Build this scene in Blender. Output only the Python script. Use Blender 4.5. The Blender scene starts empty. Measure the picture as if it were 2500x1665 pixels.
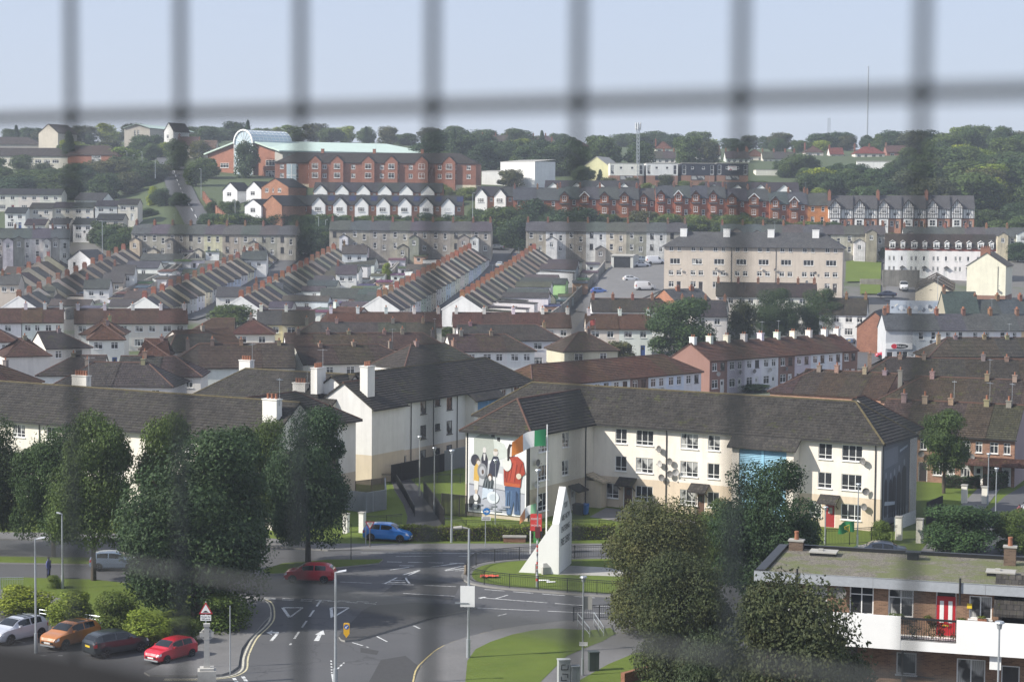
import bpy, math, random
from mathutils import Vector, Matrix
R = math.radians
sc = bpy.context.scene
# ------------------------------------------------------------------ camera, sky, sun, exposure
CAMZ, PITCH, ROLL, FPX = 29.0, 3.907, 0.45, 4861.0
cam_data = bpy.data.cameras.new('camera')
cam = bpy.data.objects.new('camera', cam_data)
sc.collection.objects.link(cam)
ROT = Matrix.Rotation(R(90 - PITCH), 4, 'X') @ Matrix.Rotation(R(ROLL), 4, 'Z')
cam.matrix_world = Matrix.Translation((0, 0, CAMZ)) @ ROT
cam_data.sensor_width = 36.0
cam_data.lens = 70.0
cam_data.clip_start = 0.05
cam_data.clip_end = 20000
cam_data.dof.use_dof = True
cam_data.dof.focus_distance = 230.0
cam_data.dof.aperture_fstop = 5.6
sc.camera = cam
SUN_PHI, SUN_EL = 17.0, 36.0          # direction the light travels in plan (deg from +X towards +Y), height
world = bpy.data.worlds.new('World'); sc.world = world
world.use_nodes = True
wn = world.node_tree.nodes; wl = world.node_tree.links
wn.clear()
w_out = wn.new('ShaderNodeOutputWorld'); w_bg = wn.new('ShaderNodeBackground')
w_sky = wn.new('ShaderNodeTexSky'); w_sky.sky_type = 'NISHITA'
w_sky.sun_disc = False
w_sky.sun_elevation = R(SUN_EL)
_tx, _ty = -math.cos(R(SUN_PHI)), -math.sin(R(SUN_PHI))     # towards the sun
w_sky.sun_rotation = math.atan2(_tx, _ty)
w_sky.altitude = 40; w_sky.air_density = 1.0; w_sky.dust_density = 1.0; w_sky.ozone_density = 3.0
w_bg.inputs['Strength'].default_value = 0.1125
w_mix = wn.new('ShaderNodeMix'); w_mix.data_type = 'RGBA'; w_mix.inputs[0].default_value = .78      # thin high veil of cloud
w_mix.inputs[7].default_value = (3.30, 3.62, 4.52, 1)
wl.new(w_sky.outputs['Color'], w_mix.inputs[6]); wl.new(w_mix.outputs[2], w_bg.inputs['Color'])
wl.new(w_bg.outputs['Background'], w_out.inputs['Surface'])
sun_d = bpy.data.lights.new('sun', 'SUN'); sun_d.energy = 4.15; sun_d.angle = R(0.53)
sun_d.color = (1.0, 0.945, 0.86)
sun = bpy.data.objects.new('sun', sun_d); sc.collection.objects.link(sun)
_d = Vector((math.cos(R(SUN_PHI)) * math.cos(R(SUN_EL)), math.sin(R(SUN_PHI)) * math.cos(R(SUN_EL)), -math.sin(R(SUN_EL))))
sun.rotation_euler = _d.to_track_quat('-Z', 'Y').to_euler()
sun.location = (-200, -60, 200)
sc.view_settings.view_transform = 'Standard'
sc.view_settings.look = 'None'
sc.view_settings.exposure = 0.70
sc.view_settings.gamma = 1.0
sc.view_settings.use_curve_mapping = False
sc.cycles.use_denoising = True
sc.cycles.max_bounces = 6
sc.cycles.diffuse_bounces = 3
sc.cycles.glossy_bounces = 2
sc.cycles.transmission_bounces = 2
sc.cycles.volume_bounces = 0
sc.cycles.transparent_max_bounces = 8
sc.cycles.caustics_reflective = False
sc.cycles.caustics_refractive = False
col = sc.collection
rng = random.Random(7)

# ------------------------------------------------------------------ where a pixel of the photograph lies in the place
R3 = ROT.to_3x3()
def ray(px, py):
    d = R3 @ Vector(((px - 1250) / FPX, (832.5 - py) / FPX, -1.0))
    return d / d.y                                   # per metre of depth
def P(px, py, D):
    return Vector((0, 0, CAMZ)) + ray(px, py) * D
def W(px, D, py=900):
    p = P(px, py, D); return Vector((p.x, p.y))
# terrain heights: columns by picture column (lateral direction), rows by depth
TD = [0, 120, 260, 330, 400, 450, 500, 540, 580, 620, 700, 800, 900, 1000, 1300, 3000]
TC = [(-900, [0, 0, 0, .8, 2.4, 5.0, 10.5, 18, 23.3, 28, 38, 47, 55, 57, 57, 40]),
      (320, [0, 0, 0, .8, 2.4, 5.0, 10.5, 18, 23.3, 28.5, 39, 48, 56, 58, 58, 40]),
      (400,  [0, 0, 0, .8, 2.2, 4.5, 10.5, 18, 26, 32, 41, 50, 57, 59, 59, 40]),
      (1250, [0, 0, 0, .8, 2.2, 4.5, 10.5, 18, 26, 32, 41, 50, 56, 58, 58, 40]),
      (1650, [0, 0, 0, .8, 2.6, 7.5, 12, 18, 26, 32, 41, 49, 55, 57, 57, 40]),
      (2050, [0, 0, 0, .8, 2.8, 8.0, 11.5, 17, 24, 31, 41, 49, 55, 57, 57, 40]),
      (2450, [0, 0, 0, .8, 2.8, 7.0, 10.5, 15, 22, 30, 42, 51, 56, 58, 58, 40]),
      (3400, [0, 0, 0, .8, 2.8, 7.0, 10.5, 15, 22, 30, 42, 51, 56, 58, 58, 40])]
def _interp(xs, ys, x):
    if x <= xs[0]: return ys[0]
    for i in range(1, len(xs)):
        if x <= xs[i]:
            t = (x - xs[i-1]) / (xs[i] - xs[i-1])
            return ys[i-1] + (ys[i] - ys[i-1]) * t
    return ys[-1]
def terrain(x, y):
    px = 1250 + FPX * x / max(y, 40.0)
    if px <= TC[0][0]: return _interp(TD, TC[0][1], y)
    for i in range(1, len(TC)):
        if px <= TC[i][0]:
            t = (px - TC[i-1][0]) / (TC[i][0] - TC[i-1][0])
            return _interp(TD, TC[i-1][1], y) * (1 - t) + _interp(TD, TC[i][1], y) * t
    return _interp(TD, TC[-1][1], y)
def E(px, py, h=0.0):
    """point of the place at height h above the ground seen at this pixel"""
    d = ray(px, py); Y = 60.0
    while Y < 1600:
        if CAMZ + d.z * Y <= terrain(d.x * Y, Y) + h:
            break
        Y += 1.0
    lo, hi = Y - 1.0, Y
    for _ in range(12):
        m = (lo + hi) / 2
        if CAMZ + d.z * m <= terrain(d.x * m, m) + h: hi = m
        else: lo = m
    return Vector((d.x * hi, hi))
def G(px, py, z=0.0):
    d = ray(px, py); Y = (z - CAMZ) / d.z
    return Vector((d.x * Y, Y, z))

# ------------------------------------------------------------------ materials
MATS = {}
def nodes_of(name):
    m = bpy.data.materials.new(name); m.use_nodes = True
    nt = m.node_tree; nt.nodes.clear()
    out = nt.nodes.new('ShaderNodeOutputMaterial'); b = nt.nodes.new('ShaderNodeBsdfPrincipled')
    nt.links.new(b.outputs[0], out.inputs['Surface'])
    MATS[name] = m
    return m, nt, b
def N(nt, t, **kw):
    n = nt.nodes.new('ShaderNode' + t)
    for k, v in kw.items():
        if k.startswith('i_'): n.inputs[k[2:].replace('_', ' ')].default_value = v
        else: setattr(n, k, v)
    return n
def mixc(nt, fac, a, b, mode='MIX'):
    n = nt.nodes.new('ShaderNodeMix'); n.data_type = 'RGBA'; n.blend_type = mode
    for sock, v in ((0, fac), (6, a), (7, b)):
        if hasattr(v, 'is_output'): nt.links.new(v, n.inputs[sock])
        elif sock == 0: n.inputs[0].default_value = v
        else: n.inputs[sock].default_value = (*v, 1) if len(v) == 3 else v
    return n.outputs[2]
def ramp(nt, fac, stops):
    n = nt.nodes.new('ShaderNodeValToRGB'); nt.links.new(fac, n.inputs[0])
    el = n.color_ramp.elements
    while len(el) < len(stops): el.new(0.5)
    for e, (p, c) in zip(el, stops):
        e.position = p; e.color = (c, c, c, 1) if not hasattr(c, '__len__') else (*c, 1)
    return n.outputs[0]
def noise(nt, scale, detail=4, rough=.6, coord='Object', vec=None):
    if vec is None:
        tc = nt.nodes.new('ShaderNodeTexCoord'); vec = tc.outputs[coord]
    n = N(nt, 'TexNoise'); n.inputs['Scale'].default_value = scale
    n.inputs['Detail'].default_value = detail; n.inputs['Roughness'].default_value = rough
    nt.links.new(vec, n.inputs['Vector']); return n.outputs['Fac']
def bump(nt, b, h, strength=.4, dist=.05):
    n = N(nt, 'Bump'); n.inputs['Strength'].default_value = strength; n.inputs['Distance'].default_value = dist
    nt.links.new(h, n.inputs['Height']); nt.links.new(n.outputs[0], b.inputs['Normal'])
def objcol(nt):
    return N(nt, 'ObjectInfo').outputs['Color']
def geo_pos(nt):
    return N(nt, 'NewGeometry').outputs['Position']

def simple(name, c, rough=.6, metal=0.0, spec=.4, var=.12, nscale=6.0):
    m, nt, b = nodes_of(name)
    f = noise(nt, nscale, 5, .65)
    lo = tuple(x * (1 - var) for x in c); hi = tuple(min(1, x * (1 + var)) for x in c)
    nt.links.new(mixc(nt, f, lo, hi), b.inputs['Base Color'])
    b.inputs['Roughness'].default_value = rough; b.inputs['Metallic'].default_value = metal
    b.inputs['Specular IOR Level'].default_value = spec
    return m
# painted render: the wall's own colour, patchy and streaked with weather
m, nt, b = nodes_of('render')
oc = objcol(nt); gp = geo_pos(nt)
f1 = ramp(nt, noise(nt, .35, 6, .7, vec=gp), [(.35, .87), (.62, 1.02)])
mp = N(nt, 'Mapping'); mp.inputs['Scale'].default_value = (1.6, 1.6, .12); nt.links.new(gp, mp.inputs['Vector'])
f2 = ramp(nt, noise(nt, 1.0, 5, .7, vec=mp.outputs[0]), [(.30, .78), (.55, 1.0)])
c = mixc(nt, .8, oc, f1, 'MULTIPLY'); c = mixc(nt, .5, c, f2, 'MULTIPLY')
nt.links.new(c, b.inputs['Base Color']); b.inputs['Roughness'].default_value = .85
b.inputs['Specular IOR Level'].default_value = .2
bump(nt, b, noise(nt, 14, 3, .6, vec=gp), .25, .03)
# dirty old pebbledash (rears of the old terraces)
m, nt, b = nodes_of('pebbledash')
oc = objcol(nt); gp = geo_pos(nt)
f1 = ramp(nt, noise(nt, .5, 7, .75, vec=gp), [(.30, .55), (.65, 1.05)])
mp = N(nt, 'Mapping'); mp.inputs['Scale'].default_value = (1.3, 1.3, .10); nt.links.new(gp, mp.inputs['Vector'])
f2 = ramp(nt, noise(nt, 1.0, 5, .7, vec=mp.outputs[0]), [(.30, .55), (.58, 1.0)])
c = mixc(nt, .9, oc, f1, 'MULTIPLY'); c = mixc(nt, .8, c, f2, 'MULTIPLY')
nt.links.new(c, b.inputs['Base Color']); b.inputs['Roughness'].default_value = .95
b.inputs['Specular IOR Level'].default_value = .1
# brick
def brickmat(name, bw, bh, mortar, mc, roughv=.9, stain=.8):
    m, nt, b = nodes_of(name)
    tc = N(nt, 'TexCoord'); oc = objcol(nt)
    bt = N(nt, 'TexBrick'); nt.links.new(tc.outputs['UV'], bt.inputs['Vector'])
    bt.inputs['Scale'].default_value = 1.0; bt.inputs['Brick Width'].default_value = bw
    bt.inputs['Row Height'].default_value = bh; bt.inputs['Mortar Size'].default_value = mortar
    bt.inputs['Mortar Smooth'].default_value = .3; bt.inputs['Bias'].default_value = -.1
    bt.inputs['Color1'].default_value = (1.12, 1.08, 1.0, 1); bt.inputs['Color2'].default_value = (.56, .55, .55, 1)
    bt.inputs['Mortar'].default_value = (*mc, 1)
    gp = geo_pos(nt)
    f1 = ramp(nt, noise(nt, .5, 6, .7, vec=gp), [(.3, .68), (.65, 1.08)])
    c = mixc(nt, 1.0, oc, bt.outputs['Color'], 'MULTIPLY'); c = mixc(nt, stain, c, f1, 'MULTIPLY')
    nt.links.new(c, b.inputs['Base Color']); b.inputs['Roughness'].default_value = roughv
    b.inputs['Specular IOR Level'].default_value = .2
    return m, nt, b, bt
m, nt, b, bt = brickmat('brick', .225, .075, .012, (1.25, 1.2, 1.15))
bump(nt, b, bt.outputs['Fac'], -.3, .01)
# roof tiles: courses with a stepped profile, lichen and moss spots
def roofmat(name, bw, bh, dist, lichen, moss):
    m, nt, b, bt = brickmat(name, bw, bh, .02, (.40, .40, .40), .8, .9)
    src = b.inputs['Base Color'].links[0].from_socket
    gp = geo_pos(nt)
    sp = ramp(nt, noise(nt, 5.5, 3, .8, vec=gp), [(.63, 0.0), (.70, 1.0)])
    big = ramp(nt, noise(nt, .22, 4, .6, vec=gp), [(.42, 0.0), (.62, 1.0)])
    mfac = N(nt, 'Math', operation='MULTIPLY'); nt.links.new(sp, mfac.inputs[0]); mfac.inputs[1].default_value = lichen
    c = mixc(nt, mfac.outputs[0], src, (.34, .34, .28))
    mo = ramp(nt, noise(nt, 1.3, 6, .75, vec=gp), [(.56, 0.0), (.66, 1.0)])
    mm = N(nt, 'Math', operation='MULTIPLY'); nt.links.new(mo, mm.inputs[0]); nt.links.new(big, mm.inputs[1])
    mm2 = N(nt, 'Math', operation='MULTIPLY'); nt.links.new(mm.outputs[0], mm2.inputs[0]); mm2.inputs[1].default_value = moss
    c = mixc(nt, mm2.outputs[0], c, (.075, .085, .022))
    nt.links.new(c, b.inputs['Base Color'])
    # stepped courses: saw tooth in the slope direction
    tc = N(nt, 'TexCoord'); sx = N(nt, 'SeparateXYZ'); nt.links.new(tc.outputs['UV'], sx.inputs[0])
    dv = N(nt, 'Math', operation='DIVIDE'); nt.links.new(sx.outputs[1], dv.inputs[0]); dv.inputs[1].default_value = bh
    fr = N(nt, 'Math', operation='FRACT'); nt.links.new(dv.outputs[0], fr.inputs[0])
    inv = N(nt, 'Math', operation='SUBTRACT'); inv.inputs[0].default_value = 1.0; nt.links.new(fr.outputs[0], inv.inputs[1])
    dx = N(nt, 'Math', operation='DIVIDE'); nt.links.new(sx.outputs[0], dx.inputs[0]); dx.inputs[1].default_value = bw / 6.2832
    sn = N(nt, 'Math', operation='SINE'); nt.links.new(dx.outputs[0], sn.inputs[0])
    ml = N(nt, 'Math', operation='MULTIPLY_ADD'); nt.links.new(sn.outputs[0], ml.inputs[0]); ml.inputs[1].default_value = .22
    nt.links.new(inv.outputs[0], ml.inputs[2])
    bump(nt, b, ml.outputs[0], .9, dist)
roofmat('tile', .33, .36, .03, .32, .8)
roofmat('slate', .30, .22, .010, .25, .35)
# flat colours that take the object's own colour
m, nt, b = nodes_of('paint')
oc = objcol(nt)
c = mixc(nt, .35, oc, ramp(nt, noise(nt, 3, 5, .7), [(.3, .7), (.7, 1.05)]), 'MULTIPLY')
nt.links.new(c, b.inputs['Base Color']); b.inputs['Roughness'].default_value = .55
m, nt, b = nodes_of('car_paint')
nt.links.new(objcol(nt), b.inputs['Base Color']); b.inputs['Roughness'].default_value = .3
b.inputs['Coat Weight'].default_value = .7; b.inputs['Coat Roughness'].default_value = .06
simple('white_frame', (.80, .80, .78), .45, var=.06)
simple('dark_frame', (.035, .03, .028), .45)
simple('fascia', (.10, .085, .075), .6)
simple('gutter', (.03, .03, .03), .5)
simple('black_metal', (.018, .019, .02), .45)
simple('galvanised', (.42, .45, .47), .42, .5, var=.15)
simple('fence_wire', (.016, .021, .023), .6)
simple('concrete', (.34, .33, .30), .9, var=.25, nscale=1.5)
simple('stone_pale', (.42, .41, .38), .9, var=.25, nscale=3)
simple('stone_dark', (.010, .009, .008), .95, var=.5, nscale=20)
simple('terracotta', (.27, .115, .065), .8, var=.2)
simple('ridge_tile', (.085, .045, .032), .85, var=.5, nscale=2.5)
simple('ridge_moss', (.085, .070, .036), .95, var=.8, nscale=3)
simple('lead', (.33, .35, .37), .6, var=.2)
simple('rubber', (.015, .015, .016), .8)
simple('rim', (.30, .31, .32), .3, .8)
simple('lamp_clear', (.75, .77, .80), .2)
simple('lamp_red', (.35, .012, .012), .25)
simple('plate_white', (.75, .75, .72), .4, var=.03)
simple('plate_yellow', (.72, .52, .04), .4, var=.03)
simple('timber', (.20, .165, .125), .9, var=.3, nscale=5)
simple('timber_dark', (.045, .042, .04), .85, var=.35, nscale=5)
simple('bark', (.075, .060, .045), .95, var=.4, nscale=6)
simple('bark_grey', (.12, .11, .095), .95, var=.4, nscale=6)
simple('white_paint', (.82, .82, .80), .55, var=.05, nscale=2)
simple('solar', (.018, .025, .07), .15, .2)
simple('skin', (.55, .36, .27), .6)
simple('hair', (.03, .022, .016), .7)
simple('green_copper', (.47, .58, .51), .6, var=.12, nscale=.3)
simple('tarpaulin', (.62, .10, .05), .6)
# glass: dark rooms, some with nets, blinds and curtains behind the pane
m, nt, b = nodes_of('pane')
oi = N(nt, 'ObjectInfo')
tc = N(nt, 'TexCoord'); sx = N(nt, 'SeparateXYZ'); nt.links.new(tc.outputs['UV'], sx.inputs[0])
wv = N(nt, 'TexWave', wave_type='BANDS', bands_direction='X'); wv.inputs['Scale'].default_value = 3.2
wv.inputs['Distortion'].default_value = 2.5; nt.links.new(tc.outputs['UV'], wv.inputs['Vector'])
cur = mixc(nt, wv.outputs['Fac'], (.26, .26, .25), (.46, .46, .44))
hasc = ramp(nt, oi.outputs['Random'], [(.56, 0.0), (.60, 1.0)])
half = ramp(nt, noise(nt, .7, 2, .5, 'UV'), [(.44, .0), (.50, 1.0)])
mm = N(nt, 'Math', operation='MULTIPLY'); nt.links.new(hasc, mm.inputs[0]); nt.links.new(half, mm.inputs[1])
dk = mixc(nt, noise(nt, 1.6, 3, .6, 'UV'), (.010, .012, .015), (.05, .052, .055))
nt.links.new(mixc(nt, mm.outputs[0], dk, cur), b.inputs['Base Color'])
b.inputs['Roughness'].default_value = .08; b.inputs['Specular IOR Level'].default_value = .55
m, nt, b = nodes_of('car_glass')
b.inputs['Base Color'].default_value = (.012, .015, .018, 1); b.inputs['Roughness'].default_value = .05
b.inputs['Specular IOR Level'].default_value = .6
m, nt, b = nodes_of('vault_glass')
b.inputs['Base Color'].default_value = (.45, .55, .60, 1); b.inputs['Roughness'].default_value = .12
b.inputs['Specular IOR Level'].default_value = .7
# leaves
def leafmat(name, dark, light, warm=None, warmf=.0, trans=.25):
    m, nt, b = nodes_of(name)
    g = N(nt, 'NewGeometry'); oi = N(nt, 'ObjectInfo')
    c = mixc(nt, g.outputs['Random Per Island'], dark, light)
    cl = ramp(nt, noise(nt, .45, 3, .6, vec=g.outputs['Position']), [(.35, .70), (.68, 1.2)])
    c = mixc(nt, .85, c, cl, 'MULTIPLY')
    if warm:
        wf = ramp(nt, noise(nt, .9, 3, .6, vec=g.outputs['Position']), [(.45, 0.0), (.72, warmf)])
        c = mixc(nt, wf, c, warm)
    ob = ramp(nt, oi.outputs['Random'], [(0.0, (.74, .84, .80)), (.35, (1.05, 1.05, 1.0)), (.55, (1.35, 1.25, .95)), (.75, (1.0, .95, .80)), (1.0, (.75, .90, 1.0))])
    c = mixc(nt, 1.0, c, ob, 'MULTIPLY')
    nt.links.new(c, b.inputs['Base Color']); b.inputs['Roughness'].default_value = .62
    b.inputs['Specular IOR Level'].default_value = .22
    t = N(nt, 'BsdfTranslucent'); nt.links.new(c, t.inputs['Color'])
    ms = N(nt, 'MixShader'); ms.inputs[0].default_value = trans
    nt.links.new(b.outputs[0], ms.inputs[1]); nt.links.new(t.outputs[0], ms.inputs[2])
    out = [n for n in nt.nodes if n.type == 'OUTPUT_MATERIAL'][0]
    nt.links.new(ms.outputs[0], out.inputs['Surface'])
leafmat('leaf_green', (.038, .066, .022), (.095, .145, .044))
leafmat('leaf_brown', (.038, .053, .022), (.104, .118, .048), (.13, .092, .042), .28)
leafmat('leaf_dark', (.026, .050, .022), (.070, .112, .042))
leafmat('leaf_bright', (.105, .155, .020), (.280, .340, .050))
leafmat('leaf_hedge', (.066, .105, .022), (.175, .230, .046), (.13, .09, .04), .3)
# ground
m, nt, b = nodes_of('asphalt')
gp = geo_pos(nt)
f = noise(nt, .10, 6, .7, vec=gp); f2 = noise(nt, 9, 3, .7, vec=gp)
c = mixc(nt, f, (.054, .056, .060), (.104, .104, .106))
c = mixc(nt, .5, c, ramp(nt, f2, [(.3, .75), (.7, 1.2)]), 'MULTIPLY')
vo = N(nt, 'TexVoronoi', feature='DISTANCE_TO_EDGE'); vo.inputs['Scale'].default_value = .16
wn1 = N(nt, 'TexNoise'); wn1.inputs['Scale'].default_value = .8; nt.links.new(gp, wn1.inputs['Vector'])
va = N(nt, 'VectorMath', operation='MULTIPLY_ADD'); nt.links.new(wn1.outputs['Color'], va.inputs[0]); va.inputs[1].default_value = (2.5, 2.5, 0); nt.links.new(gp, va.inputs[2])
nt.links.new(va.outputs[0], vo.inputs['Vector'])
crk = ramp(nt, vo.outputs['Distance'], [(.0, .55), (.012, 1.0)])
c = mixc(nt, .8, c, crk, 'MULTIPLY')
nt.links.new(c, b.inputs['Base Color']); b.inputs['Roughness'].default_value = .82
bump(nt, b, f2, .2, .01)
simple('asphalt_patch', (.052, .052, .053), .9, var=.3, nscale=3)
m, nt, b = nodes_of('pavement')
gp = geo_pos(nt)
c = mixc(nt, noise(nt, .3, 6, .7, vec=gp), (.10, .10, .10), (.19, .185, .18))
c = mixc(nt, .5, c, ramp(nt, noise(nt, 7, 3, .7, vec=gp), [(.3, .75), (.7, 1.2)]), 'MULTIPLY')
nt.links.new(c, b.inputs['Base Color']); b.inputs['Roughness'].default_value = .9
simple('kerb', (.26, .255, .24), .9, var=.25, nscale=2)
m, nt, b = nodes_of('grass')
gp = geo_pos(nt)
c = mixc(nt, noise(nt, .35, 6, .7, vec=gp), (.082, .122, .022), (.155, .205, .038))
c = mixc(nt, ramp(nt, noise(nt, .9, 6, .8, vec=gp), [(.52, 0), (.75, .6)]), c, (.13, .14, .035))
c = mixc(nt, .7, c, ramp(nt, noise(nt, 16, 4, .8, vec=gp), [(.3, .55), (.7, 1.25)]), 'MULTIPLY')
nt.links.new(c, b.inputs['Base Color']); b.inputs['Roughness'].default_value = .9
b.inputs['Specular IOR Level'].default_value = .15
bump(nt, b, noise(nt, 22, 3, .8, vec=gp), .8, .06)
m, nt, b = nodes_of('ground')
gp = geo_pos(nt)
c = mixc(nt, ramp(nt, noise(nt, .035, 5, .65, vec=gp), [(.36, 0), (.46, 1)]), (.070, .095, .030), (.13, .125, .115))
sy = N(nt, 'SeparateXYZ'); nt.links.new(gp, sy.inputs[0]); gy_ = N(nt, 'MapRange'); nt.links.new(sy.outputs[1], gy_.inputs[0]); gy_.inputs[1].default_value = 535; gy_.inputs[2].default_value = 560
c = mixc(nt, gy_.outputs[0], c, (.055, .078, .026))
c = mixc(nt, .6, c, ramp(nt, noise(nt, 1.5, 5, .75, vec=gp), [(.3, .65), (.7, 1.2)]), 'MULTIPLY')
nt.links.new(c, b.inputs['Base Color']); b.inputs['Roughness'].default_value = .95
m, nt, b = nodes_of('gravel_roof')
gp = geo_pos(nt)
vo = N(nt, 'TexVoronoi'); vo.inputs['Scale'].default_value = 16; nt.links.new(gp, vo.inputs['Vector'])
c = mixc(nt, 1.0, mixc(nt, noise(nt, .8, 5, .7, vec=gp), (.125, .110, .088), (.205, .185, .150)), ramp(nt, vo.outputs['Color'], [(.1, .45), (.9, 1.45)]), 'MULTIPLY')
ms = ramp(nt, noise(nt, .55, 5, .7, vec=gp), [(.44, 0), (.58, .8)])
c = mixc(nt, ms, c, (.115, .135, .038))
nt.links.new(c, b.inputs['Base Color']); b.inputs['Roughness'].default_value = .95
bump(nt, b, vo.outputs['Distance'], .8, .05)
# road paint: worn
m, nt, b = nodes_of('road_paint')
gp = geo_pos(nt)
wr = ramp(nt, noise(nt, 4.5, 6, .8, vec=gp), [(.36, 0), (.50, 1)])
nt.links.new(mixc(nt, wr, (.12, .12, .12), objcol(nt)), b.inputs['Base Color']); b.inputs['Roughness'].default_value = .7
# ------------------------------------------------------------------ mesh helpers
Z = Vector((0, 0, 1))
class MB:
    def __init__(s): s.v = []; s.f = []; s.m = []
    def face(s, pts, m=0):
        i = len(s.v); s.v.extend([tuple(p) for p in pts]); s.f.append(tuple(range(i, i + len(pts)))); s.m.append(m)
    def prism(s, poly, z0, z1, m=0, mtop=None):
        """upright prism over a counter-clockwise plan polygon"""
        n = len(poly)
        lo = [(p[0], p[1], z0) for p in poly]; hi = [(p[0], p[1], z1) for p in poly]
        s.face(hi, m if mtop is None else mtop); s.face(lo[::-1], m)
        for i in range(n):
            j = (i + 1) % n; s.face((lo[i], lo[j], hi[j], hi[i]), m)
    def box(s, x0, x1, y0, y1, z0, z1, m=0):
        s.prism([(x0, y0), (x1, y0), (x1, y1), (x0, y1)], z0, z1, m)
    def slab(s, top, t, m=0, drop=None):
        """closed slab under a (convex, planar) polygon listed counter-clockwise from above"""
        d = Vector((0, 0, -t)) if drop is None else drop
        top = [Vector(p) for p in top]; bot = [p + d for p in top]; n = len(top)
        s.face(top, m); s.face(bot[::-1], m)
        for i in range(n):
            j = (i + 1) % n; s.face((bot[i], bot[j], top[j], top[i]), m)
    def tube(s, a, b, r0, r1=None, n=8, m=0, caps=True):
        a = Vector(a); b = Vector(b); r1 = r0 if r1 is None else r1
        d = (b - a).normalized(); u = d.orthogonal().normalized(); w = d.cross(u)
        ra = [a + (u * math.cos(2 * math.pi * k / n) + w * math.sin(2 * math.pi * k / n)) * r0 for k in range(n)]
        rb = [b + (u * math.cos(2 * math.pi * k / n) + w * math.sin(2 * math.pi * k / n)) * r1 for k in range(n)]
        for k in range(n):
            j = (k + 1) % n; s.face((ra[k], ra[j], rb[j], rb[k]), m)
        if caps:
            s.face(ra[::-1], m); s.face(rb, m)
    def bar(s, a, b, w, h, m=0, up=Z):
        a = Vector(a); b = Vector(b); d = (b - a).normalized()
        sd = d.cross(up)
        if sd.length < 1e-4: sd = d.cross(Vector((1, 0, 0)))
        sd.normalize(); u = sd.cross(d)
        q = [sd * (-w / 2) + u * (-h / 2), sd * (w / 2) + u * (-h / 2), sd * (w / 2) + u * (h / 2), sd * (-w / 2) + u * (h / 2)]
        A = [a + k for k in q]; B = [b + k for k in q]
        s.face(A[::-1], m); s.face(B, m)
        for i in range(4):
            j = (i + 1) % 4; s.face((A[i], A[j], B[j], B[i]), m)
    def mesh(s, name, mats, smooth=False, uv=True):
        me = bpy.data.meshes.new(name)
        me.from_pydata(s.v, [], s.f)
        for mn in (mats if isinstance(mats, (list, tuple)) else [mats]): me.materials.append(MATS[mn])
        if len(me.materials) > 1:
            me.polygons.foreach_set('material_index', s.m)
        if smooth: me.polygons.foreach_set('use_smooth', [True] * len(s.f))
        if uv:
            ul = me.uv_layers.new(name='UVMap').data
            for p in me.polygons:
                n = p.normal
                t = Z.cross(n)
                t = Vector((1, 0, 0)) if t.length < 1e-3 else t.normalized()
                bb = n.cross(t)
                for li in p.loop_indices:
                    c = me.vertices[me.loops[li].vertex_index].co
                    ul[li].uv = (c.dot(t), c.dot(bb))
        me.update()
        return me
    def build(s, name, mats, parent=None, smooth=False, uv=True, color=None):
        return obj(name, s.mesh(name, mats, smooth, uv), parent, color)
def obj(name, me, parent=None, color=None, loc=None, rz=None):
    o = bpy.data.objects.new(name, me); col.objects.link(o)
    if parent is not None: o.parent = parent
    if color is not None: o.color = (*color[:3], 1)
    if loc is not None: o.location = loc
    if rz is not None: o.rotation_euler = (0, 0, rz)
    return o
def tag(o, label=None, cat=None, group=None, kind=None):
    if label: o['label'] = label
    if cat: o['category'] = cat
    if group: o['group'] = group
    if kind: o['kind'] = kind
    return o
def empty(name, loc=(0, 0, 0), rz=0, label=None, cat=None, group=None):
    o = bpy.data.objects.new(name, None); col.objects.link(o)
    o.location = loc; o.rotation_euler = (0, 0, rz); o.empty_display_size = .5
    return tag(o, label, cat, group)
def copy_tree(o, parent=None, kids=None):
    c = o.copy(); col.objects.link(c); c.parent = parent
    for ch in list(o.children): copy_tree(ch, c)
    return c
ORD = ['first', 'second', 'third', 'fourth', 'fifth', 'sixth', 'seventh', 'eighth', 'ninth', 'tenth', 'eleventh', 'twelfth',
       'thirteenth', 'fourteenth', 'fifteenth', 'sixteenth', 'seventeenth', 'eighteenth', 'nineteenth', 'twentieth', 'twenty-first', 'twenty-second']
def ordinal(i):
    if i < 20: return ORD[i]
    t = ['', '', 'twenty', 'thirty', 'forty'][(i + 1) // 10]; r = (i + 1) % 10
    return t + '-' + ORD[r - 1] if r else {20: 'twentieth', 30: 'thirtieth', 40: 'fortieth'}[i + 1]
def text(parent, name, body, size, loc, rot, color=(0, 0, 0), mat='paint', ext=.006, align='CENTER', sx=1.0):
    cu = bpy.data.curves.new(name, 'FONT'); cu.body = body; cu.size = size; cu.extrude = ext
    cu.align_x = align; cu.align_y = 'CENTER'; cu.materials.append(MATS[mat])
    tmp = bpy.data.objects.new(name, cu); me = bpy.data.meshes.new_from_object(tmp); bpy.data.objects.remove(tmp)
    o = bpy.data.objects.new(name, me); col.objects.link(o); o.parent = parent
    o.location = loc; o.rotation_euler = rot; o.scale = (sx, 1, 1); o.color = (*color, 1)
    return o

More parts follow.
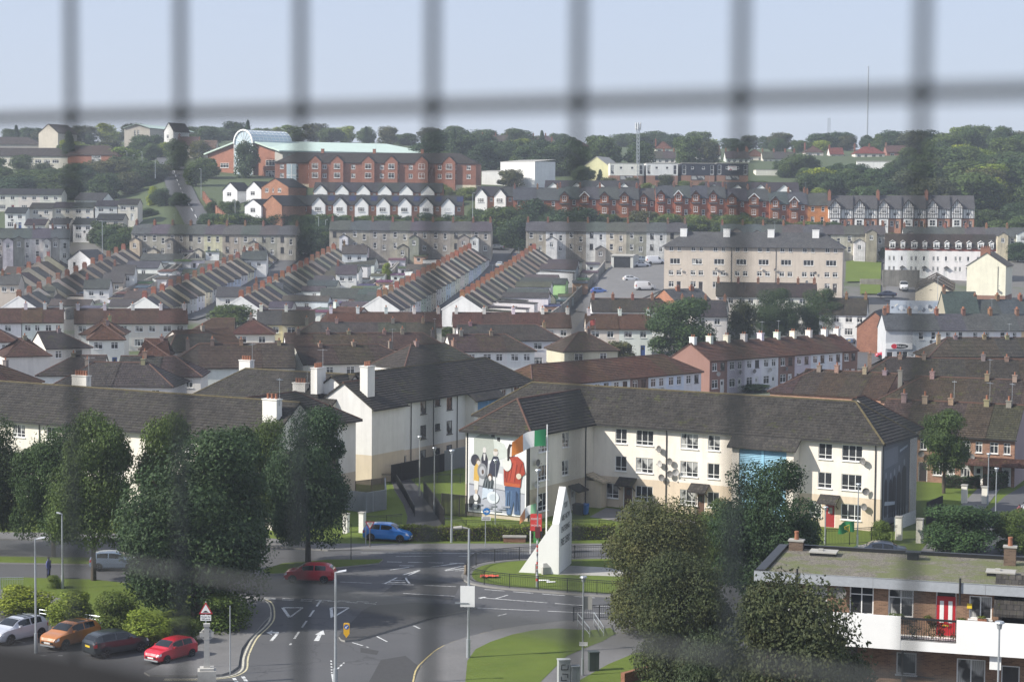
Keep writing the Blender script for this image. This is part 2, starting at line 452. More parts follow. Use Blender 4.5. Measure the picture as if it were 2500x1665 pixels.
# ------------------------------------------------------------------ windows and doors
WIN = {}
def win_meshes(w, h, kind, frame, far):
    key = (round(w, 2), round(h, 2), kind, frame, far)
    if key in WIN: return WIN[key]
    f = .085 if far else .06
    fr = MB(); pn = MB()
    sill = -.10 if not far else -.08
    def bx(x0, x1, z0, z1, y0=0.0, y1=.06): fr.box(x0, x1, y0, y1, z0, z1)
    bx(-w/2, w/2, 0, f); bx(-w/2, w/2, h - f, h); bx(-w/2, -w/2 + f, f, h - f); bx(w/2 - f, w/2, f, h - f)
    nv = int(kind[0]) - 1
    xs = [-w/2 + f]
    for k in range(nv):
        x = -w/2 + w * (k + 1) / (nv + 1); bx(x - f*.45, x + f*.45, f, h - f); xs += [x - f*.45, x + f*.45]
    xs.append(w/2 - f)
    zt = None
    if 't' in kind: zt = h * .70
    if 's' in kind: zt = h * .5
    if 'b' in kind: zt = h * .27
    for a in range(0, len(xs), 2):
        if zt and not ('o' in kind and a == 0):
            bx(xs[a], xs[a+1], zt - f*.4, zt + f*.4, .002, .058)
    if 'd' not in kind:
        fr.box(-w/2 - .05, w/2 + .05, sill - .06, -.002, -.065, -.002)
    pn.face([(-w/2 + f, .035, f), (w/2 - f, .035, f), (w/2 - f, .035, h - f), (-w/2 + f, .035, h - f)])
    if far:
        fr.face([(-w/2 + f, .03, f), (w/2 - f, .03, f), (w/2 - f, .03, h - f), (-w/2 + f, .03, h - f)], 1)
        WIN[key] = (fr.mesh('window', [frame, 'pane']), None)
    else:
        WIN[key] = (fr.mesh('window', frame), pn.mesh('pane', 'pane'))
    return WIN[key]
DOORS = {}
def door_mesh(w, h):
    key = (w, h)
    if key not in DOORS:
        d = MB(); d.box(-w/2, -w/2 + .07, 0, .07, 0, h, 1); d.box(w/2 - .07, w/2, 0, .07, 0, h, 1); d.box(-w/2 + .07, w/2 - .07, 0, .07, h - .07, h, 1)
        d.box(-w/2 + .07, w/2 - .07, .03, .06, .02, h - .07, 0)
        d.box(-w*.2, w*.2, .022, .03, h*.58, h*.84, 2)
        DOORS[key] = d.mesh('door', ['paint', 'white_frame', 'pane'])
    return DOORS[key]
SIDE_ROT = {'f': 0.0, 'r': math.pi/2, 'l': -math.pi/2, 'b': math.pi}

def wall_panel(mb, o, ux, L, z0, z1, holes, n, depth=.10, m=0):
    """wall from point o along ux (2D) with rectangular holes (x0,x1,z0,z1); n = outward 2D normal"""
    holes = [(max(a, 0), min(b, L), max(c, z0), min(d, z1)) for a, b, c, d in holes if d > z0 and c < z1 and b > 0 and a < L]
    xs = sorted({0, L, *[h[0] for h in holes], *[h[1] for h in holes]})
    zs = sorted({z0, z1, *[h[2] for h in holes], *[h[3] for h in holes]})
    def pt(x, z, dy=0.0): return (o[0] + ux[0]*x - n[0]*dy, o[1] + ux[1]*x - n[1]*dy, z)
    for i in range(len(xs) - 1):
        for j in range(len(zs) - 1):
            cx, cz = (xs[i] + xs[i+1]) / 2, (zs[j] + zs[j+1]) / 2
            if any(h[0] < cx < h[1] and h[2] < cz < h[3] for h in holes): continue
            mb.face((pt(xs[i], zs[j]), pt(xs[i+1], zs[j]), pt(xs[i+1], zs[j+1]), pt(xs[i], zs[j+1])), m)
    for a, b, c, d in holes:
        for p, q in (((a, c), (b, c)), ((b, c), (b, d)), ((b, d), (a, d)), ((a, d), (a, c))):
            mb.face((pt(p[0], p[1]), pt(p[0], p[1], depth), pt(q[0], q[1], depth), pt(q[0], q[1])), m)

POT = MB(); POT.tube((0, 0, 0), (0, 0, .42), .13, .10, 8); POT.tube((0, 0, .36), (0, 0, .46), .125, .125, 8)
POTM = None
DISH = MB()
for k in range(12):
    a0, a1 = 2*math.pi*k/12, 2*math.pi*(k+1)/12
    for r0, r1 in ((0, .17), (.17, .34)):
        q = [(r*math.cos(a), -.28 - .8*(.34**2 - r*r)*-1 - .10, r*math.sin(a)) for r, a in ((r0, a0), (r1, a0), (r1, a1), (r0, a1))]
        DISH.face(q); DISH.face([(x, y + .012, z) for x, y, z in q][::-1])
DISH.bar((0, 0, -.25), (0, -.34, -.05), .03, .03); DISH.bar((0, -.36, -.3), (0, -.75, -.02), .02, .02); DISH.box(-.04, .04, -.8, -.72, -.06, .04)
DISHM = None
AER = []
def courses(mb, p0, p1, p2, p3, g=.36, h=.055):
    """overlapping tile courses on one slope: eave p0-p1, top p3-p2"""
    p0, p1, p2, p3 = [Vector(p) for p in (p0, p1, p2, p3)]
    nn = (p1 - p0).cross(p3 - p0)
    if nn.length < 1e-6: nn = (p1 - p0).cross(p2 - p0)
    nn.normalize(); nn = nn if nn.z > 0 else -nn
    e = (p1 - p0).normalized(); q = (p3 - p0); sl = (q - e * q.dot(e)).length; n = max(2, int(sl / g))
    for i in range(n):
        a, b = i / n, (i + 1) / n
        l0, r0, l1, r1 = p0.lerp(p3, a), p1.lerp(p2, a), p0.lerp(p3, b), p1.lerp(p2, b)
        mb.face((l0 + nn*h, r0 + nn*h, r1 + nn*.006, l1 + nn*.006) if (r1 - l1).length > 1e-3 else (l0 + nn*h, r0 + nn*h, r1 + nn*.006))
        mb.face((l0 + nn*.001, r0 + nn*.001, r0 + nn*h, l0 + nn*h))
def roof_geo(L, Wd, he, rise, axis, hips, ov, ovg, t, mb, hipin=None, tiled=False):
    """slopes of a pitched roof; returns list of ridge and hip lines"""
    if axis == 'y': A, B_ = Wd, L            # ridge runs along local y
    else: A, B_ = L, Wd
    half = B_ / 2; k = rise / half           # slope
    ze = he - ov * k
    hi = half if hipin is None else hipin
    def T(a, b, z): return (a, b, z) if axis == 'x' else (B_ - b, a, z)
    a0 = -ov if hips[0] else -ovg; a1 = A + ov if hips[1] else A + ovg
    r0 = hi - .0 if hips[0] else -ovg; r1 = A - hi if hips[1] else A + ovg
    zr = he + rise
    lines = []
    F = [T(a0, -ov, ze), T(a1, -ov, ze), T(r1, half, zr), T(r0, half, zr)]
    Bk = [T(a1, B_ + ov, ze), T(a0, B_ + ov, ze), T(r0, half, zr), T(r1, half, zr)]
    mb.slab(F, t); mb.slab(Bk, t)
    if tiled: courses(mb, *F); courses(mb, *Bk)
    lines.append((T(r0, half, zr), T(r1, half, zr)))
    if hips[0]:
        mb.slab([T(a0, B_ + ov, ze), T(a0, -ov, ze), T(r0, half, zr)], t)
        if tiled: courses(mb, T(a0, B_ + ov, ze), T(a0, -ov, ze), T(r0, half, zr), T(r0, half, zr))
        lines += [(T(a0, -ov, ze), T(r0, half, zr)), (T(a0, B_ + ov, ze), T(r0, half, zr))]
    if hips[1]:
        mb.slab([T(a1, -ov, ze), T(a1, B_ + ov, ze), T(r1, half, zr)], t)
        if tiled: courses(mb, T(a1, -ov, ze), T(a1, B_ + ov, ze), T(r1, half, zr), T(r1, half, zr))
        lines += [(T(a1, -ov, ze), T(r1, half, zr)), (T(a1, B_ + ov, ze), T(r1, half, zr))]
    return lines

def house(label, A, B, Wd, he, rise, z0, name='house', cat='house', roof='x', hips=(0, 0), wall=(.7, .68, .62), roofc=(.06, .055, .05),
          rmat='tile', wmat='render', op=(), chim=(), group=None, ov=.3, ovg=.15, band=None, gable=None, far=True, ridge=None,
          found=1.5, dishes=(), parapet=None, hipin=None, pipes=(), gut=False, frame='white_frame', rooft=.14, sidec=None):
    global POTM, DISHM
    A = Vector(A[:2]); B = Vector(B[:2])
    L = (B - A).length; ang = math.atan2(B.y - A.y, B.x - A.x)
    root = empty(name, (A.x, A.y, z0), ang, label, cat, group)
    # walls with openings
    holes = {'f': [], 'r': [], 'l': [], 'b': []}
    for (sd, xc, zb, w, h, kd) in op:
        holes[sd].append((xc - w/2, xc + w/2, zb, zb + h) if sd in 'fr' else ((Wd if sd == 'l' else L) - xc - w/2, (Wd if sd == 'l' else L) - xc + w/2, zb, zb + h))
    segs = [(-found, he)] if band is None else [(band[0], he), (-found, band[0])]
    for si, (za, zb_) in enumerate(segs):
        w = MB()
        wall_panel(w, (0, 0), (1, 0), L, za, zb_, holes['f'], (0, -1))
        wall_panel(w, (L, 0), (0, 1), Wd, za, zb_, holes['r'], (1, 0))
        wall_panel(w, (L, Wd), (-1, 0), L, za, zb_, holes['b'], (0, 1))
        pw = MB() if sidec else w
        wall_panel(pw, (0, Wd), (0, -1), Wd, za, zb_, holes['l'], (-1, 0))
        if si == 0 and roof in 'xy':
            zr = he + rise - .02
            if roof == 'x':
                if not hips[0]: pw.face([(0, Wd, he), (0, 0, he), (0, Wd/2, zr)])
                if not hips[1]: w.face([(L, 0, he), (L, Wd, he), (L, Wd/2, zr)])
            else:
                if not hips[0]: w.face([(0, 0, he), (L, 0, he), (L/2, 0, zr)])
                if not hips[1]: w.face([(L, Wd, he), (0, Wd, he), (L/2, Wd, zr)])
        if si == 0 and roof == 'flat':
            w.face([(0, 0, he - .03), (L, 0, he - .03), (L, Wd, he - .03), (0, Wd, he - .03)])
        if parapet and si == 0:           # raised party-wall coping on the first gable
            k = rise / (Wd / 2); p = .09
            for ya, yb, za_, zb2 in ((-ov - .05, Wd/2, he - (ov + .05)*k, he + rise), (Wd/2, Wd + ov + .05, he + rise, he - (ov + .05)*k)):
                pw.slab([(-.06, ya, za_ + p), (.10, ya, za_ + p), (.10, yb, zb2 + p), (-.06, yb, zb2 + p)], .3)
        if sidec: pw.build('party_wall', wmat, root, color=sidec)
        w.build('wall' if si == 0 else 'base_wall', wmat, root, color=wall if si == 0 else band[1])
    # roof
    if roof in 'xy':
        r = MB(); lines = roof_geo(L, Wd, he, rise, roof, hips, ov, ovg, rooft, r, hipin, rmat == 'tile')
        r.build('roof', rmat, root, color=roofc)
        if ridge:
            rm = MB()
            for a, b in lines:
                a = Vector(a); b = Vector(b); rm.tube(a - Z*.03, b - Z*.03, .13, .13, 6)
            rm.build('ridge_tiles', ridge, root)
    elif roof == 'flat':
        r = MB()
        r.box(-ov, L + ov, -ov, Wd + ov, he, he + .22)
        r.build('roof', rmat, root, color=roofc)
    elif roof == 'mono':
        r = MB(); r.slab([(-ovg, -ov, he), (L + ovg, -ov, he), (L + ovg, Wd + ov, he + rise), (-ovg, Wd + ov, he + rise)], .12)
        r.build('roof', rmat, root, color=roofc)
    # openings
    for (sd, xc, zb, w, h, kd) in op:
        if sd == 'f': p = Vector((xc, .05, zb))
        elif sd == 'r': p = Vector((L - .05, xc, zb))
        elif sd == 'l': p = Vector((.05, xc, zb))
        else: p = Vector((xc, Wd - .05, zb))
        if kd.startswith('D'):
            dc = {'Dr': (.30, .02, .02), 'Dk': (.04, .03, .03), 'Dw': (.7, .7, .68), 'Db': (.03, .08, .25), 'Dg': (.03, .15, .07), 'Dn': (.10, .05, .03)}.get(kd, (.12, .06, .04))
            obj('door', door_mesh(round(w, 2), round(h, 2)), root, dc, p, SIDE_ROT[sd])
            continue
        fm = frame
        if kd.endswith('k'): fm = 'dark_frame'; kd = kd[:-1]
        a, bm = win_meshes(w, h, kd, fm, far)
        wo = obj('window', a, root, None, p, SIDE_ROT[sd])
        if bm: obj('pane', bm, wo)
    # chimneys: (x, y, width x, depth y, height above ridge, material, colour, pots)
    for (cx, cy, cw, cd, ch, cm, cc, pots) in chim:
        zr = he + rise
        c = MB(); c.box(cx - cw/2, cx + cw/2, cy - cd/2, cy + cd/2, zr - 1.6 * (rise > .8) - .25, zr + ch - .1)
        c.box(cx - cw/2 - .06, cx + cw/2 + .06, cy - cd/2 - .06, cy + cd/2 + .06, zr + ch - .1, zr + ch)
        co = c.build('chimney', cm, root, color=cc)
        if rng.random() < (.12 if far else .5):
            if not AER:
                am = MB(); am.tube((0, 0, -.6), (0, 0, 1.9), .02, .02, 5); am.bar((-.55, 0, 1.75), (.6, 0, 1.75), .02, .02)
                for q in range(7): am.bar((-.5 + q*.17, -.25, 1.75), (-.5 + q*.17, .25, 1.75), .012, .012)
                AER.append(am.mesh('aerial', 'galvanised'))
            obj('aerial', AER[0], co, None, (cx + cw/2 + .03, cy, zr + ch), rng.uniform(0, 3))
        if pots:
            if far:
                pm = MB()
                for k in range(pots):
                    t = (k + .5) / pots - .5
                    q = (cx, cy + t*cd*.9) if cd >= cw else (cx + t*cw*.9, cy)
                    pm.tube((q[0], q[1], zr + ch), (q[0], q[1], zr + ch + .38), .12, .10, 6)
                pm.build('chimney_pots', 'terracotta', co)
            else:
                if POTM is None: POTM = POT.mesh('chimney_pot', 'terracotta', True)
                for k in range(pots):
                    t = (k + .5) / pots - .5
                    q = (cx, cy + t*cd*.85) if cd >= cw else (cx + t*cw*.85, cy)
                    obj('chimney_pot', POTM, co, None, (q[0], q[1], zr + ch))
    for (sd, xc, zc) in dishes:
        if DISHM is None: DISHM = DISH.mesh('satellite_dish', 'paint', True)
        p = {'f': (xc, 0, zc), 'r': (L, xc, zc), 'l': (0, xc, zc)}[sd]
        obj('satellite_dish', DISHM, root, (.16, .155, .15) if rng.random() < .6 else (.45, .44, .42), p, SIDE_ROT[sd] + rng.uniform(-.5, .5))
    for (sd, xc) in pipes:
        pm = MB(); q = {'f': (xc, -.07), 'r': (L + .07, xc), 'l': (-.07, xc)}[sd]
        pm.tube((q[0], q[1], .05), (q[0], q[1], he - .25), .05, .05, 6)
        pm.build('downpipe', 'gutter', root)
    if gut and roof in 'xy':
        gm = MB(); k = rise / ((Wd if roof == 'x' else L) / 2); ze = he - ov * k - rooft
        gm.box(-ov*.9, L + ov*.9, -ov - .10, -ov + .04, ze + .0, ze + .11)
        gm.box(L + ov - .04, L + ov + .10, -ov + .05, Wd + ov, ze, ze + .11) if hips[1] else None
        gm.build('gutter', 'gutter', root)
    return root
def place(root, dz=0): return root

def unit_op(style, l, he, W_=7, r=rng):
    """openings of one terrace house front of width l"""
    o = []
    s2 = he - 1.75
    if style == 'est':           # two storey estate house
        a = .27 * l; b_ = .73 * l
        o = [('f', a, s2, min(1.5, l*.3), 1.15, '2t'), ('f', b_, s2, min(1.2, l*.24), 1.15, '2t'), ('f', a, .8, min(1.7, l*.34), 1.3, '3t'), ('f', b_, .05, .95, 2.05, r.choice(['Dr', 'Dk', 'Dw', 'Db', 'Dn']))]
    elif style == 'estk':
        o = [('f', .28*l, s2, 1.1, 1.2, '2t'), ('f', .73*l, s2, 1.0, 1.2, r.choice(['2t', '2tk'])), ('f', .3*l, .8, 1.4, 1.3, '2t'), ('f', .72*l, .05, .95, 2.05, 'Dw')]
    elif style == 'upper':       # only the upper windows can be seen
        o = [('f', .28*l, s2, 1.3, 1.15, '2t'), ('f', .72*l, s2, 1.1, 1.15, '2t')]
    elif style == 'street':
        o = [('f', .3*l, s2 - .1, .9, 1.4, '1s'), ('f', .75*l, s2 - .1, .8, 1.4, '1s'), ('f', .32*l, .8, 1.0, 1.5, '1s'), ('f', .76*l, .05, .9, 2.1, r.choice(['Dr', 'Dk', 'Dw', 'Db', 'Dg', 'Dn']))]
    elif style == 'rear3':       # tall rears of the old terraces
        dark = 'k' if r.random() < .3 else ''
        o = [('f', .27*l, he - 2.0 + r.uniform(-.15, .15), .95, 1.5, '1s' + dark), ('f', .74*l, he - 2.1 - r.uniform(0, .9), .85, 1.5, '1s'),
             ('f', .27*l, he - 4.9, .9, 1.5, '1s' + dark), ('f', .72*l, he - 5.3, .9, 1.3, '2t')]
    return o
# ------------------------------------------------------------------ trees and bushes
def leaf_cloud(mb_v, mb_f, cx, cy, cz, rx, ry, rz, n, size, r, shell=.55, up=.35):
    for _ in range(n):
        while True:
            x, y, z = r.uniform(-1, 1), r.uniform(-1, 1), r.uniform(-1, 1)
            d = x*x + y*y + z*z
            if .0001 < d <= 1: break
        d = math.sqrt(d); rad = (shell + (1 - shell) * r.random()**.6) * (1 + r.uniform(-.1, .12))
        dx, dy, dz = x/d, y/d, z/d
        p = (cx + dx*rx*rad, cy + dy*ry*rad, cz + dz*rz*rad)
        n1 = Vector((dx + r.uniform(-.9, .9), dy + r.uniform(-.9, .9), dz + up + r.uniform(-.9, .9))).normalized()
        t = n1.orthogonal().normalized(); t.rotate(Matrix.Rotation(r.uniform(0, 6.28), 3, n1)); b = n1.cross(t)
        s = size * r.uniform(.6, 1.35); w = s * r.uniform(.45, .7)
        i = len(mb_v)
        P0 = Vector(p)
        mb_v += [P0 - t*s*.5, P0 + b*w*.5 - n1*s*.10, P0 + t*s*.5, P0 - b*w*.5 - n1*s*.06]
        mb_f.append((i, i+1, i+2, i+3))
def crown_mesh(name, mat, n, size, r, shape, lobes=16, lobr=.38):
    """crown in a unit cylinder: diameter 1, z 0..1; shape(z)-> radius factor"""
    V, F = [], []
    per = n // (lobes + 3)
    for k in range(lobes):
        z = r.uniform(.10, .90); rad = .5 * shape(z); a = 2.399 * k + r.uniform(-.4, .4)
        lr = lobr * r.uniform(.55, 1.1) * (.55 + .5 * shape(z))
        q = max(0, rad - lr * .55) * r.uniform(.65, 1.05)
        lz = lr * r.uniform(.55, .9) * .8
        z = min(max(z, lz * .8), 1 - lz * .85)
        leaf_cloud(V, F, q*math.cos(a), q*math.sin(a), z, lr * .75, lr * .75, lz, per, size, r)
    for z0 in (.3, .55, .75):
        leaf_cloud(V, F, 0, 0, z0, .36*shape(z0), .36*shape(z0), .24, per, size, r, .3)
    me = bpy.data.meshes.new(name); me.from_pydata([tuple(v) for v in V], [], F); me.materials.append(MATS[mat]); me.update()
    return me
def trunk_mesh(name, mat, r, h=.45, rad=.035, limbs=6):
    mb = MB()
    mb.tube((0, 0, -.03), (0, 0, h*.55), rad*1.25, rad*.85, 9); mb.tube((0, 0, h*.55), (r.uniform(-.03, .03), r.uniform(-.03, .03), h*1.5), rad*.85, rad*.35, 8)
    for k in range(limbs):
        a = k * 2.4 + r.uniform(-.4, .4); z = h * r.uniform(.5, 1.2); l = r.uniform(.16, .30)
        p1 = (math.cos(a)*l*.5, math.sin(a)*l*.5, z + l*.5); p2 = (math.cos(a)*l, math.sin(a)*l, z + l*1.15)
        mb.tube((0, 0, z), p1, rad*.5, rad*.33, 6); mb.tube(p1, p2, rad*.33, rad*.12, 6)
    return mb.mesh(name, mat, True)
rt = random.Random(21)
round_s = lambda z: math.sqrt(max(0.0, 1 - (abs(z - .48) / .54)**2.3)) ** .9
egg_s = lambda z: math.sqrt(max(0.0, 1 - (abs(z - .40) / .62)**2.0))
cone_s = lambda z: max(.06, 1.02 * (1 - z)**.8)
TREE = {}
def proto(key, mat, n, size, shape, lobes, lobr, tr='bark', h=.4, rad=.03):
    TREE[key] = (crown_mesh('crown', mat, n, size, rt, shape, lobes, lobr), trunk_mesh('trunk', tr, rt, h, rad))
proto('big1', 'leaf_green', 46000, .025, egg_s, 26, .34)
proto('big2', 'leaf_dark', 52000, .0225, round_s, 30, .32)
proto('big3', 'leaf_brown', 52000, .023, round_s, 26, .36)
proto('big4', 'leaf_brown', 46000, .024, egg_s, 22, .36)
proto('big5', 'leaf_green', 22000, .034, round_s, 20, .34)
proto('mid1', 'leaf_green', 7000, .062, round_s, 16, .40)
proto('mid2', 'leaf_dark', 7000, .060, egg_s, 16, .40)
proto('mid3', 'leaf_brown', 6000, .065, round_s, 14, .42)
proto('mid4', 'leaf_bright', 6000, .065, round_s, 12, .42)
proto('con1', 'leaf_dark', 5000, .060, cone_s, 16, .34, h=.3, rad=.02)
proto('bush1', 'leaf_bright', 9000, .055, round_s, 14, .45, h=.2)
proto('bush2', 'leaf_hedge', 8000, .055, round_s, 14, .45, h=.2)
proto('spare', 'leaf_green', 5000, .045, egg_s, 16, .30, h=.45, rad=.025)
def tree_at(x, y, z, key, hgt, wid, label, group=None, name='tree', trunkh=.12, cat='tree', rz=None):
    cm, tm = TREE[key]
    root = empty(name, (x, y, z), rng.uniform(0, 6.28) if rz is None else rz, label, cat, group)
    t = obj('trunk', tm, root); t.scale = (wid * .9, wid * .9, hgt)
    c = obj('crown', cm, root, None, (0, 0, hgt * trunkh)); c.scale = (wid, wid * rng.uniform(.9, 1.05), hgt * (1 - trunkh))
    return root
def tree_px(px, pyb, pyt, wpx, key, label, D=None, group=None, name='tree', trunkh=.12, cat='tree'):
    """foot of the trunk at pixel (px,pyb) on the ground, top at pyt"""
    p = E(px, pyb) if D is None else W(px, D, pyb)
    z = terrain(p.x, p.y)
    top = P(px, pyt, p.y).z
    return tree_at(p.x, p.y, z - .1, key, top - z, wpx * p.y / FPX, label, group, name, trunkh, cat)
def hedge(pts, h, w, label, dens=900, mat='leaf_hedge', size=.16, z=0.0, name='hedge'):
    V, F = [], []; r = random.Random(len(label))
    for a, b in zip(pts[:-1], pts[1:]):
        a = Vector(a[:2]); b = Vector(b[:2]); L = (b - a).length; d = (b - a) / L; n = Vector((-d.y, d.x))
        for _ in range(int(dens * L)):
            s = r.uniform(-.02, L + .02); q = r.random()
            hh = h * (1 + .05*math.sin(s*2.1) + .04*math.sin(s*5.3))
            if q < .42: o = n * (-w/2 + r.uniform(-.06, .07)); zz = r.uniform(0, hh)
            elif q < .62: o = n * (w/2 + r.uniform(-.07, .06)); zz = r.uniform(0, hh)
            else: o = n * r.uniform(-w/2, w/2); zz = hh + r.uniform(-.10, .06)
            p = a + d*s + o
            leaf_cloud(V, F, p.x, p.y, z + zz, .03, .03, .03, 1, size, r)
    me = bpy.data.meshes.new(name); me.from_pydata([tuple(v) for v in V], [], F); me.materials.append(MATS[mat]); me.update()
    core = MB()
    for a, b in zip(pts[:-1], pts[1:]): core.bar((a[0], a[1], z + h*.46), (b[0], b[1], z + h*.46), w*.8, h*.9)
    o = obj(name, me); tag(o, label, 'hedge')
    core.build('branches', 'bark', o)
    return o

# ------------------------------------------------------------------ cars
def arr(xs, ys): return lambda s: _interp(xs, ys, s)
def car_proto(kind):
    if kind == 'hatch': L, Wc, H = 3.9, 1.70, 1.47
    elif kind == 'suv': L, Wc, H = 4.2, 1.80, 1.56
    elif kind == 'van': L, Wc, H = 5.0, 1.95, 2.15
    else: L, Wc, H = 4.5, 1.80, 1.45
    S = [0, .015, .05, .10, .18, .28, .40, .50, .57, .62, .66, .70, .74, .80, .88, .94, .975, 1.0]
    if kind == 'van':
        zt = [.70, .93, .97, .99, 1, 1, 1, 1, 1, .985, .96, .90, .80, .68, .57, .52, .46, .40]
        belt = [.55]*13 + [.55, .52, .49, .44, .38]
    elif kind == 'saloon':
        zt = [.60, .67, .69, .71, .76, .93, .99, 1, .985, .96, .90, .83, .75, .68, .64, .59, .52, .42]
        belt = [.58, .63, .64, .65, .65, .65, .64, .64, .635, .63, .63, .63, .63, .62, .60, .55, .49, .40]
    else:
        zt = [.60, .70, .80, .91, .97, .995, 1, .99, .965, .92, .86, .79, .72, .665, .63, .58, .51, .41]
        belt = [.56, .62, .65, .66, .66, .655, .65, .645, .64, .635, .63, .63, .63, .62, .60, .55, .48, .39]
    zl = [.26, .17, .14, .13, .12, .12, .12, .12, .12, .12, .12, .12, .12, .12, .13, .14, .17, .25]
    hw = [.80, .88, .93, .96, .985, 1, 1, 1, 1, 1, 1, 1, .995, .985, .955, .90, .83, .70]
    rh = [.62, .64, .66, .67, .69, .70, .70, .70, .70, .71, .73, .76, .80, .80, .78, .72, .66, .55]
    if kind == 'van': rh = [x * 1.18 for x in rh]
    fz, fb, fl, fw, fr_ = arr(S, zt), arr(S, belt), arr(S, zl), arr(S, hw), arr(S, rh)
    def section(s):
        w = fw(s) * Wc / 2; wr = fr_(s) * Wc / 2; b_ = fb(s) * H; t = fz(s) * H; l = fl(s) * H
        t = max(t, b_ + .02)
        return [(0, l), (w*.80, l), (w*.97, l + .10), (w, l + (b_ - l)*.55), (w*.965, b_), (wr + (w*.965 - wr)*.06, b_ + (t - b_)*.90), (wr*.72, t - .008), (0, t)]
    def surf(s, k):
        sec = section(s); i = min(int(k), 6); f = k - i
        y = sec[i][0]*(1-f) + sec[i+1][0]*f; z = sec[i][1]*(1-f) + sec[i+1][1]*f
        return Vector(((s - .5) * L, y, z))
    body = MB(); rings = []
    for s in S:
        sec = section(s); x = (s - .5) * L
        ring = [(x, -y, z) for y, z in sec] + [(x, y, z) for y, z in sec[::-1][1:-1]]
        rings.append(ring)
    n = len(rings[0])
    for a, b_ in zip(rings[:-1], rings[1:]):
        for k in range(n):
            j = (k + 1) % n; body.face((a[k], b_[k], b_[j], a[j]))
    body.face(rings[0]); body.face(rings[-1][::-1])
    parts = []
    me = body.mesh('body', 'car_paint', True, False)
    parts.append(('body', me, None))
    def patch(name, mat, s0, s1, k0, k1, side=0, ns=4, nk=3, off=.012, sm=True):
        mb = MB(); c = Vector((0, 0, H*.45))
        for sd in ((-1, 1) if side == 2 else (side,) if side else (1,)):
            g = []
            for i in range(ns + 1):
                row = []
                for j in range(nk + 1):
                    s = s0 + (s1 - s0)*i/ns; k = k0 + (k1 - k0)*j/nk
                    p = surf(s, k); e = 1e-3
                    tu = surf(min(s + e, 1), k) - surf(max(s - e, 0), k); tv = surf(s, min(k + .01, 7)) - surf(s, k - .01)
                    nn = tu.cross(tv); nn = nn.normalized() if nn.length > 1e-9 else Vector((0, 0, 1))
                    if nn.dot(p - c) < 0: nn = -nn
                    p = p + nn*off
                    row.append((p.x, p.y*sd, p.z))
                g.append(row)
            for i in range(ns):
                for j in range(nk):
                    q = (g[i][j], g[i+1][j], g[i+1][j+1], g[i][j+1]); mb.face(q if sd > 0 else q[::-1])
        parts.append((name, mb.mesh(name, mat, sm, False), None))
    def across(name, mat, s0, s1, kmin=5.15, off=.012):
        mb = MB(); ks = [kmin, 5.6, 6, 6.5, 7]; rows = []
        for i in range(5):
            s = s0 + (s1 - s0)*i/4
            pr = [surf(s, k) for k in ks]
            row = [(p.x, -p.y, p.z + off) for p in pr] + [(p.x, p.y, p.z + off) for p in pr[::-1][1:]]
            rows.append(row)
        for a, b_ in zip(rows[:-1], rows[1:]):
            for k in range(len(a) - 1): mb.face((a[k], b_[k], b_[k+1], a[k+1]))
        parts.append((name, mb.mesh(name, mat, True, False), None))
    if kind == 'van':
        for sd in (-1, 1): patch('side_window', 'car_glass', .60, .725, 4.10, 4.85, sd)
        across('windscreen', 'car_glass', .66, .80)
    else:
        a, b_ = ((.26, .43), (.455, .64)) if kind == 'saloon' else ((.16, .375), (.40, .63))
        for sd in (-1, 1):
            patch('side_window', 'car_glass', a[0], a[1], 4.12, 4.88, sd); patch('side_window', 'car_glass', b_[0], b_[1], 4.12, 4.88, sd)
        across('windscreen', 'car_glass', .59, .735)
        across('rear_window', 'car_glass', .155 if kind == 'saloon' else .022, .25 if kind == 'saloon' else .085, 5.25)
    across('roof_panel', 'car_paint', .10 if kind != 'saloon' else .27, .575, 5.1, .006)
    for sd in (-1, 1):
        patch('headlight', 'lamp_clear', .93, .985, 3.35, 3.95, sd, 2, 2)
        patch('tail_light', 'lamp_red', .003, .05, 3.2, 4.3, sd, 2, 2)
    patch('sill_trim', 'rubber', .20, .80, 1.4, 2.15, 2, 6, 1, .008)
    g = MB(); g.box(L/2 - .05, L/2 + .012, -.52*Wc/1.8, .52*Wc/1.8, .27*H, .36*H); parts.append(('grille', g.mesh('grille', 'black_metal'), None))
    g = MB(); g.box(L/2 - .06, L/2 - .01, -.62, .62, .16*H, .23*H); parts.append(('front_bumper_strip', g.mesh('front_bumper_strip', 'galvanised'), None))
    g = MB(); g.box(L/2 + .012, L/2 + .024, -.26, .26, .28*H, .35*H); parts.append(('number_plate', g.mesh('number_plate', 'plate_white'), None))
    g = MB(); g.box(-L/2 - .02, -L/2 + .02, -.26, .26, .44*H, .52*H); parts.append(('number_plate', g.mesh('number_plate', 'plate_yellow'), None))
    for sd in (-1, 1):
        g = MB(); x = (.625 - .5)*L; y = sd*Wc/2
        g.box(x - .10, x + .10, min(y*.96, y*1.12), max(y*.96, y*1.12), .655*H, .735*H); parts.append(('mirror', g.mesh('mirror', 'car_paint'), None))
    rw = .335 if kind in ('suv', 'van') else .30
    wm = MB(); wm.tube((0, -.10, 0), (0, .10, 0), rw, rw, 20)
    rim = MB(); rim.tube((0, .085, 0), (0, .106, 0), rw*.68, rw*.66, 18)
    for k in range(5):
        a = 2*math.pi*k/5
        rim.bar((math.cos(a)*.05, .112, math.sin(a)*.05), (math.cos(a)*rw*.62, .112, math.sin(a)*rw*.62), .05, .012, 1)
    tyre = wm.mesh('wheel', 'rubber', False, False); rimm = rim.mesh('rim', ['black_metal', 'rim'], False, False)
    arch = MB(); ro = rw*1.16
    pts = [(math.cos(math.pi*k/14)*ro, math.sin(math.pi*k/14)*ro) for k in range(15)]
    arch.face([(x, 0, z) for x, z in pts])
    archm = arch.mesh('wheel_arch', 'rubber', False, False)
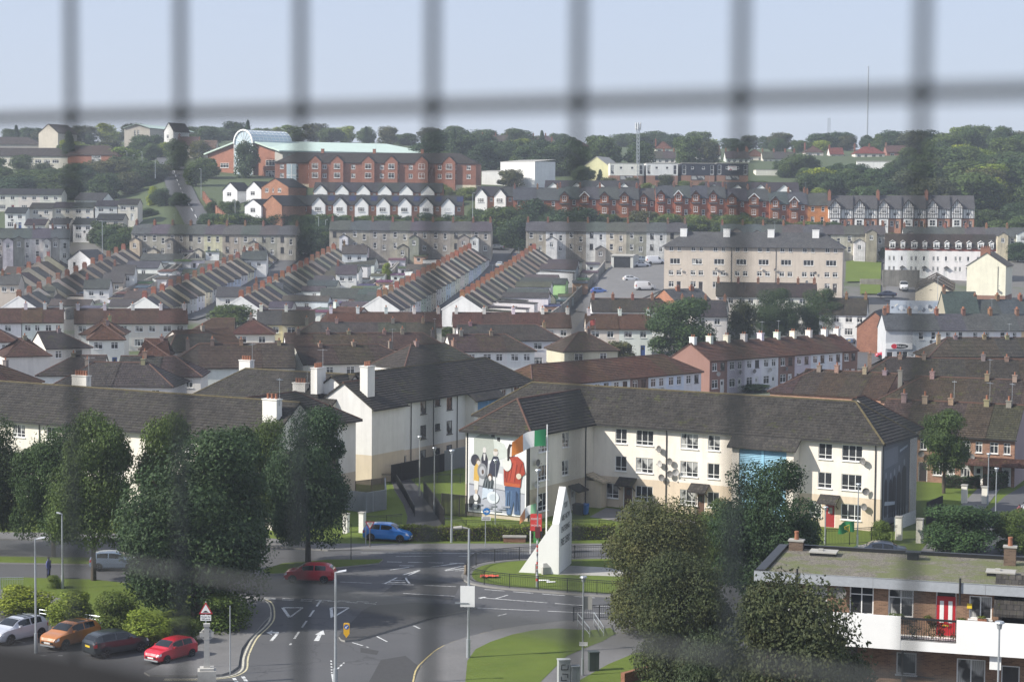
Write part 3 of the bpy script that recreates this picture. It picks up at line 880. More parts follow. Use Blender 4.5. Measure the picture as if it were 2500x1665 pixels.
    for sx in (-.31, .315):
        for sd in (-1, 1):
            parts.append(('wheel', tyre, (sx*L, sd*(Wc/2 - .10), rw, sd, rimm)))
            parts.append(('wheel_arch', archm, (sx*L, sd*(Wc/2 + .006), rw, sd, None)))
    return parts
CARP = {}
def car(px, py, head, color, kind, label, group=None, D=None, z=None, name='parked_car', scale=1.0, roofc=None, front=True):
    """head: compass of the bonnet in plan, degrees from +X"""
    if kind not in CARP: CARP[kind] = car_proto(kind)
    p = E(px, py) if D is None else W(px, D, py)
    zz = terrain(p.x, p.y) + .03 if z is None else z
    root = empty(name, (p.x, p.y, zz), R(head), label, 'van' if kind == 'van' else 'car', group)
    root.scale = (scale, scale, scale)
    for nm, me, tr in CARP[kind]:
        if tr is None: obj(nm, me, root, roofc if roofc and nm == 'roof_panel' else color)
        else:
            o = obj(nm, me, root, color, tr[:3], 0 if tr[3] > 0 else math.pi)
            if nm == 'wheel_arch': o.rotation_euler = (0, 0, math.pi if tr[3] > 0 else 0)
            if tr[4]: obj('rim', tr[4], o)
    return root

# ------------------------------------------------------------------ street furniture
def lamp_post(px, pyb, pyt, label, arm=.55, side=1, D=None, rad=.075, head='led', group='street lamps', z=None, ang=0.0, mat='galvanised'):
    p = E(px, pyb) if D is None else W(px, D, pyb)
    z = terrain(p.x, p.y) if z is None else z
    h = P(px, pyt, p.y).z - z
    root = empty('street_lamp', (p.x, p.y, z), ang, label, 'street lamp', group)
    m = MB(); m.tube((0, 0, -.1), (0, 0, min(1.3, h*.2)), rad*1.5, rad*1.5, 10); m.tube((0, 0, min(1.3, h*.2)), (0, 0, h), rad, rad*.75, 10)
    m.build('column', mat, root, True)
    hd = MB()
    if head == 'led':
        s = side
        hd.bar((0, 0, h - .03), (s*arm*.45, 0, h + .05), .06, .06)
        hd.slab([(s*arm*.3, -.10, h + .06), (s*arm*.3, .10, h + .06), (s*arm*1.15, .13, h + .14), (s*arm*1.15, -.13, h + .14)][::(-1 if s > 0 else 1)], .07)
        hd.build('lamp_head', 'lamp_clear' if mat == 'galvanised' else 'galvanised', root)
    elif head == 'top':
        hd.tube((0, 0, h), (0, 0, h + .28), .10, .15, 10); hd.tube((0, 0, h + .28), (0, 0, h + .36), .24, .20, 12)
        hd.build('lamp_head', 'galvanised', root)
    elif head == 'cobra':
        hd.tube((side*.05, 0, h), (side*.45, 0, h + .06), .05, .09, 8); hd.tube((side*.45, 0, h + .06), (side*1.0, 0, h + .03), .13, .09, 10)
        hd.build('lamp_head', 'concrete', root)
    return root
def pole(px, pyb, pyt, r, mat, label, name='pole', cat='pole', D=None, color=None, group=None):
    p = E(px, pyb) if D is None else W(px, D, pyb)
    z = terrain(p.x, p.y); h = P(px, pyt, p.y).z - z
    m = MB(); m.tube((0, 0, -.2), (0, 0, h), r, r*.7, 8)
    o = m.build(name, mat, None, True, color=color); o.location = (p.x, p.y, z)
    tag(o, label, cat, group); return o, h
def railing(pts, h, label, post=2.2, bar=.13, name='railing', mat='black_metal', z=0.1, group=None, solid=False, zf=None, cat='railing', barw=.016, pw=.05):
    """bars between two rails with a post every few metres, along a plan polyline"""
    root = empty(name, (pts[0][0], pts[0][1], z), 0, label, cat, group)
    o = Vector(pts[0][:2])
    def zz(p): return 0.0 if zf is None else zf(p.x, p.y) - z
    rails = MB(); bars = MB(); acc = 0.0; pm = MB(); pm.box(-pw/2, pw/2, -pw/2, pw/2, -.1, h + .04); pmm = pm.mesh('post', mat)
    for a, b in zip(pts[:-1], pts[1:]):
        a = Vector(a[:2]); b = Vector(b[:2]); L = (b - a).length
        if L < .01: continue
        d = (b - a) / L
        pa, pb = a - o, b - o; za, zb = zz(a), zz(b)
        rails.bar((pa.x, pa.y, za + h), (pb.x, pb.y, zb + h), .05, .045)
        if not solid:
            rails.bar((pa.x, pa.y, za + .12), (pb.x, pb.y, zb + .12), .04, .03)
            rails.bar((pa.x, pa.y, za + h - .14), (pb.x, pb.y, zb + h - .14), .03, .03)
        nb = max(1, int(L / bar))
        for k in range(nb):
            t = (k + .5) / nb; q = pa.lerp(pb, t); zq = za + (zb - za)*t
            if solid: bars.bar((q.x, q.y, zq), (q.x, q.y, zq + h + (.03 if k % 2 else 0)), bar*.92, .02, up=Vector((d.x, d.y, 0)))
            else: bars.box(q.x - barw/2, q.x + barw/2, q.y - barw/2, q.y + barw/2, zq + .1, zq + h - .02)
        s = post - acc if acc > 0 else 0
        while s < L:
            q = pa + d*s; obj('post', pmm, root, None, (q.x, q.y, za + (zb - za)*s/L), math.atan2(d.y, d.x)); s += post
        acc = (L - (s - post)) if s > L else 0
    rails.build('rail', mat, root); bars.build('boards' if solid else 'bars', mat, root)
    return root
def sheet(name, pts, z, mat, kind='structure', label=None, color=None, cat=None, parent=None):
    m = MB(); q = [(p[0], p[1], z) for p in pts]
    ar = sum(q[i][0]*q[(i+1) % len(q)][1] - q[(i+1) % len(q)][0]*q[i][1] for i in range(len(q)))
    if ar < 0: q = q[::-1]
    m.face(q); o = m.build(name, mat, parent, color=color)
    return tag(o, label, cat, None, kind)
def raised(name, pts, z0, z1, mat, side='kerb', kind='structure', label=None):
    q = [(p[0], p[1]) for p in pts]
    ar = sum(q[i][0]*q[(i+1) % len(q)][1] - q[(i+1) % len(q)][0]*q[i][1] for i in range(len(q)))
    if ar < 0: q = q[::-1]
    m = MB(); m.prism(q, z0, z1, 1, 0); o = m.build(name, [mat, side]); return tag(o, label, None, None, kind)
def strip(pts, w, z, color, parent, name='marking', mat='road_paint', dash=None):
    """painted line along a plan polyline"""
    m = MB(); V = [Vector(p[:2]) for p in pts]
    if dash is None:
        for i, (a, b) in enumerate(zip(V[:-1], V[1:])):
            def nrm(k):
                d = Vector((0, 0))
                if k > 0: d += (V[k] - V[k-1]).normalized()
                if k < len(V) - 1: d += (V[k+1] - V[k]).normalized()
                d.normalize(); return Vector((-d.y, d.x))
            na, nb = nrm(i) * w/2, nrm(i+1) * w/2
            m.face([(a.x - na.x, a.y - na.y, z), (b.x - nb.x, b.y - nb.y, z), (b.x + nb.x, b.y + nb.y, z), (a.x + na.x, a.y + na.y, z)][::1])
    else:
        on, off = dash; acc = 0
        for a, b in zip(V[:-1], V[1:]):
            L = (b - a).length; d = (b - a) / L; n = Vector((-d.y, d.x)) * w/2; s = 0
            while s < L:
                e = min(s + on, L); p, q = a + d*s, a + d*e
                m.face([(p.x - n.x, p.y - n.y, z), (q.x - n.x, q.y - n.y, z), (q.x + n.x, q.y + n.y, z), (p.x + n.x, p.y + n.y, z)])
                s += on + off
    return m.build(name, mat, parent, color=color)
def smooth(pts, n=6):
    """Catmull-Rom through plan points"""
    p = [Vector(q[:2]) for q in pts]; out = []
    for i in range(len(p) - 1):
        a = p[max(i-1, 0)]; b = p[i]; c = p[i+1]; d = p[min(i+2, len(p)-1)]
        for k in range(n):
            t = k / n
            out.append(.5*((2*b) + (c - a)*t + (2*a - 5*b + 4*c - d)*t*t + (3*b - a - 3*c + d)*t**3))
    out.append(p[-1]); return out
# ------------------------------------------------------------------ the ground
g = MB(); pxs = list(range(-2300, 4801, 100)); ds = [8, 60, 120, 180, 220, 260, 295, 330, 365, 400, 425, 450, 475, 500, 520, 540, 560, 580, 600, 620, 660, 700, 750, 800, 850, 900, 950, 1000, 1150, 1300, 2000, 3000, 6000]
vid = {}
for i, pxx in enumerate(pxs):
    for j, D in enumerate(ds):
        x = (pxx - 1250) / FPX * D; x = x if D > 120 else (pxx - 1250) / FPX * 120
        vid[i, j] = len(g.v); g.v.append((x, D, terrain(x, D) - .06))
for i in range(len(pxs) - 1):
    for j in range(len(ds) - 1):
        g.f.append((vid[i, j], vid[i+1, j], vid[i+1, j+1], vid[i, j+1])); g.m.append(0)
tag(g.build('ground', 'ground'), None, None, None, 'structure')
def GP(pts, z=0.0): return [G(x, y, z) for x, y in pts]
sheet('road', [(-85, 88), (85, 88), (85, 174), (-85, 182)], 0.0, 'asphalt')
sheet('lawn', [(-45, 171), (70, 165), (70, 215), (-45, 220)], .012, 'grass')
sheet('lawn', GP([(-300, 1300), (140, 1296), (330, 1296), (600, 1290), (800, 1270), (800, 1180), (-300, 1200)]), .02, 'grass')
sheet('road', [(30, 150), (52, 158), (78, 215), (70, 240), (50, 200)], .02, 'asphalt')
# kerbed areas
def kerbed(name, px, h, mat): return raised(name, GP(px), -.05, h, mat)
kerb_c = [(1005, 1690), (1013, 1665), (1022, 1640), (1035, 1623), (1060, 1594), (1089, 1576), (1139, 1558), (1197, 1544), (1269, 1531), (1377, 1519), (1522, 1515)]
kerbed('pavement', kerb_c + [(1700, 1512), (1700, 1760), (1000, 1760)], .11, 'pavement')
def turf(name, px, z=.125): return sheet(name, GP(px, z), z, 'grass')
turf('grass_verge', [(1133, 1760), (1136, 1665), (1141, 1612), (1161, 1584), (1197, 1566), (1251, 1548), (1305, 1537), (1363, 1533), (1440, 1538), (1490, 1532), (1505, 1545), (1470, 1565), (1430, 1580), (1385, 1600), (1360, 1623), (1318, 1665), (1280, 1760)])
turf('grass_verge', [(1400, 1672), (1414, 1660), (1486, 1620), (1551, 1593), (1620, 1580), (1660, 1640), (1600, 1700), (1480, 1760), (1370, 1760)])
kerb_d = [(600, 1462), (640, 1463), (655, 1478), (660, 1490), (660, 1505), (640, 1526), (623, 1547), (605, 1565), (590, 1586), (585, 1609), (582, 1629), (566, 1641), (542, 1649), (480, 1652)]
kerbed('pavement', kerb_d + [(365, 1651), (352, 1644), (400, 1622), (470, 1592), (505, 1560), (530, 1520), (560, 1490)], .11, 'pavement')
raised('grass_bank', GP([(-300, 1418), (58, 1414), (231, 1419), (330, 1430), (430, 1450), (530, 1475), (556, 1495), (520, 1530), (430, 1560), (330, 1540), (230, 1505), (120, 1475), (60, 1462), (-300, 1450)]), -.05, .16, 'grass', 'kerb')
kerbed('path', [(-300, 1446), (60, 1444), (110, 1452), (160, 1470), (130, 1482), (60, 1466), (-300, 1470)], .17, 'pavement')
kerbed('grass_verge', [(640, 1394), (690, 1378), (800, 1369), (935, 1368), (925, 1377), (800, 1390), (700, 1402), (650, 1404)], .12, 'grass')
kerbed('grass_verge', [(-300, 1362), (0, 1361), (240, 1364), (420, 1372), (420, 1384), (240, 1380), (0, 1376), (-300, 1374)], .12, 'grass')
kerbed('pavement', [(-300, 1300), (200, 1303), (600, 1312), (770, 1325), (860, 1327), (1480, 1327), (1700, 1322), (1700, 1343), (1380, 1347), (1150, 1346), (1000, 1344), (880, 1343), (800, 1345), (640, 1335), (300, 1320), (-300, 1316)], .11, 'pavement')
turf('grass_verge', [(790, 1326), (850, 1300), (900, 1285), (1480, 1285), (1700, 1280), (1700, 1321), (1480, 1326), (860, 1326)], .115)
kerbed('path', [(990, 1292), (1090, 1292), (1075, 1262), (1052, 1230), (1022, 1190), (1000, 1168), (955, 1168), (962, 1195), (985, 1232), (995, 1262)], .06, 'asphalt_patch')
kerbed('path', [(1440, 1262), (1480, 1240), (1560, 1250), (1800, 1290), (2000, 1345), (2240, 1355), (2330, 1250), (2400, 1180), (2440, 1195), (2300, 1380), (1980, 1370), (1760, 1310)], .05, 'pavement')
kerbed('traffic_island', [(827, 1557), (832, 1564), (842, 1567), (872, 1564), (926, 1549), (1053, 1511), (1165, 1486), (1100, 1478), (1010, 1474), (905, 1482), (885, 1494), (858, 1522), (834, 1546)], .12, 'asphalt_patch')
ring_px = [(1127, 1405), (1131, 1416), (1145, 1425), (1182, 1433), (1240, 1440), (1330, 1447), (1450, 1456), (1560, 1460), (1660, 1452), (1700, 1430), (1700, 1395), (1640, 1375), (1520, 1364), (1400, 1365), (1300, 1367), (1230, 1371), (1170, 1379), (1140, 1390)]
ring = smooth(GP(ring_px + ring_px[:1]), 4)[:-1]
raised('roundabout_island', ring, -.05, .13, 'pavement')
cx_ = sum(p.x for p in ring) / len(ring); cy_ = sum(p.y for p in ring) / len(ring)
inner = [Vector((cx_, cy_)) + (p - Vector((cx_, cy_))) * .93 for p in ring]
rail_line = [Vector((cx_, cy_)) + (p - Vector((cx_, cy_))) * .955 for p in ring]
sheet('grass_verge', [Vector((cx_, cy_)) + (p - Vector((cx_, cy_))) * .90 for p in ring], .145, 'grass')
sheet('paving', GP([(1364, 1402), (1391, 1380), (1470, 1384), (1600, 1396), (1560, 1408), (1440, 1404)], .15), .15, 'concrete')
# tarmac repairs
for q in ([(985, 1410), (1125, 1425), (1105, 1465), (930, 1450)], [(1040, 1640), (990, 1600), (930, 1610), (900, 1665), (1000, 1680)], [(880, 1580), (925, 1588), (920, 1598), (880, 1592)]):
    sheet('tarmac_patch', GP(q), .004, 'asphalt_patch')
# painted markings
WH, YL = (.62, .63, .62), (.58, .47, .20)
mk = empty('road_markings', (0, 0, 0)); tag(mk, None, None, None, 'structure')
def line(px, w=.12, c=WH, dash=None, z=.009): return strip(GP(px), w, z, c, mk, 'road_marking', dash=dash)
yl = [(1008, 1665), (1016, 1634), (1035, 1612), (1067, 1585), (1100, 1569), (1143, 1555), (1197, 1541), (1269, 1529), (1377, 1517)]
ys = smooth(GP([(999, 1700)] + yl), 5); strip(ys, .10, .009, YL, mk, 'road_marking')
def offset(pts, d):
    out = []
    for i, p in enumerate(pts):
        t = (pts[min(i+1, len(pts)-1)] - pts[max(i-1, 0)]).normalized(); out.append(p + Vector((-t.y, t.x)) * d)
    return out
strip(offset(ys, -.25), .10, .009, YL, mk, 'road_marking')
yl2 = [(648, 1463), (662, 1470), (669, 1485), (669, 1511), (655, 1531), (633, 1551), (621, 1568), (610, 1592), (605, 1609), (603, 1631), (591, 1643), (566, 1652), (528, 1657), (480, 1659), (400, 1660)]
ys = smooth(GP(yl2), 5); strip(ys, .11, .009, (.60, .54, .34), mk, 'road_marking'); strip(offset(ys, -.28), .14, .009, (.55, .52, .42), mk, 'road_marking')
def poly(px, z=.009): return sheet('road_marking', GP(px), z, 'road_paint', None, color=WH, parent=mk)
for a, b_, c in (((690, 1483), (739, 1483), (707, 1507)), ((808, 1483), (852, 1483), (811, 1508))):
    line([a, b_], .28); line([b_, c], .16); line([c, a], .22)
for q in ([(766, 1564), (779, 1564), (785, 1549), (776, 1548.5)], [(769, 1549), (793, 1549), (789, 1537)]): poly(q)
for q in ([(658, 1564), (666, 1564), (681, 1546), (673, 1546)], [(681, 1545.5), (681, 1542), (664, 1541.5), (662, 1545.5)], [(664, 1549.5), (665, 1538), (650, 1544)]): poly(q)
line([(783, 1465), (708, 1574)], .15, dash=(2.2, 1.4))
line([(770, 1465), (783, 1464)], .2)
line([(600, 1459), (790, 1469)], .16, dash=(.9, .5)); line([(600, 1457), (920, 1470)], .16, dash=(.9, .5))
line([(800, 1467), (920, 1474)], .16, dash=(.9, .5))
for k in range(4):
    for j in (0, 1):
        x0 = 566 + k*5 + j*22; y0 = 1655 + k*7 - j*4
        poly([(x0, y0), (x0 + 9, y0 - .6), (x0 + 13, y0 + 4.4), (x0 + 4, y0 + 5)])
line([(945, 1371), (1147, 1375)], .14, dash=(1.2, .5)); line([(966, 1358), (1147, 1357)], .10, dash=(3, 2.2)); line([(880, 1349), (1400, 1352)], .10)
for q in ([(984, 1403), (1025, 1391)], [(997, 1404), (1025, 1392)], [(940, 1424), (969, 1409.5)], [(955, 1416), (988, 1417)], [(949, 1421), (990, 1422)], [(991, 1410), (993, 1416), (1000, 1424)],
          [(1086, 1392), (1125, 1382), (1141, 1382)], [(1088, 1393), (1141, 1386)], [(1112, 1393), (1136, 1392)], [(975, 1380.5), (1011, 1381)], [(952, 1391), (999, 1384)], [(1051, 1384), (1116, 1375)]): line(q, .15)
line([(830, 1420), (1125, 1432)], .09, dash=(2.5, .8)); line([(984, 1448), (1114, 1455)], .10, dash=(4, 1.5))
line([(1179, 1459), (1413, 1477), (1500, 1480)], .12, dash=(5, .6)); line([(1150, 1483), (1374, 1493), (1480, 1497)], .12, dash=(5, .6))
line([(1183, 1438.5), (1330, 1450), (1453, 1459)], .13, dash=(1.6, .7)); line([(1210, 1461), (1240, 1452)], .12); line([(1170, 1460), (1185, 1457)], .3)
line([(1215, 1503), (1248, 1495)], .10, dash=(1, .5)); line([(860, 1568), (900, 1580)], .12, dash=(1.2, .4)); line([(920, 1553), (945, 1566)], .12); line([(1010, 1527), (1025, 1534)], .14)
for k in range(5): poly([(806 + k*.4, 1612 + k*7), (810 + k*.4, 1612 + k*7), (811 + k*.4, 1615 + k*7), (807 + k*.4, 1615 + k*7)])
line([(823, 1633), (840, 1617)], .12, dash=(.5, .3)); line([(812, 1645), (820, 1690)], .18); line([(0, 1556), (60, 1568)], .1)
line([(100, 1600), (180, 1600)], .1, dash=(.3, .8))

# ------------------------------------------------------------------ three-storey flats with the murals
U = Vector((.861, -.509)); V_ = Vector((.509, .861))
TILE = (.056, .053, .050); TILE2 = (.066, .057, .050); BROWN = (.088, .052, .040)
CREAM = (.80, .735, .645); TAN = (.63, .525, .40); GREYW = (.66, .65, .62)
def tl(A, d, px):
    t = (px - 1250) / FPX
    return (t * A.y - A.x) / (d.x - t * d.y)
def flat_op(cols):
    o = []
    for (x, w, kind) in cols:
        for z in (.85, 3.55, 6.2):
            if z < 1 and 'n' in kind: continue
            o.append(('f', x, z, w, 1.45, kind.replace('n', '')))
    return o
A0 = Vector((-3.4, 198.6)); LM = 42.4; B0 = A0 + U * LM
t = lambda px: tl(A0, U, px)
cols = [(t(1520), 1.25, '2bn'), (t(1578), 1.85, '3b'), (t(1688), 1.85, '3b'), (t(1748), 1.25, '2b'), (t(2022), 1.35, '2bn'), (t(2088), 1.95, '3b')]
ops = flat_op(cols)
ops += [('f', t(1500), .85, 1.35, 1.45, '2b'), ('f', t(1538), .02, 1.0, 2.15, 'Dn'), ('f', t(2000), .85, 1.2, 1.45, '2b'), ('f', t(2036), .02, 1.0, 2.15, 'Dr'), ('f', t(1716), .02, 1.0, 2.15, 'Dn')]
main_flats = house('long cream three storey flats with light blue shutters behind the dark trees', A0, B0, 8.0, 8.3, 2.9, 0, name='block_of_flats', cat='flats', hips=(1, 1), wall=CREAM, roofc=TILE,
      band=(2.95, TAN), op=ops, far=False, ridge='ridge_moss', found=.3, ov=.45, gut=True, dishes=[('f', t(1620), 6.0), ('f', t(1623), 4.6), ('f', t(1645), 4.9), ('f', t(1645), 3.7), ('f', t(1625), 3.3), ('f', t(2122), 6.3), ('f', t(2124), 3.6), ('f', t(2126), 2.2), ('f', t(1655), 3.9)], pipes=[('f', t(1632)), ('f', t(2146))])
# projecting stair bay with blue shutters, in the roof's own slope
def stair_bay(root, x0, x1, proj, he, rise, half, blue, wallc):
    k = rise / half
    m = MB(); z1 = he - proj * k - .1
    wall_panel(m, (x0, -proj), (1, 0), x1 - x0, -.3, z1, [(x0 + .7 - x0, x1 - .7 - x0, .3, z1 - .12)], (0, -1), .15)
    m.face([(x0, 0, -.3), (x0, -proj, -.3), (x0, -proj, z1), (x0, 0, he - .1)]); m.face([(x1, -proj, -.3), (x1, 0, -.3), (x1, 0, he - .1), (x1, -proj, z1)])
    m.build('stair_bay', 'render', root, color=wallc)
    r = MB(); o = .45; zz = lambda y: he + y * k + .004
    r.slab([(x0 - .35, -proj - o, zz(-proj - o)), (x1 + .35, -proj - o, zz(-proj - o)), (x1 + .35, .3, zz(.3)), (x0 - .35, .3, zz(.3))], .15)
    r.build('bay_roof', 'tile', root, color=TILE)
    for a, b_ in ((x0 + .72, (x0 + x1)/2 - .12), ((x0 + x1)/2 + .12, x1 - .72)):
        s = MB(); z = .35; s.box(a, b_, -proj + .10, -proj + .14, .32, z1 - .14)
        while z < z1 - .3:
            s.slab([(a, -proj + .03, z + .02), (b_, -proj + .03, z + .02), (b_, -proj + .10, z + .12), (a, -proj + .10, z + .12)], .02); z += .16
        s.build('shutter', 'paint', root, color=blue)
    c = MB(); c.box((x0 + x1)/2 - .12, (x0 + x1)/2 + .12, -proj + .02, -proj + .12, .3, z1 - .12); c.build('shutter_post', 'paint', root, color=tuple(min(1, x*1.25) for x in blue))
stair_bay(main_flats, 28.5, 34.6, 1.4, 8.3, 2.9, 4.0, (.22, .43, .56), CREAM)
def canopy(root, x, side='f', L=0, z=2.35, w=1.9, c=TILE):
    m = MB(); m.slab([(x - w/2, -1.0, z), (x + w/2, -1.0, z), (x + w/2, -.01, z + .65), (x - w/2, -.01, z + .65)], .14)
    for s in (-1, 1): m.bar((x + s*w*.42, -.05, z - .6), (x + s*w*.42, -.85, z - .05), .07, .07)
    return m.build('door_canopy', 'tile', root, color=c)
for px in (1538, 2036, 1716): canopy(main_flats, t(px))
# mural wing
C0 = Vector((-4.25, 184.9)); C1 = C0 + U * 7.0
wing_ops = [('r', y, z, w, 1.45, kd) for (y, w, kd) in ((2.4, 1.85, '3b'), (6.6, 1.3, '2b')) for z in (3.55, 6.2)] + [('r', 2.4, .7, 1.9, 1.7, '2b'), ('r', 8.2, .05, 1.0, 2.1, 'Dw'), ('r', 6.3, .9, 1.0, 1.2, '1b')]
wing = house('end wing of the flats carrying the white mural with painted figures', C0, C1, 15.4, 8.3, 2.55, 0, name='block_of_flats', cat='flats', roof='y', hips=(1, 0), wall=(.74, .70, .61), roofc=TILE,
      band=(2.95, (.55, .48, .37)), op=wing_ops, far=False, ridge='ridge_tile', found=.3, ov=.45, gut=True, pipes=[('r', 10.5), ('f', 6.85)], dishes=[('r', .8, 5.4), ('r', .8, 3.4), ('r', .9, 2.0)])
m = MB(); m.slab([(7.0, 7.2, 2.5), (8.1, 7.2, 2.0), (8.1, 9.3, 2.0), (7.0, 9.3, 2.5)], .14); m.build('door_canopy', 'tile', wing, color=TILE)
m = MB(); m.box(7.01, 8.6, 10.8, 12.0, -.2, 2.6); m.slab([(6.9, 10.6, 3.3), (8.9, 10.6, 2.5), (8.9, 12.15, 2.5), (6.9, 12.15, 3.3)], .14, 1); m.build('porch', ['render', 'tile'], wing, color=(.55, .48, .37))
# mural: plain painted figures on a white ground
mur = empty('wall_mural', (C0.x, C0.y, 0), math.atan2(U.y, U.x), 'big white mural of painted figures, red jumper and blue jeans, on gable', 'mural')
def art(parent, name, pts, c, y, mat='paint'):
    mm = MB(); mm.face([(x, y, z) for x, z in pts]); return mm.build(name, mat, parent, color=c)
def disc(cx, cz, rx, rz, n=16, a0=0): return [(cx + rx*math.cos(2*math.pi*k/n + a0), cz + rz*math.sin(2*math.pi*k/n + a0)) for k in range(n)]
m = MB(); m.box(.15, 6.95, -.05, -.004, .35, 8.15); m.build('frame', 'black_metal', mur)
m = MB(); m.box(.32, 6.6, -.06, -.012, .40, 8.1); m.build('panel', 'white_paint', mur)
y_ = -.064
def A_(name, pts, c):
    global y_
    art(mur, name, [(.32 + p[0]*6.28, .40 + p[1]*7.7) for p in pts], c, y_); y_ -= .002
A_('painted_sky', [(.03, .42), (.97, .42), (.97, .70), (.03, .72)], (.66, .68, .68))
A_('painted_ground', [(.02, .02), (.98, .02), (.98, .30), (.02, .33)], (.40, .42, .48))
A_('painted_ground', [(.02, .33), (.60, .29), (.98, .27), (.98, .32), (.02, .36)], (.20, .21, .24))
A_('painted_wall', [(.02, .35), (.62, .30), (.62, .58), (.02, .64)], (.50, .52, .55)); A_('painted_wall', [(.62, .30), (.98, .28), (.98, .58), (.62, .58)], (.60, .62, .64)); A_('painted_wall', [(.40, .38), (.62, .36), (.60, .50), (.46, .50)], (.68, .70, .72))
A_('painted_gable', [(.10, .62), (.48, .66), (.48, .90), (.28, .985), (.10, .90)], (.40, .43, .39))
A_('painted_gable', [(.48, .66), (.72, .70), (.62, .86), (.48, .90), (.30, .985), (.42, .98)], (.56, .60, .56))
A_('painted_chimney', [(.40, .93), (.46, .93), (.46, .98), (.40, .98)], (.06, .06, .06)); A_('painted_chimney', [(.50, .89), (.55, .88), (.55, .93), (.50, .93)], (.05, .05, .05))
A_('painted_figure', [(.23, .44), (.33, .44), (.345, .66), (.31, .73), (.26, .73), (.23, .66)], (.03, .03, .045)); A_('painted_shirt', [(.275, .64), (.295, .64), (.305, .72), (.265, .72)], (.6, .6, .6)); A_('painted_head', disc(.285, .765, .03, .036), (.62, .60, .58))
A_('painted_lid', disc(.125, .635, .075, .072), (.03, .03, .045)); A_('painted_hair', disc(.175, .615, .042, .046), (.10, .08, .07)); A_('painted_head', disc(.185, .60, .034, .036), (.60, .55, .50))
A_('painted_figure', [(.10, .38), (.19, .37), (.20, .56), (.15, .60), (.11, .55)], (.60, .38, .08)); A_('painted_figure', [(.11, .27), (.18, .27), (.19, .38), (.11, .39)], (.66, .66, .64))
A_('painted_legs', [(.13, .14), (.16, .14), (.17, .28), (.13, .28)], (.55, .45, .36))
A_('painted_lid', disc(.25, .51, .085, .095), (.22, .23, .25)); A_('painted_lid', disc(.25, .51, .05, .06), (.42, .43, .46)); A_('painted_lid', disc(.26, .50, .02, .03), (.10, .07, .06))
A_('painted_figure', [(.36, .47), (.50, .45), (.55, .62), (.52, .70), (.44, .70), (.38, .60)], (.03, .035, .06)); A_('painted_head', disc(.48, .745, .04, .04), (.62, .58, .55)); A_('painted_hair', disc(.48, .775, .035, .018), (.40, .34, .26))
A_('painted_figure', [(.25, .30), (.42, .26), (.45, .40), (.38, .47), (.30, .44)], (.06, .075, .085)); A_('painted_head', disc(.385, .445, .042, .045), (.10, .06, .04)); A_('painted_face', disc(.385, .43, .026, .032), (.72, .68, .66))
A_('painted_jeans', [(.25, .17), (.40, .22), (.45, .30), (.26, .31)], (.52, .60, .70)); A_('painted_lid', disc(.44, .20, .105, .075), (.66, .71, .76)); A_('painted_lid', disc(.44, .20, .06, .042), (.50, .56, .62))
A_('painted_dog', [(.03, .06), (.07, .05), (.10, .12), (.17, .04), (.21, .06), (.22, .17), (.19, .22), (.05, .20), (.02, .14)], (.045, .05, .055)); A_('painted_dog', disc(.145, .185, .042, .045), (.66, .67, .68)); A_('painted_dog', [(.12, .04), (.165, .04), (.17, .13), (.12, .13)], (.70, .71, .72))
A_('painted_jeans', [(.68, .01), (.75, .01), (.80, .18), (.81, .02), (.90, .02), (.90, .35), (.64, .35)], (.055, .105, .21)); A_('painted_jeans', [(.655, .09), (.70, .02), (.735, .02), (.77, .30), (.66, .30)], (.09, .16, .29))
A_('painted_jumper', [(.63, .36), (.91, .35), (.93, .48), (.99, .52), (.95, .66), (.86, .72), (.70, .71), (.62, .60)], (.34, .045, .022)); A_('painted_jumper', [(.64, .355), (.90, .35), (.905, .39), (.635, .40)], (.46, .10, .03)); A_('painted_jumper', [(.70, .42), (.80, .40), (.84, .66), (.76, .69)], (.42, .06, .03))
for q in ((.66, .40, .72, .60), (.72, .42, .78, .64), (.80, .42, .85, .62), (.88, .50, .93, .64), (.645, .45, .66, .58)): A_('painted_fold', [(q[0], q[1]), (q[0] + .012, q[1]), (q[2] + .008, q[3]), (q[2] - .008, q[3])], (.20, .022, .014))
for q in ((.68, .06, .70, .28), (.72, .08, .73, .30), (.83, .06, .84, .30), (.87, .08, .86, .28)): A_('painted_fold', [(q[0], q[1]), (q[0] + .014, q[1]), (q[2] + .008, q[3]), (q[2] - .006, q[3])], (.022, .045, .10))
for k in range(9): A_('painted_paving', [(.03 + .07*k, .03 + .03*(k % 3)), (.10 + .08*k, .035 + .03*(k % 3)), (.10 + .08*k, .055 + .03*(k % 3)), (.03 + .07*k, .05 + .03*(k % 3))], (.30, .32, .37))
for q in ((.30, .32, .33, .42), (.35, .30, .36, .43), (.40, .32, .41, .40)): A_('painted_fold', [(q[0], q[1]), (q[0] + .012, q[1]), (q[2] + .008, q[3]), (q[2] - .006, q[3])], (.20, .23, .25))
A_('painted_scarf', disc(.685, .62, .075, .085), (.68, .70, .66)); A_('painted_hand', disc(.885, .485, .045, .035), (.60, .54, .44))
A_('painted_head', disc(.745, .78, .055, .07), (.66, .60, .56)); A_('painted_hair', [(.69, .66), (.72, .66), (.74, .82), (.78, .86), (.72, .865), (.685, .80)], (.025, .02, .02))
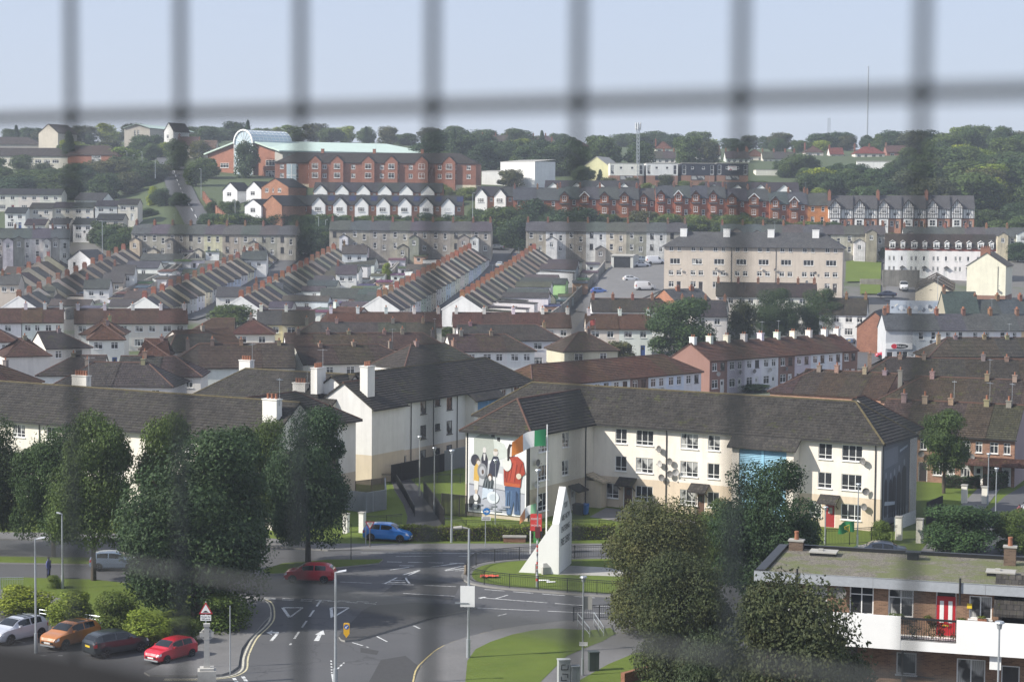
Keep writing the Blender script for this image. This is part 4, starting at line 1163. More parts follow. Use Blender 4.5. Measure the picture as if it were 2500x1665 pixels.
# second mural, grey tones
M2o = B0 + V_ * .0
mur2 = empty('wall_mural', (B0.x, B0.y, 0), math.atan2(U.y, U.x) + math.pi/2, 'grey blue mural of dark standing figures on shaded end gable', 'mural')
y_ = -.02
m = MB(); m.box(.35, 7.5, -.05, -.004, .3, 7.9); m.build('frame', 'black_metal', mur2)
y_ = -.055
def B_(pts, c, name='painted_figure'):
    global y_
    art(mur2, name, [(.5 + p[0]*6.8, .45 + p[1]*7.3) for p in pts], c, y_); y_ -= .002
B_([(0, 0), (1, 0), (1, 1), (0, 1)], (.095, .108, .130), 'panel'); B_([(.02, .0), (.98, .0), (.98, .16), (.02, .12)], (.20, .215, .24), 'painted_ground')
B_([(.03, .70), (.55, .74), (.55, .95), (.03, .93)], (.15, .165, .19), 'painted_wall'); B_([(.58, .80), (.95, .84), (.95, .97), (.58, .94)], (.07, .09, .115), 'painted_sign'); B_([(.62, .86), (.92, .90), (.92, .93), (.62, .89)], (.34, .39, .45), 'painted_sign')
for (x, w, z0_, z1_, sh) in ((.10, .10, .10, .62, .07), (.28, .13, .08, .60, .10), (.42, .13, .07, .63, .05), (.60, .15, .06, .66, .08), (.80, .17, .05, .72, .045)):
    B_([(x - w*.45, z0_), (x - w*.08, z0_), (x, z0_ + .2), (x + w*.1, z0_), (x + w*.5, z0_), (x + w*.55, z1_ - .25), (x + w*.5, z1_ - .09), (x + w*.2, z1_ - .05), (x - w*.2, z1_ - .05), (x - w*.5, z1_ - .1), (x - w*.55, z1_ - .28)], (sh*.12, sh*.13, sh*.15))
    B_(disc(x, z1_, w*.22, .042), (.22, .24, .27), 'painted_head')
B_([(.05, .25), (.45, .22), (.46, .26), (.06, .30)], (.33, .37, .42), 'painted_banner')
m = MB(); m.box(1.2, 6.8, -1.0, -.9, -.1, 1.2); m.build('low_sign_wall', 'white_paint', mur2)
# wing behind the right end
house('short rear wing behind the right end of the long cream flats', B0 + V_*8.05 - U*1.5, B0 + V_*14 - U*1.5, 8.0, 8.3, 2.9, 0, name='block_of_flats', cat='flats', hips=(0, 1), wall=(.70, .67, .60), roofc=TILE, far=False, ridge='ridge_tile', ov=.45, found=.3)
# flats on the left
fo = lambda A, d, pxs_, k='2b', w=1.3: [('f', tl(A, d, px), z, w, 1.35, k) for px in pxs_ for z in (.9, 3.6, 6.25)]
B1 = Vector((-21.2, 175.4)); A1 = B1 - U * 48
house('long dark roofed flats behind the trees at the left edge', A1, B1, 8.0, 8.2, 2.9, 0, name='block_of_flats', cat='flats', hips=(1, 0), wall=(.78, .73, .64), roofc=TILE, far=False, ridge='ridge_moss', found=.3, ov=.45, gut=True,
      op=[('f', 17.5 + k*4.2, z, w, 1.25, kd) for k, (w, kd) in enumerate(((1.6, '3b'), (1.2, '2b'), (1.8, '3b'), (1.4, '2b'), (1.8, '3b'), (1.4, '2b'), (1.6, '3b'))) for z in (.9, 3.6, 6.3)],
      chim=[(20, 6.0, 1.9, .7, .9, 'render', (.70, .68, .62), 5), (46.5, 2.0, 1.6, .8, .4, 'render', (.78, .76, .70), 3)], pipes=[('f', 20.2)])
A3 = Vector((-21.2, 183.6)); B3 = Vector((-15.2, 193.6))
d3 = (B3 - A3).normalized(); 
house('grey white flats wing half hidden by the left trees', A3, B3, 8.4, 8.2, 2.6, 0, name='block_of_flats', cat='flats', hips=(0, 1), wall=GREYW, band=(2.9, (.52, .46, .38)), roofc=TILE, far=False, ridge='ridge_tile', found=.3, ov=.45, gut=True,
      op=[('f', 3.0, z, 1.3, 1.35, '2b') for z in (3.6, 6.25)] + [('f', 8.3, 6.25, 1.1, 1.3, '2b'), ('f', 8.3, 3.6, 1.1, 1.3, '2bk'), ('f', 6.6, .85, 1.0, 1.2, '1b'), ('f', 9.0, .05, 1.0, 2.1, 'Dk')], pipes=[('f', 6.3)])
A2 = Vector((-16.3, 206.0)) - Vector((-.9, .5)) * 1.2; B2 = Vector((2.4, 236.4)); d2 = (B2 - A2).normalized()
n2 = Vector((d2.y, -d2.x)); t2 = lambda px: tl(A2, d2, px)
ops = []
for px, w, kd in ((975, 1.1, '2b'), (1034, 1.2, '2bk'), (1098, 1.2, '2bk')):
    ops += [('f', t2(px), z, w, 1.5, kd) for z in (.85, 3.55, 6.25)]
ops += [('f', t2(1069), z, 1.1, .75, '2k') for z in (1.5, 4.2, 6.9)] + [('f', t2(1232), 6.9, 1.0, .7, '2'), ('f', t2(1262), 6.9, 1.2, .8, '2k'), ('f', t2(987), .05, .95, 2.1, 'Dk')]
L2 = house('grey shaded flats with blue stair windows behind the mural block', A2, B2, 8.2, 8.2, 2.8, 0, name='block_of_flats', cat='flats', hips=(0, 1), wall=(.70, .69, .66), band=(2.7, (.62, .52, .40)), roofc=(.056, .052, .048), far=False, ridge='ridge_moss', found=.3, ov=.45, gut=True,
      op=ops, pipes=[('f', t2(1003)), ('f', t2(1058)), ('f', t2(1116)), ('f', t2(1250))], chim=[(-.5, 5.5, 1.6, .8, .9, 'render', (.75, .73, .69), 4)])
stair_bay(L2, t2(1137), t2(1204), 1.2, 8.2, 2.8, 4.1, (.10, .25, .42), (.72, .69, .62))
# plain projecting end wall with the tall chimney
A4 = A2 - d2 * .6 + n2 * 1.3; B4 = A4 + d2 * 6.2
house('plain grey rendered end bay with tall white chimney of the left flats', A4, B4, 7.0, 8.1, 2.4, 0, name='block_of_flats', cat='flats', hips=(0, 0), wall=(.66, .65, .63), band=(3.1, (.56, .48, .37)), roofc=TILE, far=False, ridge='ridge_tile', found=.3, ov=.4, gut=True,
      chim=[(1.7, 1.7, 1.35, .95, 1.7, 'render', (.74, .73, .69), 3)], op=[])
AL1 = Vector((-35.1, 214.6)); BL1 = Vector((-18.8, 205.6))
house('hipped dark roof block behind the left flats', AL1, BL1, 9.0, 8.0, 3.0, 0, name='block_of_flats', cat='flats', hips=(1, 0), wall=(.74, .70, .62), roofc=TILE, far=False, ridge='ridge_moss', found=.3, ov=.45,
      chim=[(2.0, 8.0, 1.5, .8, .6, 'render', (.75, .73, .69), 4), (13.5, 2.0, 1.6, .7, -.9, 'render', (.75, .73, .69), 4)])
# ------------------------------------------------------------------ flat-roofed maisonettes, bottom right
u2 = Vector((.960, -.280)); A5 = Vector((13.07, 100.9)); B5 = A5 + u2 * 16.5
tt = lambda px: tl(A5, u2, px)
BRK = (.25, .165, .115)
ops = [('f', tt(1928), 8.55, 1.05, 1.35, '2t'), ('f', tt(2006), 8.45, 1.1, 1.5, '2t'), ('f', tt(2118), 8.5, 1.2, 1.45, '2t'), ('f', tt(2215), 8.5, 1.25, 1.4, '2t'), ('f', tt(2412), 8.65, 1.1, 1.15, '2'),
       ('f', tt(2327), 7.66, 1.0, 2.45, '1d'), ('f', tt(2232), 5.6, 1.0, 1.1, '1'), ('f', tt(2392), 5.15, 1.4, 1.45, '2'), ('f', tt(2490), 5.0, .9, 1.4, '1'), ('f', tt(2232), 2.6, 1.2, 1.3, '2'), ('f', tt(2392), 2.3, 1.4, 1.45, '2')]
mais = house('flat roofed brick maisonettes with red door and white gallery', A5, B5, 7.7, 10.25, .01, 0, name='maisonette_block', cat='flats', roof='none', wall=BRK, wmat='brick', op=ops, far=False, found=.1, dishes=[('f', tt(2062), 9.6)])
LW5 = 16.5
m = MB(); m.box(0, LW5, 0, 7.7, 10.25, 10.36); m.build('roof', 'gravel_roof', mais)
m = MB()
for seg in range(3):
    a, b_ = LW5*seg/3 - (.5 if seg == 0 else -.012), LW5*(seg + 1)/3
    m.slab([(a, -.55, 10.52 - .01*seg), (b_, -.55, 10.52 - .01*seg), (b_, -.02, 10.42), (a, -.02, 10.42)], .05); m.face([(a, -.55, 9.98), (b_, -.55, 9.98), (b_, -.55, 10.50), (a, -.55, 10.50)])
    m.face([(a, -.55, 9.98), (a, 0, 9.98), (b_, 0, 9.98), (b_, -.55, 9.98)])
m.build('fascia', 'lead', mais)
m = MB(); m.box(-.5, -.02, -.02, 8.0, 10.0, 10.5); m.box(-.02, LW5, 7.72, 8.0, 10.1, 10.55); m.build('roof_edge', 'black_metal', mais)
def brick_stack(x, y, w, d, z0_, h, parent, c=(.16, .12, .095)):
    s = MB(); s.box(x - w/2, x + w/2, y - d/2, y + d/2, z0_, z0_ + h); o = s.build('chimney', 'brick', parent, color=c)
    s = MB(); s.box(x - w/2 - .05, x + w/2 + .05, y - d/2 - .05, y + d/2 + .05, z0_ + h, z0_ + h + .08); s.build('chimney_cap', 'concrete', o)
    global POTM
    if POTM is None: POTM = POT.mesh('chimney_pot', 'terracotta', True)
    obj('chimney_pot', POTM, o, None, (x, y, z0_ + h + .08))
brick_stack(.55, 7.2, .75, .6, 10.3, .55, mais); brick_stack(11.9, 6.2, .62, .5, 10.3, 1.0, mais)
for x, y in ((1.5, 5.6), (10.9, 2.6)):
    m = MB(); m.box(x, x + 1.35, y, y + 1.0, 10.36, 10.52, 0); m.box(x - .06, x + 1.41, y - .06, y + 1.06, 10.52, 10.58, 1); m.box(x + .4, x + .65, y + .4, y + .65, 10.58, 10.68, 1); m.build('roof_hatch', ['black_metal', 'concrete'], mais)
m = MB(); m.box(6.6, 7.2, 6.0, 6.5, 10.36, 10.72); m.box(6.5, 7.3, 5.9, 6.6, 10.72, 10.78); m.build('roof_vent', 'black_metal', mais)
for x in (tt(1962), tt(2362)):
    m = MB(); m.tube((x, -.6, 9.4), (x, -.6, 10.75), .05, .05, 8); m.build('vent_pipe', 'black_metal', mais)
# gallery
xr0, xr1 = tt(2222), tt(2358)
for x0, x1 in ((.2, xr0), (xr1, LW5)):
    m = MB(); m.box(x0, x1, -1.35, -1.2, 7.12, 8.78); m.build('gallery_wall', 'white_paint', mais)
m = MB(); m.box(.2, LW5, -1.198, -.002, 7.32, 7.62); m.box(xr0, xr1, -1.34, -1.2, 7.12, 7.60); m.build('gallery_floor', 'white_paint', mais)
m = MB(); m.box(xr0, xr1, -1.32, -1.22, 8.66, 8.76); m.box(xr0, xr1, -1.30, -1.25, 7.66, 7.71)
k = xr0 + .06
while k < xr1: m.box(k, k + .022, -1.285, -1.263, 7.71, 8.66); k += .118
m.build('gallery_railing', 'black_metal', mais)
m = MB()
dx = tt(2327)
m.box(dx - .46, dx + .46, .02, .06, 7.70, 9.68, 0)
for s in (-1, 1): m.box(dx + s*.21 - .10, dx + s*.21 + .10, .008, .02, 8.35, 9.45, 1)
m.box(dx - .14, dx + .14, .008, .018, 8.18, 8.24, 2)
m.build('red_door', ['paint', 'plate_white', 'plate_yellow'], mais, color=(.42, .012, .018))
for x, z in ((dx - .85, 8.55), (dx + .75, 8.55), (tt(2215), 8.55), (tt(2412) + .1, 8.7), (tt(2196), 8.55)):
    f = MB(); f.box(x - .22, x + .22, -.22, -.08, z - .12, z); fo_ = f.build('flower_box', 'terracotta', mais)
    vv, ff = [], []; leaf_cloud(vv, ff, x, -.15, z + .07, .24, .1, .09, 90, .09, rng); me = bpy.data.meshes.new('flowers'); me.from_pydata([tuple(q) for q in vv], [], ff); me.materials.append(MATS['leaf_hedge']); obj('flowers', me, fo_)
vv, ff = [], []
for k in range(26):
    x = rng.uniform(xr0 + .1, xr1 - .1); leaf_cloud(vv, ff, x, -1.1, rng.uniform(7.8, 8.5), .18, .08, .16, 40, .08, rng)
me = bpy.data.meshes.new('climbing_plant'); me.from_pydata([tuple(q) for q in vv], [], ff); me.materials.append(MATS['leaf_brown']); obj('climbing_plant', me, mais)
# porch with tiled roof at the right end
m = MB(); xp = tt(2446)
m.slab([(xp, -1.2, 9.2), (LW5 + .5, -1.2, 9.2), (LW5 + .5, 1.2, 10.75), (xp, 1.2, 10.75)], .14); m.build('porch_roof', 'tile', mais, color=(.055, .052, .050))
m = MB(); m.box(xp + .25, xp + .40, -1.0, -.02, 7.62, 9.2); m.box(xp + .4, LW5, -.06, -.004, 7.62, 9.2); m.build('porch', 'dark_frame', mais)
m = MB(); m.box(tt(2440), tt(2440) + .55, -1.1, -.5, 6.4, 7.12); m.build('gallery_bracket', 'white_paint', mais)
m = MB(); m.box(4.3, 4.75, -.02, -.002, 4.2, 7.1); m.tube((7.0, -.06, .5), (7.0, -.06, 7.0), .06, .06, 6); m.tube((7.0, -.06, 5.6), (8.6, -.06, 5.5), .04, .04, 6); m.build('downpipe', 'fascia', mais)
m = MB(); m.box(dx + 1.02, dx + 1.26, -.03, -.003, 9.15, 9.4); m.build('wall_lamp', 'plate_yellow', mais)
# ------------------------------------------------------------------ monument, signs, flags, lamps and cars
gw0 = G(1364, 1402, .13); gw1 = G(1391, 1379, .13)
gd = (gw1 - gw0); gd.z = 0; GL = 4.9; gd.normalize()
ga = math.atan2(gd.y, gd.x)
mon = empty('gable_monument', (gw0.x, gw0.y, .13), ga, 'white gable wall monument with black lettering on the roundabout', 'monument')
# local x runs along the lettered wall (away), lettered face looks to local -y
m = MB(); th = .55
prof = [(0, -.1), (GL, -.1), (GL, 4.0), (GL/2, 6.6), (0, 4.0)]
fr = [(x, 0, z) for x, z in prof]; bk = [(x, th, z) for x, z in prof]
m.face(fr); m.face(bk[::-1])
for i in range(5):
    j = (i + 1) % 5; m.face((fr[j], fr[i], bk[i], bk[j]))
m.build('gable_wall', 'white_paint', mon)
for x0 in (.003, GL - .403):
    m = MB(); pr = [(th - .01, -.1), (th + 2.75, -.1), (th - .01, 3.96)]
    a = [(x0, y, z) for y, z in pr]; b_ = [(x0 + .4, y, z) for y, z in pr]
    m.face(a[::-1]); m.face(b_)
    for i in range(3):
        j = (i + 1) % 3; m.face((a[i], a[j], b_[j], b_[i]))
    m.build('buttress', 'white_paint', mon)
for body, z, s in (('YOU', 5.15, .62), ('ARE NOW', 4.25, .66), ('ENTERING', 3.35, .68), ('FREE DERRY', 2.35, .82)):
    text(mon, 'lettering', body, s, (GL/2, -.012, z), (math.pi/2, 0, 0), (.012, .012, .015), sx=.82 if body == 'FREE DERRY' else 1.0)
p = G(1333, 1401, .14)
m = MB(); m.prism([(-.35, -.12), (.35, -.12), (.35, .12), (-.35, .12)], 0, .55); m.slab([(-.32, -.1, .55), (.32, -.1, .55), (.2, .1, .85), (-.2, .1, .85)], .3)
o = m.build('stone_plaque', 'stone_pale'); o.location = p; o.rotation_euler = (0, 0, .5); tag(o, 'small grey stone plaque at foot of white gable monument', 'plaque')
p = G(1310, 1404, .14); m = MB(); m.box(-.1, .1, -.05, .05, 0, .9); o = m.build('timber_post', 'timber'); o.location = p; tag(o, 'short brown post on the roundabout grass beside the plaque', 'post')
for (x, y, w, lab) in ((1327, 1417, .9, 'white paper lying on roundabout grass, left of two'), (1345, 1421, .7, 'white paper lying on roundabout grass, right of two')):
    p = G(x, y, .15); m = MB(); m.slab([(-w/2, -.25, .04), (w/2, -.18, .07), (w/2, .3, .02), (-w/2, .22, .05)], .015); o = m.build('sheet_of_paper', 'white_paint'); o.location = p; tag(o, lab, 'paper')
p = G(1194, 1409, .15); m = MB()
for i in range(6):
    for j in range(3):
        f = lambda a, b: (a*.24 - .7, b*.25 - .35, .06 + .12*abs(math.sin(a*1.7 + b*2.3)))
        m.face([f(i, j), f(i+1, j), f(i+1, j+1), f(i, j+1)])
o = m.build('folded_tarpaulin', 'tarpaulin', None, True); o.location = p; tag(o, 'orange red tarpaulin lying on grass inside roundabout railing', 'tarpaulin')
p = G(1139, 1402, .13); m = MB()
for i in range(7): m.slab([(-.22 + .06*i, -.15, .1 + .1*i), (.2, -.18, .08 + .1*i), (.25 - .03*i, .2, .14 + .1*i), (-.2, .15, .12 + .1*i)], .06)
o = m.build('bouquet', 'timber'); o.location = p; tag(o, 'pale bundle leaning on left end of roundabout railing', 'bundle')
rl = rail_line + rail_line[:1]
railing(rl, 1.05, 'black ring railing round the roundabout island', post=2.3, bar=.135, z=.13)
railing(GP([(1400, 1520), (1425, 1517), (1480, 1514), (1530, 1512)]), 1.0, 'black railing along the kerb at the left edge of the round trees', post=2.0, bar=.13, z=.11)
for i, pts in enumerate(([(1410, 1530), (1440, 1555)], [(1450, 1528), (1474, 1552)])):
    a, b_ = GP(pts, .11); root = empty('handrail', (a.x, a.y, .11), 0, ['galvanised ramp handrail, left of two beside the lantern post', 'galvanised ramp handrail, right of two beside the lantern post'][i], 'handrail')
    d = b_ - a; m = MB(); m.tube((0, 0, .95), (d.x, d.y, .6), .03); m.tube((0, 0, .5), (d.x, d.y, .2), .025)
    m.build('rail', 'galvanised', root)
    for tq in (0, .5, 1):
        m = MB(); q = d*tq; m.tube((q.x, q.y, -.1), (q.x, q.y, .95 - .35*tq), .03); m.build('post', 'galvanised', root)
# flags
def flag(px, D, top, w, h, cols, label, away=(-1, .15), droop=.25, name='flag', waves=1.3, vert=False):
    p = W(px, D); root = empty(name, (p.x, p.y, top), math.atan2(away[1], away[0]), label, 'flag')
    n = len(cols); per = 6
    for k, c in enumerate(cols):
        m = MB()
        def f(i, j):
            s = i / (n*per); tq = j / 5
            return (s*w, .16*math.sin(s*6.28*waves + tq*1.4)*(.35 + s), -tq*h*(1 - .06*s) - droop*w*s*s - .06*math.sin(s*9 + tq*2)*s)
        for i in range(k*per, (k+1)*per):
            for j in range(5): m.face([f(i, j+1), f(i+1, j+1), f(i+1, j), f(i, j)])
        m.build('flag_panel', 'paint', root, True, color=c)
    return root
IRE = [(.03, .26, .10), (.72, .73, .72), (.68, .22, .04)]
fpd = E(1333, 1381).y
o, h = pole(1333, 1381, 1036, .06, 'white_paint', 'tall white flagpole beside the gable monument', 'flagpole', 'flagpole')
flag(1334, fpd - .1, P(1335, 1047, fpd).z, 2.75, 1.35, IRE, 'big green white and orange flag on white flagpole', (-1, -.12), .36)
# green, white and orange small flag plus red board
d_ = E(1315, 1440).y
rs = empty('sign_board', (*W(1312, E(1300, 1352).y), .1), -.1, 'red board reading RESPECT WOMEN on white posts', 'sign')
m = MB(); m.box(-.48, .48, -.03, .03, 1.85, 3.28); m.build('board', 'paint', rs, color=(.62, .05, .045))
for s in (-1, 1):
    m = MB(); m.box(s*.47 - .05, s*.47 + .05, -.04 + (s > 0)*.001, .04, -.1, 1.85); m.build('post', 'white_paint' if s < 0 else 'black_metal', rs)
for b_, z in (('RESPECT', 2.85), ('-', 2.6), ('WOMEN', 2.3)): text(rs, 'lettering', b_, .21, (0, -.035, z), (math.pi/2, 0, 0), (.8, .78, .76))
m = MB(); m.box(-.20, .25, -.05, -.032, .85, 1.8); m.build('poster', 'paint', rs, color=(.06, .28, .06))
sp = lamp_post(1311, 1437, 1157, 'old grey lamp post with stickers in front of the monument', head='top', rad=.06, group=None)
for k in range(12):
    m = MB(); z = .6 + k*.32; m.tube((0, 0, z), (0, 0, z + .2), .094 if z < 1.1 else .066, .094 if z < 1.1 else .066, 10); m.build('sticker', 'paint', sp, color=[(.55, .06, .05), (.6, .6, .58), (.12, .12, .13), (.5, .12, .1)][k % 4])
m = MB(); m.box(-.18, .2, -.10, -.08, 3.9, 4.75); m.build('small_board', 'paint', sp, color=(.16, .03, .035))
fl_ = flag(1312, E(1311, 1437).y - .1, P(1311, 1228, E(1311, 1437).y).z, 1.25, .75, [(.22, .45, .25), (.7, .71, .69), (.65, .28, .12)], 'small faded green white orange flag hanging on lamp post', (-1, -.1), .75)
# other flags
fd = E(2093, 1334).y
lamp_post(2093, 1334, 1190, 'thin lamp post with green flag before the right flats', head='top', rad=.06)
hf = flag(2093, fd - .1, P(2093, 1271, fd).z, 1.45, .95, [(.03, .22, .08), (.03, .22, .08)], 'green flag with gold harp on thin lamp post', (-1, -.2), .18)
m = MB()
for k in range(5): m.bar((.55 + k*.09, .17, -.3 - .03*k), (.50 + k*.10, .17, -.85 + .04*k), .03, .02)
m.bar((.5, .18, -.28), (.98, .18, -.48), .05, .02); m.bar((.5, .18, -.28), (.5, .18, -.92), .05, .02); m.bar((.5, .18, -.92), (.98, .18, -.48), .05, .02)
m.build('harp', 'plate_yellow', hf)
fd = E(1452, 880).y
pole(1452, 880, 778, .05, 'galvanised', 'thin flagpole among the brown roofed houses', 'flagpole', 'flagpole')
flag(1452, fd - .1, P(1452, 780, fd).z, 1.9, 1.0, [(.50, .10, .08), (.62, .55, .50)], 'red and white flag above the brown roofs', (-1, -.3), .55)
# road signs
def tri(mb, r, y, up=1, cz=0, m=0):
    mb.face([(math.cos(a)*r, y, cz + math.sin(a)*r) for a in [R(90*up + 120*k) for k in range(3)]][::1], m)
def sign_post(px, pyb, D=None, h=2.6, label='', rad=.04, mat='galvanised', rz=0.0):
    p = E(px, pyb) if D is None else W(px, D, pyb)
    root = empty('road_sign', (p.x, p.y, .1), rz, label, 'road sign'); m = MB(); m.tube((0, 0, -.1), (0, 0, h), rad); m.build('post', mat, root); return root
s = sign_post(503, 1632, None, 4.15, 'red triangle hump warning sign above the stone cross')
for nm, r, y, c in (('sign_border', .50, -.05, (.42, .015, .03)), ('sign_face', .36, -.056, (.78, .78, .76))):
    m = MB(); tri(m, r, y, 1, 3.62); m.face([(v[0], v[1] + .012, v[2]) for v in m.v][::-1]); m.build(nm, 'paint', s, color=c)
m = MB(); m.face([(-.2, -.06, 3.47), (.2, -.06, 3.47), (.12, -.06, 3.52), (.04, -.06, 3.58), (-.05, -.06, 3.58), (-.13, -.06, 3.52)]); m.build('hump_symbol', 'black_metal', s)
m = MB(); m.box(-.33, .33, -.05, -.03, 2.95, 3.30); m.build('plate', 'white_paint', s)
for b_, z in (('Humps for', 3.20), ('240 yards', 3.05)): text(s, 'lettering', b_, .14, (0, -.055, z), (math.pi/2, 0, 0), (.02, .02, .02), ext=.002)
s = sign_post(903, 1338, None, 2.3, 'GIVE WAY inverted triangle sign beside the blue car', mat='bark_grey')
for nm, r, y, c in (('sign_border', .48, -.05, (.30, .015, .03)), ('sign_face', .33, -.056, (.62, .62, .60))):
    m = MB(); tri(m, r, y, -1, 1.95); m.build(nm, 'paint', s, color=c)
for b_, z in (('GIVE', 2.04), ('WAY', 1.92)): text(s, 'lettering', b_, .13, (0, -.06, z), (math.pi/2, 0, 0), (.02, .02, .02), ext=.002)
s = sign_post(1185, 1338, None, 3.2, 'round blue arrow sign with white plate before the hedge')
m = MB(); m.face([(x, -.05, z) for x, z in disc(.08, 3.05, .31, .31, 24)]); m.build('sign_face', 'paint', s, color=(.02, .20, .55))
m = MB(); m.face([(-.12, -.056, 3.0), (.1, -.056, 3.0), (.1, -.056, 3.09), (-.12, -.056, 3.09)]); m.face([(.08, -.056, 2.90), (.30, -.056, 3.045), (.08, -.056, 3.19)]); m.build('arrow', 'white_paint', s)
m = MB(); m.box(-.34, .44, -.05, -.03, 2.28, 2.62); m.build('plate', 'white_paint', s)
s_ = s
for k, w in ((2.52, .55), (2.38, .66)):
    m = MB(); x = -w/2 + .05
    while x < w/2 + .05: m.box(x, x + .045, -.054, -.051, k - .04, k + .04); x += .075
    m.build('lettering', 'black_metal', s_)
pole(893, 1335, 1244, .04, 'galvanised', 'bare thin pole left of the blue car', 'pole', 'pole')
pole(562, 1645, 1478, .045, 'galvanised', 'thin bare pole beside the curved double yellow lines', 'pole', 'pole')
pole(857, 1369, 1278, .035, 'black_metal', 'thin dark pole on the grass verge at the junction', 'pole', 'pole')
# yellow bollard
p = G(846, 1556, .12); s = empty('traffic_bollard', p, 0, 'yellow traffic island bollard with blue arrow disc', 'bollard')
m = MB(); q = [(-.20, .95), (-.20, .28), (0, .0), (.20, .28), (.20, .95), (.12, .99), (-.12, .99)]
m.face([(x, -.06, z) for x, z in q]); m.face([(x, .06, z) for x, z in q][::-1])
for i in range(len(q)):
    a, b_ = q[i], q[(i+1) % len(q)]; m.face([(a[0], -.06, a[1]), (a[0], .06, a[1]), (b_[0], .06, b_[1]), (b_[0], -.06, b_[1])])
m.build('body', 'paint', s, color=(.75, .42, .02))
m = MB(); m.face([(x, -.066, z) for x, z in disc(0, .74, .17, .17, 20)]); m.build('disc', 'paint', s, color=(.02, .10, .36))
m = MB(); m.face([(.07, -.07, .84), (.10, -.07, .81), (0, -.07, .70), (-.03, -.07, .73)]); m.face([(-.09, -.07, .64), (.05, -.07, .66), (-.07, -.07, .78)]); m.build('arrow', 'white_paint', s)
# celtic cross
p = W(503, 118.5); s = empty('celtic_cross', (p.x, p.y, 0), .15, 'tall grey stone celtic cross on stepped base', 'monument')
m = MB(); m.box(-.55, .55, -.5, .5, -.1, .9); m.prism([(-.42, -.4), (.42, -.4), (.42, .4), (-.42, .4)], .9, 1.05); m.build('base', 'stone_pale', s)
m = MB()
for (za, zb, wa, wb) in ((1.05, 2.75, .19, .155), (2.75, 3.55, .155, .15)):
    lo = [(-wa, -.12), (wa, -.12), (wa, .12), (-wa, .12)]; hi = [(-wb, -.11), (wb, -.11), (wb, .11), (-wb, .11)]
    L_ = [(x, y, za) for x, y in lo]; H_ = [(x, y, zb) for x, y in hi]
    m.face(H_); m.face(L_[::-1])
    for i in range(4): m.face((L_[i], L_[(i+1) % 4], H_[(i+1) % 4], H_[i]))
m.box(-.2, .2, -.14, .14, 3.55, 3.72); m.box(-.42, -.15, -.10, .10, 2.92, 3.2); m.box(.15, .42, -.10, .10, 2.92, 3.2); m.build('shaft', 'stone_pale', s)
m = MB()
for k in range(20):
    a0, a1 = 2*math.pi*k/20, 2*math.pi*(k+1)/20
    c = lambda r, a, y: (r*math.cos(a), y, 3.06 + r*math.sin(a))
    for q in ((c(.28, a0, -.07), c(.38, a0, -.07), c(.38, a1, -.07), c(.28, a1, -.07)), (c(.38, a0, -.07), c(.38, a0, .07), c(.38, a1, .07), c(.38, a1, -.07)), (c(.28, a1, -.07), c(.28, a1, .07), c(.28, a0, .07), c(.28, a0, -.07)), (c(.28, a1, .07), c(.38, a1, .07), c(.38, a0, .07), c(.28, a0, .07))): m.face(q)
m.build('ring', 'stone_pale', s)
# lamps
lamp_post(88, 1594, 1315, 'grey street lamp standing in front of the white car', side=1)
lamp_post(153, 1441, 1254, 'grey street lamp on the grass bank at left', side=-1, arm=.35)
lamp_post(819, 1684, 1396, 'grey street lamp in the foreground beside the yellow bollard', side=1, rad=.09)
s4 = lamp_post(1143, 1609, 1290, 'grey street lamp carrying the back of a white sign', head='cobra', side=-1, rad=.09)
lamp_post(1102, 1327, 1108, 'lamp post with hanging banner between mural and path', head='top', rad=.07)
lamp_post(1024, 1212, 1073, 'thin grey lamp post at the top of the sloping path', head='top', rad=.06)
lamp_post(1060, 1256, 1101, 'thin grey lamp post beside the dark path fence', head='top', rad=.06)
lamp_post(1209, 1280, 1131, 'slim lamp post in front of the white mural', head='top', rad=.04)
s9 = lamp_post(1422, 1652, 1420, 'old lantern post with direction plates by the cabinets', head='top', rad=.06)
m = MB(); m.box(-.22, .3, -.06, -.04, 1.95, 2.2); m.build('direction_plate', 'white_paint', s9)
m = MB(); m.box(.02, .55, .04, .06, 4.2, 5.0); m.build('direction_plate', 'concrete', s9)
lamp_post(2014, 1328, 1246, 'grey lamp post beside the iron garden fence', head='top', rad=.06)
lamp_post(1657, 1226, 1104, 'thin lamp post before the long flats, near their middle', head='top', rad=.05)
lamp_post(1511, 1210, 1100, 'thin lamp post before the first door of the long flats', head='top', rad=.05)
lamp_post(1610, 1222, 1124, 'thin lamp post beside the dishes of the long flats', head='top', rad=.05)
lamp_post(2411, 1232, 1115, 'pale lamp post left of two on the right hand lane', head='top', rad=.06)
lamp_post(2430, 1275, 1151, 'pale lamp post right of two on the right hand lane', head='top', rad=.06)
lamp_post(2478, 0, 1535, 'grey lamp post in front of the white gallery', D=92, head='top', rad=.06, z=0)
for k, (px, pyb, pyt) in enumerate(((255, 951, 913), (630, 912, 864), (1206, 880, 834), (1328, 892, 797), (249, 782, 749), (2043, 815, 740), (1815, 838, 768), (2099, 855, 792), (2288, 765, 676), (115, 885, 877), (653, 838, 829))):
    where = ['behind the long left roof', 'above the long dark roof ridge', 'left of the round tree between roofs', 'white, by the white house with pipes', 'over the brown roofs at far left', 'right of the two dark trees', 'between the willow and the dark tree', 'at the street corner by the shop', 'by the pale shed and blue mural', 'by the pale house at left', 'by the cream house among brown roofs'][k]
    lamp_post(px, pyb, pyt, 'slender street lamp ' + where, side=-1 if k % 2 else 1, rad=.06)
